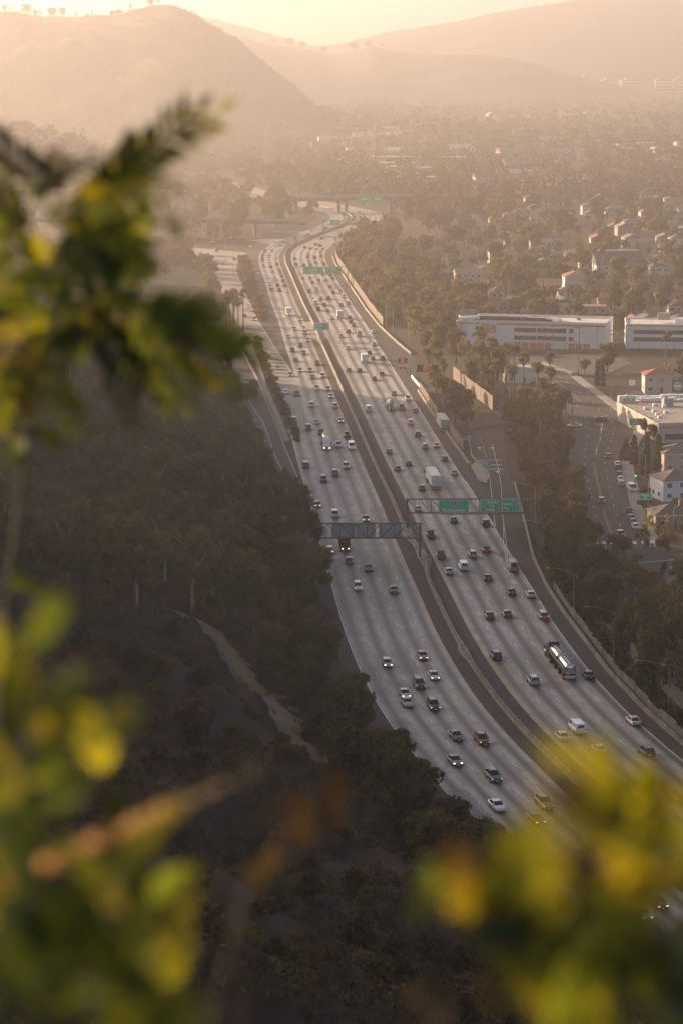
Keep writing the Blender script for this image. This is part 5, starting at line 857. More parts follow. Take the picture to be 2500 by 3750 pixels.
# ================================================================ barriers and walls
def barrier(name,pts,label,mat,wb=.6,wt=.25,h=.95,cat='barrier',z=0):
    q=np.array(pts,float); t=np.gradient(q,axis=0); t/=np.hypot(t[:,0],t[:,1])[:,None]; nn=np.stack([t[:,1],-t[:,0]],1); rings=[]
    for i in range(len(q)):
        f=lambda o,zz:(q[i,0]+nn[i,0]*o,q[i,1]+nn[i,1]*o,z+zz); rings.append([f(-wb/2,-.05),f(-wb/2,.1),f(-wt*.75,h*.4),f(-wt/2,h),f(wt/2,h),f(wt*.75,h*.4),f(wb/2,.1),f(wb/2,-.05)])
    o=MB().loft(rings).build(name,mat); return tag(o,label,cat)
def seg(p,step=4.):
    q=np.array(p,float); d=np.hypot(*np.diff(q,axis=0).T).sum(); return resample(p,max(3,int(d/step)))
# median barrier, wider where gantry posts stand
mp=[]
b=MB(); rings=[]
for s in np.arange(0,SMAX-6,4.):
    Y=cl(s,0)[1]; k=1+2.0*max(math.exp(-((Y-598)/9)**2),math.exp(-((Y-567)/9)**2),.8*math.exp(-((Y-1006)/6)**2),.7*math.exp(-((Y-475)/4)**2)); dxo=1.6*math.exp(-((Y-567)/16)**2)
    rings.append([cl(s,o*k+dxo,z) for o,z in ((-.55,-.05),(-.5,.12),(-.22,.4),(-.15,1.0),(.15,1.0),(.22,.4),(.5,.12),(.55,-.05))])
mb_=b.loft(rings).build('median_barrier',MT['concrete']); tag(mb_,'long concrete median barrier between the two carriageways','barrier')
for i,s in enumerate(np.arange(sy(420),sy(1000),38.)):
    MB().box(-.12,.12,-.12,.12,1.,1.45).build('marker_post',MT['steel'],mb_,loc=cl(s,0))
def panel_wall(name,pts,h,step,mat,label,th=.22,cap=None,z0=0,jit=.12):
    q=seg(pts,step); o=thing(name,(q[0][0],q[0][1],0),0,label,'wall'); base=q[0]
    for i in range(len(q)-1):
        a,b=q[i]-base,q[i+1]-base; d=b-a; L=np.hypot(*d); ang=math.atan2(d[1],d[0]); hh=h+random.uniform(-jit,jit)
        MB().box(.12,L-.12,-th/2+random.uniform(-.02,.02),th/2,z0-.2,z0+hh).build('panel',mat,o,loc=(a[0],a[1],0),rot=(0,0,ang))
        MB().box(-.15,.15,-th*.8,th*.8,z0-.2,z0+h+.15).build('post',MT['concrete'],o,loc=(a[0],a[1],0),rot=(0,0,ang))
    return o
W1=[(16.6,1056),(11.2,1128),(8.9,1168),(5.6,1220),(.4,1306),(-3.6,1370),(-5.2,1420),(-4.5,1470)]
panel_wall('sound_wall',[(x+1.6,y) for x,y in W1],4.2,7.,MT['wallpanel'],'tall sunlit sound wall of pinkish panels beside the outgoing lanes')
barrier('roadside_barrier',seg([(27.6,957.9),(22.9,996.1),(16.6,1056)]+W1[1:],6),'low pale concrete barrier in front of the sound wall',MT['concrete'])
barrier('roadside_barrier',seg([(25.9,890),(27.8,868),(28.4,862)],3),'short white concrete barrier below the amber message sign',MT['whitegel'])
panel_wall('ramp_wall',[(27.9,853),(30.2,811.5),(31.6,792)],3.2,5.,MT['wallpanel'],'sunlit panel wall beside the shoulder above the stopped truck')
barrier('roadside_barrier',seg([(27.2,853),(29.6,811.5),(31,790)],4),'white low barrier at the foot of the panel wall',MT['concrete'])
panel_wall('fence',[(33.0,776),(34.2,758.3),(36.6,724.3),(36.8,722)],3.4,3.6,MT['greyfence'],'grey board fence behind the stopped truck')
barrier('roadside_barrier',seg([(31.6,790),(33.2,758),(35.6,724),(37.1,700.8)],4),'low barrier below the grey fence ending at a yellow crash cushion',MT['concrete'])
MB().box(-.4,.4,-.9,.9,0,.9).build('crash_cushion',MT['yellowsign'],loc=(37.3,699.3,0)); tag(bpy.data.objects['crash_cushion'],'yellow crash cushion at the end of the low barrier','cushion')
panel_wall('upper_wall',[(41.0,880),(45.,846),(49.8,809),(50.6,803)],4.6,5.,MT['wallpanel'],'sunlit retaining wall of tall panels below the eucalyptus trees',z0=.8)
RW=[(48.6,668),(48.3,655),(47.3,617),(45.9,567),(46.5,534),(48,508),(49.9,486),(52.2,458),(55.9,430),(59.9,408),(65.5,384),(73,360)]
barrier('roadside_barrier',seg(RW,5),'long low concrete barrier along the exit ramp and outer shoulder',MT['concrete'],h=.9)
panel_wall('retaining_wall',[(x+1.5,y) for x,y in RW[4:]],1.5,4.4,MT['concrete'],'low panelled wall right of the outer shoulder',jit=.35)
panel_wall('chain_fence',[(x+6.,y) for x,y in RW[3:]],2.9,5.,MT['greyfence'],'dark board fence above the low panelled wall',th=.12,z0=1.4)
random.seed(12)
rq=seg([(x+3.6,y) for x,y in RW[3:]],6.)
for i,p in enumerate(rq): tree(random.choice(['shrub1','shrub2']),p[0]+random.uniform(-.7,.7),p[1],'dark shrub below the board fence','shrubs below the board fence',random.uniform(1.8,3.2))
barrier('roadside_barrier',seg(E_['offL'][2:],4),'kerb wall on the left side of the exit ramp',MT['walk'],.4,.35,.35)
barrier('roadside_barrier',seg([E_['offTop'][3],E_['offTop'][2]],3),'low curved wall closing the head of the exit ramp',MT['walk'],.4,.3,1.1)
tag(MB().add([(37.6,697,.08),(39.6,704,.08),(41.7,696,.08),(41.8,676,.08),(40.4,668,.08),(38.6,672,.08)],[(0,1,2,3,4,5)]).build('gore_island',MT['walk']),'pale paved island between exit ramp and outgoing lanes',kind='structure')
barrier('ramp_barrier',seg(E_['slabL'],5),'low barrier between entry ramp and paved strip',MT['concrete'],.4,.25,.8)
# ================================================================ gantries and signs
UP=(math.pi/2,0,0)
def sign(x0,x1,z0,z1,y,parent=None,label=None,mat='green',name=None):
    cx,cz=(x0+x1)/2,(z0+z1)/2; w,h=(x1-x0)/2,(z1-z0)/2
    if parent: o=MB().box(-w,w,-.02,.06,-h,h).build('sign_plate',MT[mat],parent,loc=(cx-parent.location.x,y-parent.location.y,cz-parent.location.z))
    else: o=tag(MB().box(-w,w,-.02,.06,-h,h).build('highway_sign',MT[mat],loc=(cx,y,cz)),label,'sign')
    if mat=='green':
        t=.09; e=MB()
        for a in ((-w+.08,w-.08,h-.08-t,h-.08),(-w+.08,w-.08,-h+.08,-h+.08+t),(-w+.08,-w+.08+t,-h+.08+t,h-.08-t),(w-.08-t,w-.08,-h+.08+t,h-.08-t)): e.box(a[0],a[1],-.032,-.021,a[2],a[3])
        e.build('border',MT['whitepaint'],o)
    return o
def stext(o,body,size,x,z,mat='whitepaint',align='CENTER',width=1.,bold=.05): return text(body,size,(x,-.036,z),UP,MT[mat],o,'lettering',align,width,bold)
def shield5(o,x,z,s):
    def prof(k): return [(x+a*s*k,z+b*s*k) for a,b in ((-.5,.42),(-.28,.5),(0,.44),(.28,.5),(.5,.42),(.52,.05),(.36,-.32),(0,-.56),(-.36,-.32),(-.52,.05))]
    def plate(p,y,m,n):
        MB().add([(a,y,b) for a,b in p]+[(a,y+.01,b) for a,b in p],[tuple(range(len(p)))]).build(n,MT[m],o)
    plate(prof(1),-.035,'whitepaint','shield'); plate(prof(.9),-.042,'shieldblue','shield_field')
    plate([(x-.44*s,z+.36*s),(x-.26*s,z+.44*s),(x,z+.385*s),(x+.26*s,z+.44*s),(x+.44*s,z+.36*s),(x+.46*s,z+.20*s),(x-.46*s,z+.20*s)],-.048,'shieldred','shield_band')
    text('INTERSTATE',.15*s,(x,-.055,z+.29*s),UP,MT['whitepaint'],o); text('5',.62*s,(x,-.055,z-.12*s),UP,MT['whitepaint'],o,bold=.01)
def truss(o,x0,x1,z0,z1,y,mat='darksteel',step=3.1):
    q=MB()
    for yy in (y-.45,y+.45):
        for z in (z0,z1): q.bar((x0,yy,z),(x1,yy,z),.10)
        n=max(2,int(round((x1-x0)/step)))
        for i in range(n+1):
            x=lerp(x0,x1,i/n); q.bar((x,yy,z0),(x,yy,z1),.065)
            if i<n:
                xa,xb=x,lerp(x0,x1,(i+1)/n); q.bar((xa,yy,z1 if i<n/2 else z0),(xb,yy,z0 if i<n/2 else z1),.05)
    for i in range(n+1):
        x=lerp(x0,x1,i/n); q.bar((x,y-.45,z0),(x,y+.45,z0),.05); q.bar((x,y-.45,z1),(x,y+.45,z1),.05)
    return q.build('truss',MT[mat],o)
G=thing('sign_gantry',(16.5,598,0),0,'steel truss gantry carrying three green signs over the outgoing lanes','gantry')
gl=lambda x:x-16.5
truss(G,0,gl(49.6),5.0,8.5,0)
for x in (0,gl(49.6)): MB().box(x-.22,x+.22,-.22,.22,0,8.6).build('post',MT['darksteel'],G)
MB().box(gl(24),gl(45),-1.1,-.6,4.75,4.85).build('walkway',MT['darksteel'],G)
yb=598-.62
s1=sign(24.3,32.0,5.05,8.45,yb,label='wide green sign lettered Sacramento with a blue route shield'); shield5(s1,0,.72,1.5); stext(s1,'Sacramento',1.15,0,-.95)
s2=sign(34.7,39.7,5.2,8.5,yb,label='green sign lettered Glendale Fwy with a distance'); stext(s2,'Glendale',.72,.55,.95); stext(s2,'Fwy',.72,.55,.05); stext(s2,'3/4 MILE',.58,.1,-.95)
def spade(o,x,z,s,num):
    p=[(x+a*s,z+b*s) for a,b in ((0,.55),(.3,.3),(.5,-.1),(.42,-.5),(-.42,-.5),(-.5,-.1),(-.3,.3))]; pi=[(x+(a-x)*.82,z+(b-z)*.82) for a,b in p]
    MB().add([(a,-.034,b) for a,b in p],[tuple(range(7))]).build('route_shield',MT['whitepaint'],o); MB().add([(a,-.038,b) for a,b in pi],[tuple(range(7))]).build('shield_field',MT['green'],o); text(num,.6*s,(x,-.043,z-.1*s),UP,MT['whitepaint'],o)
spade(s2,-1.6,.45,1.05,'2')
s3=sign(40.2,44.7,5.3,8.75,yb,label='green exit sign lettered Stadium Way with an arrow'); stext(s3,'Stadium',.72,-1.9,.3,align='LEFT'); stext(s3,'Way',.72,-1.9,-.75,align='LEFT')
MB().box(.25,2.15,-.034,-.024,.98,1.62).build('exit_tab',MT['whitepaint'],s3); MB().box(.31,2.09,-.040,-.035,1.04,1.56).build('tab_field',MT['green'],s3); text('EXIT 138',.40,(1.2,-.046,1.30),UP,MT['whitepaint'],s3)
ar=MB().add([(a,-.036,b) for a,b in ((1.15,-.55),(1.3,-.7),(1.75,-.25),(1.9,-.4),(1.98,.12),(1.45,.05),(1.6,-.1))],[(0,1,2,6),(3,4,5)]); ar.build('arrow',MT['whitepaint'],s3,loc=(0,0,.55))
G2=thing('sign_gantry',(18.7,567,0),0,'steel truss gantry over the oncoming lanes showing grey sign backs','gantry')
truss(G2,-25.5,.4,4.8,8.35,0)
MB().box(-.22,.22,-.22,.22,0,8.5).build('post',MT['darksteel'],G2); MB().box(-25.9,-25.5,-.22,.22,0,8.5).build('post',MT['darksteel'],G2)
for i,(a,b) in enumerate(((-2.4,3.2),(3.35,8.1),(8.9,14.4))):
    o=tag(MB().box(a,b,567.62,567.7,4.9,8.2).build('highway_sign',MT['alu']),'grey blank sign back, %s from the hillside on the oncoming gantry'%ordinal(i+1),'sign')
    MB().box(a+.6,a+.7,567.5,567.62,4.9,8.2).build('stiffener',MT['steel'],o); MB().box(b-.7,b-.6,567.5,567.62,4.9,8.2).build('stiffener',MT['steel'],o)
G3=thing('sign_gantry',(-24.2,1253,0),0,'distant truss gantry with two green signs beneath the belt of trees','gantry')
truss(G3,-1,27.5,5.0,8.6,0,step=3.5)
for x in (0,27.5): MB().box(x-.25,x+.25,-.25,.25,0,8.7).build('post',MT['darksteel'],G3)
o=sign(-19.8,-9.2,5.1,8.7,1252.3,label='larger green sign on the distant gantry, left of the pair'); shield5(o,-.6,1.05,1.0); stext(o,'NORTH',.5,1.2,1.05); stext(o,'Sacramento',.95,0,-.05); stext(o,'HOV LANES',.6,0,-1.05)
o=sign(-8.5,0.1,5.1,8.7,1252.3,label='green sign with orange exit tag on the distant gantry, right of the pair'); stext(o,'Los Feliz',.8,.2,.6); spade(o,-3.,.3,.9,'2'); MB().box(2.9,4.1,-.04,-.03,-1.5,-.8).build('exit_tag',MT['yellowsign'],o); stext(o,'v     v',.9,-.8,-1.0)
o=thing('post_sign',(-8.3,1005,0),0,'single green destination sign on a post in the median','sign'); MB().tube([(0,.2,0),(0,.2,7.2)],.14,8).build('post',MT['darksteel'],o)
p=sign(-11.5,-5.1,4.4,7.4,1004.9,o); 
for i,(a,b) in enumerate((('Glendale Fwy','3/4'),('Glendale Blvd','1 1/2'),('Los Feliz Blvd','2 1/2'))): stext(p,a,.62,-2.9,.95-.95*i,align='LEFT',width=.85); stext(p,b,.62,2.9,.95-.95*i,align='RIGHT',width=.85)
G4=thing('sign_gantry',(-12,1600,0),0,'far gantry with green signs on the curve before the overpass','gantry'); truss(G4,0,33,5.6,8.,0,step=4); MB().box(-.3,.3,-.3,.3,0,8.2).build('post',MT['darksteel'],G4); MB().box(32.7,33.3,-.3,.3,0,8.2).build('post',MT['darksteel'],G4)
for i,(a,b) in enumerate(((-7.2,-.6),(4.9,12.),(12.4,18.7))):
    o=sign(a,b,5.1,8.6,1599.3,label='small green sign on the far gantry, %s of three'%ordinal(i+1)); stext(o,('Glendale','Fwy NORTH','Pasadena')[i],.9,0,.5,width=.8)
    if i==2: MB().box(-1.5,1.2,-.04,-.03,-1.4,-.6).build('exit_tag',MT['yellowsign'],o)
G5=thing('sign_gantry',(40,1790,0),0,'hazy gantry with two green signs in front of the overpass','gantry'); MB().box(-.3,.3,-.3,.3,0,12.5).build('post',MT['darksteel'],G5); truss(G5,-30,0,9.,11.6,0,step=4)
for i,(a,b) in enumerate(((10.8,22.),(22.6,30.))):
    o=sign(a,b,8.6,12.2,1789.3,label='hazy green sign by the overpass, %s of the pair'%('left' if i==0 else 'right')); stext(o,('Sacramento','EXIT ONLY')[i],1.1,0,.2,width=.85)
# amber message signs
o=thing('message_sign',(31.1,863,0),0,'black overhead message sign with glowing amber travel times','sign'); MB().tube([(0,.3,0),(0,.3,8)],.16,8).build('post',MT['darksteel'],o); p=MB().box(-4.2,3.6,-.2,.2,5.6,8.2).build('board',MT['blacksign'],o); MB().box(-4.35,3.75,-.12,.26,8.2,8.32).box(-4.35,3.75,-.12,.26,5.48,5.6).build('board_frame',MT['steel'],o)
for i,l in enumerate(('MINUTES TO','RTE 134 .....  9','RTE 118 ..... 20')): text(l,.62,(-.3,-.22,7.7-.78*i),UP,MT['led'],p,width=.9,bold=0.)
o=thing('portable_sign',(23.1,915,0),0,'small trailer-mounted amber message board on the shoulder','sign'); MB().box(-1,1,-.6,.6,.4,.9).tube([(0,0,.8),(0,0,2.4)],.1,6).build('trailer',MT['orange'],o); p=MB().box(-1.7,1.8,-.12,.12,2.0,4.1).build('board',MT['blacksign'],o)
for s in (-1,1): MB().tube([(s*.8,-.75,.35),(s*.8,-.6,.35)],.33,8).build('wheel',MT['black'],o)
for i,l in enumerate(('EXPO','EXIT','CLSD')): text(l,.6,(0,-.14,3.7-.62*i),UP,MT['led'],p,bold=0.)
def diamond(x,y,z,s,mat,label,sym=None,ph=None):
    o=thing('warning_sign',(x,y,0),0,label,'sign'); MB().tube([(0,.06,0),(0,.06,z+s*.6)],.05,6).build('post',MT['steel'],o)
    p=MB().add([(0,0,z-s),(s,0,z),(0,0,z+s),(-s,0,z),(0,.03,z-s),(s,.03,z),(0,.03,z+s),(-s,.03,z)],[(0,1,2,3),(4,7,6,5)]).build('plate',MT[mat],o)
    if sym=='signal':
        for i,m in enumerate(('redlamp','yellowsign','greenlamp')): pass
        MB().box(-s*.16,s*.16,-.02,-.01,z-s*.5,z+s*.5).build('symbol',MT['blacksign'],p)
        for i,m in enumerate(('red','brightyellow','green')): MB().tube([(0,-.03,z+s*(.32-.32*i)),(0,-.021,z+s*(.32-.32*i))],s*.11,8).build('symbol_lamp',MT[m],p)
    if sym=='turn': MB().box(-s*.28,-s*.12,-.02,-.01,z-s*.4,z+s*.15).box(-s*.28,s*.2,-.02,-.01,z+s*.15,z+s*.3).add([(s*.2,-.02,z+s*.45),(s*.2,-.02,z),(s*.5,-.02,z+s*.22)],[(0,1,2)]).build('symbol',MT['blacksign'],p)
    if sym=='ped':
        MB().tube([(0,-.03,z+s*.42),(0,-.02,z+s*.42)],s*.12,8).add([(-s*.1,-.02,z+s*.28),(s*.1,-.02,z+s*.28),(s*.08,-.02,z-s*.1),(-s*.08,-.02,z-s*.1)],[(0,1,2,3)]).add([(-s*.08,-.02,z-s*.1),(s*.08,-.02,z-s*.1),(s*.3,-.02,z-s*.55),(s*.18,-.02,z-s*.55),(0,-.02,z-s*.2),(-s*.18,-.02,z-s*.55),(-s*.3,-.02,z-s*.55)],[(0,1,4),(1,2,3,4),(0,4,5,6)]).build('symbol',MT['blacksign'],p)
        MB().box(-.45,.45,0,.03,z-s-.5,z-s-.08).build('arrow_plate',MT[mat],o)
    return o
diamond(41.2,701,3.4,.85,'yellowsign','yellow diamond signal-ahead sign on the paved island','signal')
diamond(45.2,790,3.2,.95,'yellowsign','yellow diamond sharp-turn sign beside the sunlit ramp wall','turn')
diamond(82.2,600,3.6,.85,'brightyellow','bright yellow pedestrian crossing sign beside the parked pickup','ped')
diamond(-16.4,744,2.9,1.0,'alu','grey diamond sign back on the tip of the paved strip')
diamond(16.6,1078,4.8,1.1,'yellowsign','orange-yellow diamond sign above the sound wall')
for i,(x,y) in enumerate(((47.2,785),(49.2,786),(52.6,787))):
    o=thing('chevron_sign',(x,y,0),0,'small yellow chevron sign, %s in the bend of the exit ramp'%ordinal(i+1),'sign','chevron signs'); MB().tube([(0,.05,0),(0,.05,2.6)],.04,5).build('post',MT['steel'],o); p=MB().box(-.32,.32,-.02,.02,1.8,2.7).build('plate',MT['yellowsign'],o); MB().add([(-.2,-.03,2.55),(.02,-.03,2.55),(.25,-.03,2.25),(.02,-.03,1.95),(-.2,-.03,1.95),(.03,-.03,2.25)],[(0,1,2,5),(5,2,3,4)]).build('chevron',MT['blacksign'],p)
def postsign(x,y,z,w,h,lines,label,mat='green',size=.5,nm='post_sign'):
    o=thing(nm,(x,y,0),0,label,'sign'); MB().tube([(0,.08,0),(0,.08,z+h/2)],.06,6).build('post',MT['steel'],o); p=sign(x-w/2,x+w/2,z-h/2,z+h/2,y,o,mat=mat)
    for i,l in enumerate(lines): stext(p,l,size,0,(len(lines)-1)*size*.6-i*size*1.2,'whitepaint' if mat!='whitepaint' else 'blacksign')
    return o
postsign(41.,676,4.,1.9,2.2,('EXIT','138'),'small green gore sign lettered EXIT 138 on the paved island',size=.62)
postsign(53.0,740,3.6,2.6,1.9,('Stadium','Way'),'green guide sign at the head of the exit ramp',size=.5)
postsign(96.5,800,5.,3.0,1.8,('Riverside','Dr'),'green guide sign beside the red signal on the side street',size=.55,nm='street_sign')
postsign(92.6,754,4.2,4.0,2.2,('I-5','Freeway'),'green guide sign above the hedge blocks',size=.6,nm='street_sign')
postsign(78.9,618,5.4,3.4,1.8,('Fletcher','Dr'),'green street sign beside the lower lamp post',size=.55,nm='street_sign')
postsign(79.8,607,3.6,1.0,2.4,('NO','STOP'),'white plates stacked on a post beside the parked cars','whitepaint',.32)
postsign(52.5,684,5.2,1.2,1.3,('RAMP','50'),'orange plate on a post right of the exit ramp','yellowsign',.34)
postsign(37.9,732,2.4,1.4,1.0,('EXIT',),'small white plate left of the exit ramp','whitepaint',.42)
o=thing('stop_sign',(74.5,766,0),0,'red octagonal stop sign beside the turning white sedan','sign'); MB().tube([(0,.05,0),(0,.05,2.4)],.05,6).build('post',MT['steel'],o); p=MB().add([(.42*math.cos(a),0,2.3+.42*math.sin(a)) for a in np.arange(8)*math.pi/4+math.pi/8]+[(.42*math.cos(a),.03,2.3+.42*math.sin(a)) for a in np.arange(8)*math.pi/4+math.pi/8],[tuple(range(8)),tuple(range(15,7,-1))]).build('plate',MT['red'],o); text('STOP',.26,(0,-.01,2.3),UP,MT['whitepaint'],p)
# ================================================================ lamps, poles, signals
def lamp(x,y,h,arm,label,group=None,mat='steel',z=0):
    o=thing('street_lamp',(x,y,z),0,label,'lamp post',group); MB().tube([(0,0,0),(0,0,h*.7),(0,0,h)],[.13,.10,.08],7).build('post',MT[mat],o)
    MB().tube([(0,0,h-.1),(arm*.35,0,h+.75),(arm*.75,0,h+1.25),(arm,0,h+1.35)],[.07,.06,.05,.05],6).build('arm',MT[mat],o)
    MB().loft([[(arm-.15+xx*(1 if arm>0 else -1),-wy,h+1.28),(arm-.15+xx*(1 if arm>0 else -1),wy,h+1.28),(arm-.15+xx*(1 if arm>0 else -1),wy*.6,h+1.28+hh),(arm-.15+xx*(1 if arm>0 else -1),-wy*.6,h+1.28+hh)] for xx,wy,hh in ((0,.1,.12),(.3,.2,.16),(.7,.12,.08))]).build('lamp_head',MT['steel'],o); return o
for i,(x,y) in enumerate(((49.8,506.6),(54.4,470),(59.6,427),(48.4,560),(49.6,610))): lamp(x,y,9.2,-5.3,'curved-arm lamp post, %s beyond the outer shoulder of the outgoing lanes'%('third','second','first','fourth','fifth')[i],'curved lamp posts by the outer shoulder')
lamp(62.2,425,8.0,-3.6,'straight lamp post behind the fence at the lower right',z=1)
for i,(x,y,a) in enumerate(((90.5,806,-3),(93.2,756,-2.5),(80.5,625,-3.4),(72.5,772,2.5),(84.5,664,-3),(83.8,600,.8),(60,812,2.6))): lamp(x,y,8.5 if i!=5 else 5,a,'street lamp, %s along the side street counting from the junction'%ordinal(i+1),'side street lamps')
for i,(x,y,h) in enumerate(((19.4,1052,11),(21.9,1028,10.5),(27.8,1000,10.),(-3,1420,12),(-66,1380,13),(-58,1300,13),(-70,1120,12),(-50,1470,13))): lamp(x,y,h,-2.5 if x>0 else 2.5,'tall thin hazy lamp post, %s among the far roadside poles'%ordinal(i+1),'far lamp posts')
def pole(x,y,h,label,arms=2,z=0):
    o=thing('utility_pole',(x,y,z),random.uniform(-.2,.2),label,'pole','utility poles'); MB().tube([(0,0,0),(0,0,h)],[.17,.11],7).build('post',MT['wood'],o)
    for k in range(arms):
        c=MB().box(-1.3,1.3,-.05,.05,h-.6-k*1.4,h-.45-k*1.4).build('crossarm',MT['wood'],o)
        q=MB()
        for xx in (-1.1,-.4,.4,1.1): q.tube([(xx,0,h-.45-k*1.4),(xx,0,h-.22-k*1.4)],.05,5)
        q.build('insulators',MT['steel'],c)
    return o
PL=[(57.8,958,15),(82,938,14),(91.2,925,15),(98.5,930,15),(88,893,13),(106,940,12),(134,940,14),(62,1180,14),(75,1210,13),(120,1190,15),(108,1290,13),(150,1150,13),(165,1270,14),(97,1330,13),(132,1420,14),(185,1400,14),(118,1500,14),(72,1385,13)]
for i,(x,y,h) in enumerate(PL): pole(x,y,h,'wooden utility pole, %s of those around the storage buildings and houses'%ordinal(i+1),1+i%2)
wr_=MB()
def wire(a,b,sag=.9):
    a,b=Vector(a),Vector(b); pts=[a.lerp(b,t)-Vector((0,0,sag*4*t*(1-t))) for t in np.linspace(0,1,9)]; wr_.tube(pts,.025,3,0,False)
for a,b in ((0,1),(1,2),(2,3),(3,5),(5,6),(4,2)):
    for dx in (-1.1,1.1): wire((PL[a][0]+dx,PL[a][1],PL[a][2]-.3),(PL[b][0]+dx,PL[b][1],PL[b][2]-.3))
tag(wr_.build('power_lines',MT['black']),'sagging power lines strung between the utility poles','cable')
def signal(x,y,h,arm,label,lit,z=0,armz=5.6):
    o=thing('traffic_signal',(x,y,z),0,label,'traffic light'); MB().tube([(0,0,0),(0,0,h)],.1,7).build('post',MT['darksteel'],o)
    if arm: MB().tube([(0,0,armz),(arm,0,armz+.3)],.07,6).build('arm',MT['darksteel'],o)
    for xx,zz in (((arm,armz),(0,3.)) if arm else ((0,3.6),)):
        hsg=MB().box(xx-.22,xx+.22,-.18,.18,zz-.65,zz+.55).build('signal_head',MT['blacksign'],o)
        for k,m in enumerate(('red','yellowsign','green')):
            mm={'red':'redlamp','green':'greenlamp'}.get(m) if m==lit else m
            MB().tube([(xx,-.2,zz+.33-.38*k),(xx,-.181,zz+.33-.38*k)],.13,8).build('lamp',MT[mm],hsg)
    return o
signal(75.6,786,7.5,6.2,'traffic signal with long arm over the side street seen from behind',None)
signal(94.6,792,5.,0,'traffic signal showing red at the right pavement','red'); signal(97.5,783,5,-.1,'second red signal beside the shop lot','red')
signal(-76,948,7,3.,'hazy traffic signal showing red on the left cross street','red'); signal(81.6,662,4,0,'small signal showing green near the driveway','green')
for i,(x,l) in enumerate(((-80,'left'),(-75.5,'right'))): postsign(x,946,5.2,4.,1.8,('Freeway',),'hazy green street sign on the left cross street, %s of two'%l,size=.7,nm='street_sign')
for i,y in enumerate((742,736,730)):
    o=tag(MB().add([(-.3,-.05,.05),(.3,-.05,.05),(0,-.05,.6),(-.3,.05,.05),(.3,.05,.05),(0,.05,.6)],[(0,1,2),(3,5,4),(0,3,4,1),(1,4,5,2),(2,5,3,0)]).build('warning_triangle',MT['red'],loc=(33.2+.35*i,y,0)),'red warning triangle, %s behind the stopped truck'%ordinal(i+1),'triangle','warning triangles')
# ================================================================ overpass and viaducts
def viaduct(label,pts,w,th,piers,name='overpass'):
    q=np.array(pts,float); n=40; d=np.linspace(0,1,len(q)); t=np.linspace(0,1,n); c=np.stack([np.interp(t,d,q[:,k]) for k in range(3)],1); tg=np.gradient(c[:,:2],axis=0); tg/=np.hypot(tg[:,0],tg[:,1])[:,None]; nn=np.stack([tg[:,1],-tg[:,0]],1)
    o=thing(name,(0,0,0),0,label,'bridge'); rings=[];r1=[];r2=[]
    for i in range(n):
        f=lambda a,z:(c[i,0]+nn[i,0]*a,c[i,1]+nn[i,1]*a,c[i,2]+z); rings.append([f(-w/2,0),f(-w/2,-.5),f(-w*.3,-th),f(w*.3,-th),f(w/2,-.5),f(w/2,0)])
        r1.append([f(-w/2,0),f(-w/2+.3,0),f(-w/2+.3,1.1),f(-w/2,1.1)]); r2.append([f(w/2-.3,0),f(w/2,0),f(w/2,1.1),f(w/2-.3,1.1)])
    MB().loft(rings).build('deck',MT['concrete'],o); MB().loft(r1).build('parapet',MT['walk'],o); MB().loft(r2).build('parapet',MT['walk'],o)
    for x,y,z,r in piers: MB().tube([(x,y,-.5),(x,y,z)],r,10).build('pier',MT['concrete'],o)
    return o
viaduct('hazy concrete overpass crossing the freeway on round piers',[(-75,1822,8.5),(-38,1815,10.),(0,1808,11.2),(36,1802,12.6),(80,1795,13)],13,2.6,[(-2,1811,9,1.5),(3.4,1806,9,1.5),(-34,1815,8,1.4),(36,1802,10,1.4),(66,1797,11,1.4)])
viaduct('hazy elevated road at the left before the overpass',[(-260,1560,12.),(-160,1570,11.5),(-100,1575,11),(-40,1582,9.5),(-26,1592,8)],11,2.0,[(-80,1574,9.5,1.5),(-130,1572,9.5,1.5),(-56,1580,8.5,1.3),(-180,1568,10,1.4)])
viaduct('farthest elevated road at the left fading into haze',[(-330,1830,15),(-200,1835,15),(-90,1838,13)],11,2.,[(-117,1836,12,1.5),(-160,1836,13,1.5),(-230,1834,13,1.5)])
tag(MB().add([(-45,1510,.0),(-35,1512,.0),(-20,1545,.0),(-28,1560,.0),(-62,1545,.0)],[(0,1,2,3,4)]).build('verge',MT['walk']),'sunlit pale verge below the left elevated road',kind='structure')
def pylon(x,y,h,label):
    o=thing('power_pylon',(x,y,0),.4,label,'pylon','power pylons'); q=MB(); b=h*.11
    lv=[(0,b),(h*.3,b*.7),(h*.6,b*.35),(h,b*.12)]
    for (z0,r0),(z1,r1) in zip(lv[:-1],lv[1:]):
        P=[(sx*r0,sy_*r0,z0) for sx,sy_ in ((-1,-1),(1,-1),(1,1),(-1,1))]; Qq=[(sx*r1,sy_*r1,z1) for sx,sy_ in ((-1,-1),(1,-1),(1,1),(-1,1))]
        for i in range(4): q.bar(P[i],Qq[i],.16); q.bar(P[i],Qq[(i+1)%4],.1); q.bar(P[(i+1)%4],Qq[i],.1)
    q.build('lattice',MT['darksteel'],o)
    for z in (.68,.82,.95): MB().bar((-h*.16,0,h*z),(h*.16,0,h*z),.18).build('crossarm',MT['darksteel'],o)
pylon(-75,2500,46,'hazy lattice power pylon left of the overpass'); pylon(225,2300,44,'hazy lattice power pylon above the right suburb'); pylon(36,2650,44,'faint lattice pylon near the middle of the valley')
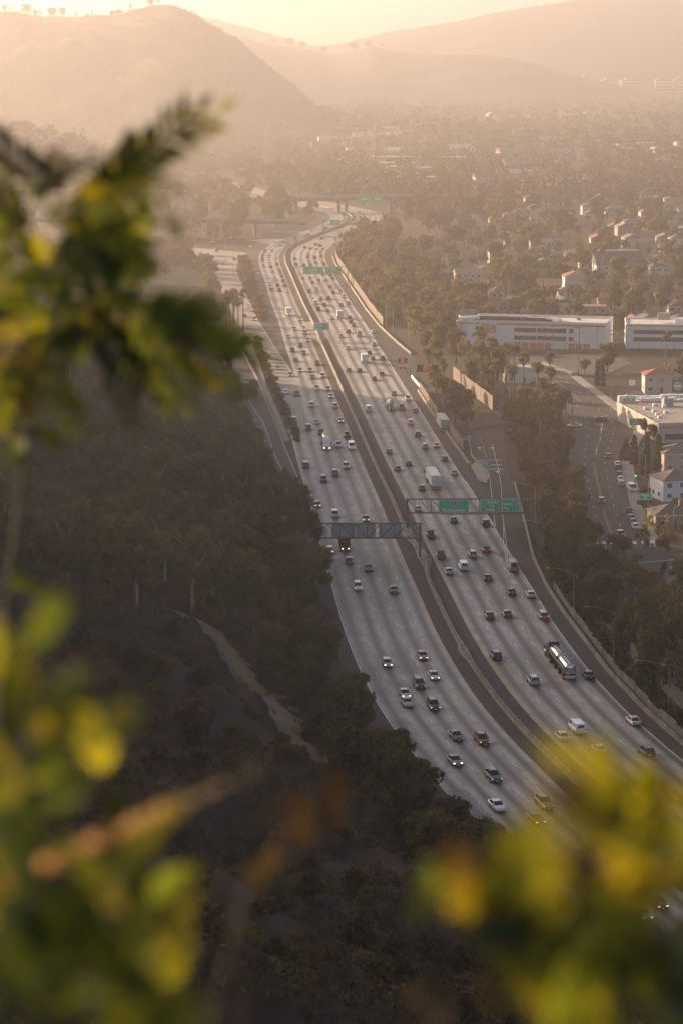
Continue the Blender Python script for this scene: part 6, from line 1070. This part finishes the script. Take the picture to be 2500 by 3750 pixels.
# ================================================================ buildings
def boxp(o,name,mat,x0,x1,y0,y1,z0,z1,colr=None):
    b=MB().box(x0,x1,y0,y1,z0,z1).build(name,mat if not isinstance(mat,str) else MT[mat],o)
    if colr: b.color=c4(colr)
    return b
def win(o,x0,x1,z0,z1,y,frame=True):
    p=boxp(o,'window','window',x0,x1,y-.04,y+.1,z0,z1)
    if frame: MB().box(x0-.08,x1+.08,y-.07,y+.02,z1,z1+.09).box(x0-.08,x1+.08,y-.10,y+.02,z0-.09,z0).box(x0-.08,x0,y-.07,y+.02,z0,z1).box(x1,x1+.08,y-.07,y+.02,z0,z1).build('frame',MT['frame'],p)
    return p
ang=math.atan2(970.3-983,106.2-51.9)
B=thing('storage_building',(51.9,983,0),ang,'long white storage building with orange doors and stripe','building')
L_,D,Hh=55.8,24.,10.3
boxp(B,'wall','white_wall',0,L_,0,D,0,Hh)
for a in ((0,L_,-.12,.2,Hh,Hh+.9),(0,L_,D-.2,D+.1,Hh,Hh+.9),(-.1,.2,.2,D-.2,Hh,Hh+.9),(L_-.2,L_+.1,.2,D-.2,Hh,Hh+.9)): boxp(B,'parapet','white_wall',*a)
boxp(B,'roof','roofwhite',.3,L_-.3,.3,D-.3,Hh+.01,Hh+.06)
boxp(B,'stripe','orange',11.4,L_+.02,-.17,-.125,9.65,10.05); boxp(B,'stripe','shieldred',11.4,L_+.02,-.165,-.125,9.45,9.62)
for i in range(4): boxp(B,'roof_unit','steel',random.uniform(10,48),0,random.uniform(4,18),0,Hh,Hh+1).scale=(1,1,1)
for i,(x,y) in enumerate(((20,6),(26,9),(31,7),(42,15))): MB().box(x,x+1.6,y,y+1.2,Hh+.06,Hh+1.2).build('roof_unit',MT['steel'],B)
for u0,u1 in ((18.6,27.7),(28.0,39.8),(41.,42.9)):
    for z0,z1 in ((6.6,8.4),(3.5,5.15)):
        p=boxp(B,'window_band','window',u0,u1,-.04,.1,z0,z1)
        MB().box(u0-.1,u1+.1,-.12,.02,z1,z1+.12).box(u0-.1,u1+.1,-.12,.02,z0-.12,z0).build('frame',MT['white_wall'],p)
        q=MB()
        for x in np.arange(u0+1.5,u1-.3,1.5): q.box(x-.04,x+.04,-.07,-.04,z0,z1)
        if q.v: q.build('mullion',MT['trim'],p)
for x in (18.7,21.8,25.,28.1,31.2,40.8,43.8,46.9):
    d=boxp(B,'roller_door','orange',x,x+2.5,-.08,.05,.1,2.5); q=MB()
    for z in np.arange(.4,2.4,.35): q.box(x,x+2.5,-.10,-.08,z,z+.04)
    q.build('door_rib',MT['orange'],d)
for x in (27.9,40.4,12.): boxp(B,'pilaster','white_wall',x-.15,x+.15,-.16,.0,0,9.4)
boxp(B,'door','frame',39.1,40.,-.06,.05,0,2.1); win(B,2.8,4.1,6.6,8.2,0.)
T=MB()
T.tube([(-1.5,4,0),(-1.5,4,12.2)],[5.2,5.2],16); T.build('corner_tower',MT['white_wall'],B); boxp(B,'stripe','orange',2.7,8.2,-.2,-.125,9.5,9.9)
MB().tube([(-1.5,4,9.6),(-1.5,4,10.1)],5.25,16).build('tower_stripe',MT['orange'],B)
MB().box(-4.2,-3.9,2,9,12.2,14.4).box(-4.2,1,8.8,9.1,12.2,14.4).build('tower_screen',MT['steel'],B)
p=boxp(B,'sign_board','orange',6.6,11.0,-.3,-.14,6.1,9.2); text('Public',1.0,(8.8,-.32,8.35),UP,MT['whitepaint'],p,bold=.01); text('Storage',1.0,(8.8,-.32,7.35),UP,MT['whitepaint'],p,bold=.01); text('SELF STORAGE',.42,(8.8,-.32,6.5),UP,MT['whitepaint'],p)
B2=thing('storage_building',(115.4,978,0),ang*.4,'second white storage building with orange parapet stripe at the right edge','building')
boxp(B2,'wall','white_wall',0,34,0,24,0,9.3)
boxp(B2,'roof','roofwhite',.3,33.7,.3,23.7,9.31,9.36)
for a in ((0,34,-.12,.2,9.3,10.),(-.12,.2,.2,24,9.3,10.),(0,34,23.8,24.1,9.3,10.)): boxp(B2,'parapet','white_wall',*a)
boxp(B2,'stripe','orange',0,34,-.17,-.125,9.1,9.45); boxp(B2,'stripe','orange',-.17,-.125,0,24,9.1,9.45)
for z0,z1 in ((5.9,7.5),(2.9,4.6)):
    boxp(B2,'window_band','window',3,24,-.05,.1,z0,z1)
    for y in (4,9,15,19): boxp(B2,'window','window',-.06,.1,y,y+1.4,z0,z1)
for x in (5,19): boxp(B2,'door','frame',x,x+1.,-.06,.05,0,2.2)
MB().box(13,18,10,13,10.6,13.4).build('roof_unit',MT['steel'],B2); boxp(B2,'penthouse','white_wall',20,24,6,12,9.36,11.6); boxp(B2,'penthouse','white_wall',31,34,8,22,9.36,12)
boxp(B2,'gate','greyfence',-8,-.5,1,1.2,0,2.2)
tag(MB().box(69,104,960.5,960.7,0,1.9).build('yard_fence',MT['greyfence']),'dark green mesh fence in front of the storage yard','fence')
tag(MB().add([(66,905,.03),(97,893,.03),(112,930,.03),(108,962,.03),(62,965,.03)],[(0,1,2,3,4)]).build('yard',MT['asphalt3']),'pale asphalt yard below the storage building',kind='structure')
# --- houses
HOUSES=0
def house(x,y,w,d,h,rz,roof,wc,rc,label,storeys=1,z=0,detail=True,pitch=.36,group='houses of the right suburb'):
    global HOUSES
    HOUSES+=1; o=thing('house',(x,y,z),rz,label,'house',group)
    boxp(o,'wall','stucco',-w/2,w/2,-d/2,d/2,-.3,h,wc); e=.55; W,Dp=w/2+e,d/2+e
    if roof=='flat':
        boxp(o,'roof','roofing',-W+.3,W-.3,-Dp+.3,Dp-.3,h,h+.3,rc)
    else:
        rh=pitch*min(W,Dp)*1.15
        if W>=Dp: ins=Dp*(1. if roof=='hip' else 0.02); A=(-W+ins,0,h+rh);Bq=(W-ins,0,h+rh); vs=[(-W,-Dp,h-.05),(W,-Dp,h-.05),(W,Dp,h-.05),(-W,Dp,h-.05),A,Bq]; fs=[(0,1,5,4),(1,2,5),(2,3,4,5),(3,0,4),(3,2,1,0)]
        else: ins=W*(1. if roof=='hip' else 0.02); A=(0,-Dp+ins,h+rh);Bq=(0,Dp-ins,h+rh); vs=[(-W,-Dp,h-.05),(W,-Dp,h-.05),(W,Dp,h-.05),(-W,Dp,h-.05),A,Bq]; fs=[(0,1,4),(1,2,5,4),(2,3,5),(3,0,4,5),(3,2,1,0)]
        r=MB().add(vs,fs).build('roof',MT['roofing'],o); r.color=c4(rc)
        if detail: boxp(r,'chimney','stucco',w*.22,w*.22+.8,.1,.8,h+rh*.3,h+rh+.9,(.3,.2,.16))
        MB().box(-W,W,-Dp-.03,-Dp+.03,h-.22,h-.03).build('fascia',MT['frame'],o)
    if detail:
        for st_ in range(storeys):
            zb=.95+st_*(h/storeys)
            n=max(2,int(w/3.2))
            for i in range(n):
                xx=-w/2+(i+.5)*w/n
                if st_==0 and i==n//2: boxp(o,'door',MT['wood'],xx-.5,xx+.5,-d/2-.05,-d/2+.05,0,2.05)
                else: win(o,xx-.65,xx+.65,zb,zb+1.15,-d/2)
        for yy in (-d*.2,d*.2): boxp(o,'window','window',-w/2-.04,-w/2+.1,yy-.6,yy+.6,1.,2.1)
    return o
random.seed(77)
HP=[(132,1777),(152,1857),(181,1786),(138,1706),(118,1688),(107,1696),(199,1664),(183,1624),(170,1507),(160,1522),(203,1526),(81,1466),(196,1454),(138,1417),(89,1377),(106,1364),(184,1382),(170,1384),(80,1306),(65,1248),(52,1285),(118,1229),(104,1220),(150,1212),(168,1285),(183,1285),(57,1194),(43,1190),(78,1108),(101,1105),(116,1112),(126,1135),(139,1156),(160,1180)]
WC=[(.50,.46,.40),(.40,.34,.27),(.56,.54,.50),(.36,.31,.26),(.44,.36,.30),(.38,.36,.34)]; RC=[(.16,.12,.10),(.22,.15,.11),(.12,.11,.105),(.28,.22,.17),(.30,.15,.10),(.20,.18,.16)]
WN=['cream','tan','white','beige','pinkish','pale grey']; RN=['brown','reddish-brown','dark grey','sandy','terracotta','grey']
used={}
def hlabel(i,j,roof,st,where):
    base='%s house with %s %s roof'%(WN[i]+(' two-storey' if st==2 else ''),RN[j],roof); k=(base,where); used[k]=used.get(k,0)+1; n=used[k]
    return base+', '+ordinal(n)+' closest of its kind '+where
for (x,y) in sorted(HP,key=lambda p:p[1]):
    i,j=random.randrange(6),random.randrange(6); st=2 if random.random()<.25 else 1; roof=random.choice(['gable','gable','hip','flat'] if st==1 else ['gable','hip'])
    house(x,y,random.uniform(10,15),random.uniform(8,11),3.1*st+.1,random.choice([0,math.pi/2,0])+random.uniform(-.12,.12),roof,WC[i],RC[j],hlabel(i,j,roof,st,'behind storage buildings'),st)
extra=[]
for it in range(900):
    y=random.uniform(1030,1980); x=random.uniform(48 if y<1350 else 60,.1415*y+8)
    if any(abs(x-a)<15 and abs(y-b)<22 for a,b in HP+extra): continue
    if 128<x<170 and 1270<y<1330: continue
    extra.append((x,y))
    if len(extra)>=66: break
for (x,y) in sorted(extra,key=lambda p:p[1]):
    i,j=random.randrange(6),random.randrange(6); st=2 if random.random()<.15 else 1; roof=random.choice(['gable','hip','gable'])
    house(x,y,random.uniform(9,14),random.uniform(8,10),3.1*st,random.choice([0,math.pi/2])+random.uniform(-.1,.1),roof,WC[i],RC[j],hlabel(i,j,roof,st,'among suburb trees'),st,detail=y<1500)
o=house(148,1300,25,16,6.2,.04,'gable',(.60,.55,.48),(.17,.13,.105),'large hall with steep brown roof behind the storage buildings',2,pitch=.75)
MB().box(-11,11,-.6,.6,12.3,13.6).build('roof_parapet',MT['white_wall'],o)
house(113,852,12,9,6.4,0,'hip',(.60,.52,.44),(.30,.12,.08),'two-storey cream house with red tiled roof above the camper lot',2)
house(64,878,9.5,8,5.4,.0,'flat',(.66,.64,.60),(.5,.48,.44),'white flat-roofed building behind the tall palms',1)
house(90.5,646,11,10,5.6,.25,'hip',(.62,.66,.70),(.13,.115,.10),'two-storey white house with grey hip roof at the right edge',2)
house(84,607,10,9,3.6,.12,'hip',(.23,.20,.15),(.10,.09,.08),'low tan house with dark hip roof above the pedestrian sign',1)
house(93,590,10,9,3.4,.1,'gable',(.36,.35,.33),(.10,.09,.085),'house with grey gable roof and pale garage at the lower right edge',1)
house(97.5,690,11,10,5.6,.1,'hip',(.42,.36,.30),(.16,.13,.11),'tan house behind the three cypresses',2)
house(103,668,9,9,3.4,.1,'gable',(.5,.48,.44),(.24,.21,.18),'pale-roofed house right of the cypresses',1)
house(70,549,9,9,4,.4,'gable',(.3,.27,.23),(.09,.085,.08),'dim house roof among the lower right grove',1)
# flat-roofed shop and camper lot
S_=thing('shop',(97.8,738,0),.16,'flat-roofed shop with pale roof on the side street corner','building')
boxp(S_,'wall','stucco',0,22,0,48,0,5.4,(.48,.42,.35)); boxp(S_,'roof','walk',.4,21.6,.4,47.6,5.41,5.47)
for a in ((0,22,-.15,.25,5.4,6.3),(-.15,.25,.25,48,5.4,6.1),(0,22,47.8,48.1,5.4,6.1)): boxp(S_,'parapet','stucco',*a,(.50,.44,.37))
boxp(S_,'fascia_band',MT['shieldred'],0,22,-.19,-.155,4.6,4.9); win(S_,2,8,.9,2.8,0); win(S_,10,16,.9,2.8,0)
for i,(x,y) in enumerate(((4,14),(5,20),(6,27),(5,33),(9,24),(12,36),(10,40))): MB().box(x,x+1.3,y,y+1.1,5.47,6.3).build('roof_unit',MT['whitegel'],S_)
MB().box(13,16,38,41,5.47,8.).tube([(14,39.5,8),(14,39.5,9)],.4,8).build('roof_duct',MT['steel'],S_)
def camper(x,y,L,rz,label,big=True):
    o=thing('camper',(x,y,.05),rz,label,'camper','white campers in the lot'); w=1.2; hh=3.2 if big else 2.6
    MB().loft([[(a,-w*f,.6),(a,w*f,.6),(a,w*f,z),(a,-w*f,z)] for a,f,z in ((-L/2,.97,hh-.1),(-L/2+.2,1,hh),(L/2-1.4,1,hh),(L/2-.5,1,hh-.3),(L/2,.96,hh-1.3))]).build('body',MT['whitegel'],o)
    MB().add([(L/2-.45,-w*.9,hh-.45),(L/2-.45,w*.9,hh-.45),(L/2+.03,w*.88,hh-1.25),(L/2+.03,-w*.88,hh-1.25)],[(0,1,2,3)]).build('windshield',MT['glass'],o)
    for s in (-1,1):
        for xx in (-L*.25,L*.1): MB().box(xx-.5,xx+.5,s*(w+.01)-.015,s*(w+.01)+.015,1.7,2.3).build('side_window',MT['glass'],o)
        MB().box(-L/2+.3,L/2-.8,s*(w+.008)-.008,s*(w+.008)+.008,1.15,1.4).build('stripe',MT['steel'],o)
    MB().box(-L*.2,-L*.2+.8,-.4,.4,hh,hh+.28).build('roof_unit',MT['whitepaint'],o); axle(o,L/2-1.6,1.05); axle(o,-L/2+2.,1.05)
for i,(x,y,L,rz) in enumerate(((98.5,806,8.5,1.2),(103,813,9,.3),(105.5,819,10,.1),(110,815,9.5,.2),(114,822,9,0),(100.5,796,7,1.3),(103.8,799,6.5,1.3),(108.5,806,8,.2),(98.4,819,8,.1),(117.5,812,8,.2))): camper(x,y,L,rz,'white camper, %s from the street in the crowded lot'%ordinal(i+1))
for i,(x,y,k,c) in enumerate(((99.,790,'s','d'),(101.6,789.5,'s','s'),(104.2,791,'u','w'))): make_car(k,c,x,y,1.4,'%s %s parked %s at the front of the camper lot'%(CW[c],TW[k],ordinal(i+1)),'cars at the camper lot',False,True,False,0)
o=thing('shop_sign',(112,800,0),0,'round white logo sign on a square board above the shop roof','sign'); MB().tube([(0,.2,0),(0,.2,9)],.15,7).build('post',MT['steel'],o); p=MB().box(-2.1,2.1,-.15,.15,7,11.4).build('board',MT['greyfence'],o); MB().tube([(0,-.2,9.2),(0,-.16,9.2)],1.5,18).build('disc',MT['alu'],p); MB().box(-1.2,1.2,-.23,-.205,8.9,9.5).build('bar',MT['whitepaint'],p)
o=thing('shop_sign',(99.5,822,0),0,'small white banded sign on a pole above the campers','sign'); MB().tube([(0,.1,0),(0,.1,8.2)],.09,6).build('post',MT['steel'],o)
for k in range(3): MB().box(-1.,1.,-.08,.08,6.4+k*.65,6.9+k*.65).build('band',MT['whitepaint'],o)
# hazy white building on the left knoll
o=house(-268,2215,34,14,9,.1,'flat',(.6,.57,.52),(.5,.45,.4),'hazy white block on the far left knoll',2,z=33,group='far buildings')
o=house(-300,2200,26,12,6,.05,'gable',(.5,.46,.4),(.3,.26,.22),'long pale-roofed building on the far left knoll',1,z=34,group='far buildings')
# far buildings and towers in the haze
random.seed(78)
for i in range(70):
    y=random.uniform(2050,4300); x=random.uniform(-.06*y,.1415*y) if y>2300 else random.uniform(30,.1415*y)
    if x<20 and y>3200: x=abs(x)
    ww=random.uniform(14,45); house(x,y,ww,random.uniform(12,22),random.uniform(5,10),random.uniform(-.3,.3),random.choice(['flat','flat','gable']),random.choice(WC),random.choice(RC+[(.5,.47,.43)]*4),'pale low building, %s closest in the hazy far valley'%ordinal(i+1),1,detail=False,group='far valley buildings')
for i,(x,y,ww,hh) in enumerate(((490,6300,24,42),(505,6350,20,38),(580,6250,36,36),(636,6350,24,52),(680,6250,42,40),(745,6350,54,38),(820,6300,36,40),(870,6300,36,42))):
    o=thing('tower_block',(x,y,0),.2,'faint tower block, %s in the hazy far downtown'%ordinal(i+1),'tower','far downtown towers'); boxp(o,'wall','stucco',-ww/2,ww/2,-ww/3,ww/3,0,hh,(.26,.23,.20)); boxp(o,'roof','roofing',-ww/4,ww/4,-ww/6,ww/6,hh,hh+5,(.3,.28,.26))
    for z in np.arange(8,hh-4,8.): boxp(o,'window_band','roofing',-ww/2+2,ww/2-2,-ww/3-.1,-ww/3+.1,z,z+3.4)
# ================================================================ suburb trees
random.seed(105); c=0
HB=HP+extra+[(148,1300),(113,852),(64,878)]
def clear(x,y,r=7.5): return not any(abs(x-a)<r and abs(y-b)<r+1 for a,b in HB)
for it in range(9000):
    y=random.uniform(1010,1990); x=random.uniform(40 if y<1300 else 30,.1415*y+10)
    if x<wall_x(min(y,1640))+34 or not clear(x,y) or near_tree(x,y,5.8): continue
    key=random.choice(['olive1','olive2','oak1','oak2','tall1','euc3','tall2','olive1']); big=random.random()<.22
    where='among houses behind storage buildings' if y<1300 else ('in the middle suburb' if y<1620 else 'at the far suburb edge')
    tree(key,x,y,KW[key]+' '+where,'suburb trees '+where,random.uniform(6,10)*(1.7 if big else 1)); c+=1
    if c>=400: break
for i,(x,y,h) in enumerate(((133,1282,15),(139,1284,16),(121,1255,14),(160,1240,13),(98,1180,13),(150,1400,14))): tree('palm%d'%(i%3+1),x,y,'slender hazy palm, %s among the suburb houses'%ordinal(i+1),'suburb palms',h)
for x,y,h,k in ((78,1160,20,'euc3'),(84,1170,19,'tall1'),(90,1165,17,'tall1'),(140,1560,22,'tall1'),(112,1250,13,'oak1'),(105,1262,12,'oak3'),(62,1120,15,'oak1'),(54,1130,14,'oak2'),(160,1110,14,'olive2'),(148,1120,13,'tall2')): tree(k,x,y,KW[k]+' towering behind the storage building','big trees behind the storage building',h)
# tall hazy trees around the interchange
c=0
for it in range(4000):
    y=random.uniform(1440,2350); x=random.uniform(-.15*y,.07*y)
    s_,of=s_of(x,y)
    if -27<of<30 or (y<1640 and x>-66) or near_tree(x,y,7) or (-96<x<-62 and y<1490): continue
    if abs(y-1808)<9 and abs(x)<45: continue
    key=random.choice(['euc1','euc2','tall1','euc3','tall2','olive2'])
    tree(key,x,y,'tall hazy tree around the distant interchange','hazy trees around the interchange',random.uniform(11,22) if y>1600 else random.uniform(10,17))
    c+=1
    if c>=300: break
for i in range(26): tree(random.choice(['euc3','tall1','olive2','tall2']),random.uniform(-175,-66),random.uniform(1518,1562),'tall hazy tree in front of the left elevated road','trees before the left elevated road',random.uniform(11,19))
# trees on the crest of the near hill
for i,px_ in enumerate((-541,-530,-522,-496,-490,-482,-474,-458,-452,-440,-418,-400,-392,-362,-356,-350,-332,-300,-289)):
    zc=float(fn1(np.array(px_,float),np.array(3900.))); tree(('euc1','olive1','euc2','oak1')[i%4],px_,3895,'silhouetted tree, %s from the left on the crest of the near hill'%ordinal(i+1),'trees on the hill crest',random.uniform(9,19),z=zc-1)
for i,px_ in enumerate((-170,-160,-125,-95,-90,-40,25,35,62,95)):
    zc=float(fn2(np.array(px_*1.,float),np.array(5900.))); tree(('euc3','olive1','oak1')[i%3],px_,5895,'faint tree, %s from the left along the second ridge'%ordinal(i+1),'trees on the second ridge',random.uniform(14,26),z=zc-1)
for i,(x,y,h) in enumerate(((-292,2190,16),(-285,2195,14),(-246,2190,17),(-240,2196,15),(-250,2200,13))): tree(('oak1','tall1')[i%2],x,y,'hazy tree, %s beside the white block on the far left knoll'%ordinal(i+1),'trees on the left knoll',h,z=float(hillock(x,y)))
# the far wood and garden trees read as one mass
n=5200; fy=1900*np.exp(rng.random(n)*1.28); fx=rng.uniform(-.15,.15,n)*fy; fz=np.maximum(np.maximum(hillock(fx,fy),0),np.where((fy>3250)&(fy<4500)&(fx<30),fn1(fx,fy),0)); fz=np.where(fz>120,fz-3,fz)
so_=np.array([abs(s_of(a,b)[1]) if b<2320 else 99 for a,b in zip(fx,fy)]); ok=(so_>30)&(fx>-460)&(fz<(46 if True else 0))&~((fy>3300)&(fz>14))
fx,fy,fz=fx[ok],fy[ok],np.maximum(fz[ok],0); hs=rng.uniform(5,13,len(fx))*np.where(rng.random(len(fx))<.12,1.7,1)
K=40; d=rng.normal(0,1,(len(fx),K,3)); d/=np.linalg.norm(d,axis=2)[:,:,None]; d[:,:,2]=np.abs(d[:,:,2])*1.1-.35
lump=1+.35*rng.normal(0,1,(len(fx),K,1))
P=np.stack([fx,fy,fz+hs*.5],1)[:,None,:]+d*lump*np.stack([hs*.55,hs*.55,hs*.5],1)[:,None,:]
V,Q=leaves(P.reshape(-1,3),d.reshape(-1,3),2.2,1.4,0,.3)
tag(link('far_woodland',npmesh('far_woodland',V,Q,MT['leaf_far'])),'far trees of the valley merging into one hazy mass','woodland',kind='stuff')
# chaparral on the far hill flanks
n=9000; cx_=rng.uniform(-640,0,n); cy_=rng.uniform(3300,3960,n); cz_=fn1(cx_,cy_); ok=(cz_>12)&(fbm(cx_,cy_,.02,5.)>-.5); cx_,cy_,cz_=cx_[ok],cy_[ok],cz_[ok]
P=np.repeat(np.stack([cx_,cy_,cz_+.7],1),7,0)+rng.normal(0,1,(len(cx_)*7,3))*np.array([2.2,2.2,.9]); d=rng.normal(0,1,P.shape); d[:,2]+=1
V,Q=leaves(P,d,1.5,1.3,0,.5); tag(link('chaparral',npmesh('chaparral',V,Q,MT['leaf_dark'])),'low chaparral scrub on the near hill','scrub',kind='stuff')
# ================================================================ shrubs right in front of the camera
LM={'g':foliage('tree_tobacco_leaf',(.050,.080,.009),(.11,.145,.014),.5,9,.2,.35),'y':foliage('sun_toned_yellow_leaf',(.115,.14,.009),(.22,.225,.013),.55,9,.2,.35),'o':foliage('orange_autumn_leaf',(.085,.062,.012),(.13,.090,.018),.5,9,.15,.4),'d':foliage('shade_toned_green_leaf',(.011,.017,.004),(.032,.045,.008),.3,9,.2,.35),'b':foliage('brown_withered_leaf',(.040,.032,.012),(.075,.055,.020),.4,9,.2,.5)}  # yellow and dark tones paint sunlit and backlit leaves into the colour
LS={'k':M('brown_twig',(.10,.07,.045),.8,0,.2,30),'g':M('green_stem',(.065,.06,.022),.7,0,.2,30),'t':M('dry_tan_stalk',(.50,.35,.18),.7,0,.2,30)}
def leaf_mesh(tone,wr):
    vs=[];fs=[];n=9
    if wr<=.5:                                           # compound leaf: pairs of narrow leaflets along a rachis
        for i in range(11):
            t=.12+.88*i/10; z=-.16*t*t
            for s in ((-1,1) if i<10 else (0,)):
                L=wr*random.uniform(.62,.85)*(1-.35*abs(t-.5)); a=math.radians(random.uniform(42,62)) if s else 0; d=(s*math.sin(a),math.cos(a)); w=L*.17; p=(-d[1],d[0]); o=len(vs); dz=random.uniform(-.35,-.1)*L
                vs+=[(0,t,z),(d[0]*L*.45+p[0]*w,t+d[1]*L*.45+p[1]*w,z+dz*.3+.02),(d[0]*L,t+d[1]*L,z+dz),(d[0]*L*.45-p[0]*w,t+d[1]*L*.45-p[1]*w,z+dz*.3+.02)]; fs.append((o,o+1,o+2,o+3))
        o=len(vs)
        for i in range(6): t=i/5; vs+=[(-.012,t,-.16*t*t),(.012,t,-.16*t*t)]
        fs+=[(o+2*i,o+2*i+1,o+2*i+3,o+2*i+2) for i in range(5)]
        return MB().add(vs,fs).mesh('leaf',LM[tone])
    for i in range(n):
        t=i/(n-1); hw=wr*.5*(math.sin(math.pi*min(1,t*.96+.02))**.8)*(1-.25*t); z=-.16*t*t+.04*math.sin(t*6)
        vs+=[(-hw,t,z+hw*.45),(0,t,z),(hw,t,z+hw*.45)]
    for i in range(n-1):
        for k in (0,1): fs.append((3*i+k,3*i+k+1,3*i+k+4,3*i+k+3))
    return MB().add(vs,fs).mesh('leaf',LM[tone],True)
LMC={}; SEED=foliage('pale_seed_head',(.55,.42,.24),(.70,.56,.34),.45,40,.1)
SH={'U':('foreground_shrub','tall feathery shrub rising into the upper left, strongly blurred','shrub',(-.86,5.5)),'L':('foreground_shrub','low blurred yellow-green shrub in the lower left foreground','shrub',(-.48,3.2)),'R':('foreground_shrub','blurred yellow-green shrub in the lower right foreground','shrub',(.36,2.8)),'D':('dry_stalk','blurred tan dry stalk leaning across the lower left foreground','stalk',(-.62,3.1)),'E':('dry_weed','thin blurred brown weed at the bottom centre foreground','weed',(-.2,3.5))}
SO={}
for k,(n_,l,c_,(x,y)) in SH.items(): SO[k]=thing(n_,(x,y,float(hill(x,y))),0,l,c_)
def put_leaf(par,tone,b,e,wr,roll):
    b,e=Vector(b),Vector(e); d=e-b; L=d.length; key=(tone,round(wr,2))
    if key not in LMC: LMC[key]=leaf_mesh(tone,wr)
    yv=d.normalized(); zv=Vector((random.uniform(-.5,.5),-.75,random.uniform(-.1,.75))); zv=(zv-yv*zv.dot(yv)).normalized(); xv=yv.cross(zv)
    m=Matrix((xv,yv,zv)).transposed().to_4x4(); m=Matrix.Translation(b-par.location)@m@Matrix.Diagonal((L,L,L,1)); o=link('leaf',LMC[key],par); o.matrix_basis=m; return o
random.seed(9)
for k,tn,r,pts in SHRUB_STEMS:
    par=SO[k]; P=[Vector(p) for p in pts]
    lo=P[0]; gz=float(hill(lo.x,lo.y)); P=[Vector((lerp(lo.x,par.location.x,.6),lerp(lo.y,par.location.y,.6),float(hill(lerp(lo.x,par.location.x,.6),lerp(lo.y,par.location.y,.6)))-.05))]+P if (lo.z<119.2 and len(P)>2 and lo.z<P[1].z-.02) else P
    MB().tube([p-par.location for p in P],[lerp(r*1.3,r*.5,i/(len(P)-1)) for i in range(len(P))],7).build('stem',LS[tn],par,True)
    if k in 'LRU':
        for j in range(16 if len(P)>4 else 7):                  # small leaves along the stem
            t=random.uniform(.25,1)*(len(P)-1); i=min(int(t),len(P)-2); b=P[i].lerp(P[i+1],t-i); a=random.uniform(0,6.28); L=random.uniform(.05,.11)*(1.7 if k=='U' else 1)
            if P[i].z<118.0 and b.z<118.3: L*=1.2
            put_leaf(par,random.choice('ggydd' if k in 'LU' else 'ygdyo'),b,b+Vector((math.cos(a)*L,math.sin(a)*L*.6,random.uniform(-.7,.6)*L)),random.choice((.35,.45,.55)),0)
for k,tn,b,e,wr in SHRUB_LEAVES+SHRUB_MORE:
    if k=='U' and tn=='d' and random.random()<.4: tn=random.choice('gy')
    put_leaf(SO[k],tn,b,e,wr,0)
for i,f in enumerate(np.linspace(.02,.7,16)):                     # seed heads on the dry stalk
    pts=[Vector(p) for p in SHRUB_STEMS[6][3]]; t=1.5+f*(len(pts)-2.6); i0=min(int(t),len(pts)-2); p=pts[i0].lerp(pts[i0+1],min(1,t-i0))-SO['D'].location
    MB().tube([p+Vector((0,0,-.006)),p+Vector((0,0,.004)),p+Vector((0,0,.014))],[.004,.010,.003],7).build('seed_head',SEED,SO['D'],True)
# ================================================================ haze
hz=MB().box(-2700,2700,-400,9000,-2.5,318).build('haze',None); hz.data.materials.clear()
m,t,o=newmat('haze_air'); pv=N(t,'VolumePrincipled',{'Color':(1.0,.877,.775,1),'Density':HAZE_DENSITY,'Anisotropy':.7}); t.links.new(pv.outputs[0],o.inputs['Volume']); hz.data.materials.append(m)
tag(hz,'warm evening haze filling the valley',kind='stuff')
# ================================================================ lettering to meshes, labels told apart by place
bpy.context.view_layer.update(); dg=bpy.context.evaluated_depsgraph_get()
for f in FONTS:
    me=bpy.data.meshes.new_from_object(f.evaluated_get(dg)); n=f.name; kd=f.get('kind'); o=bpy.data.objects.new('tmp',me); col.objects.link(o); o.parent=f.parent; o.matrix_basis=f.matrix_basis.copy()
    if kd: o['kind']=kd
    bpy.data.objects.remove(f); o.name=n
byl={}
for o in col.objects:
    if o.parent is None and o.get('category') and o.get('label'): byl.setdefault(o['label'],[]).append(o)
for l,os_ in byl.items():
    if len(os_)<2: continue
    os_.sort(key=lambda o:o.location.y); nb=1 if len(os_)<=10 else (3 if len(os_)<=36 else 6); w=-(-len(os_)//nb)
    for b in range(nb):
        row=sorted(os_[b*w:(b+1)*w],key=lambda o:o.location.x/max(o.location.y,1))
        for i,o in enumerate(row):
            o['label']=l+', '+ordinal(i+1)+' from left'+('' if nb==1 else ', '+ordinal(b+1)+' row')
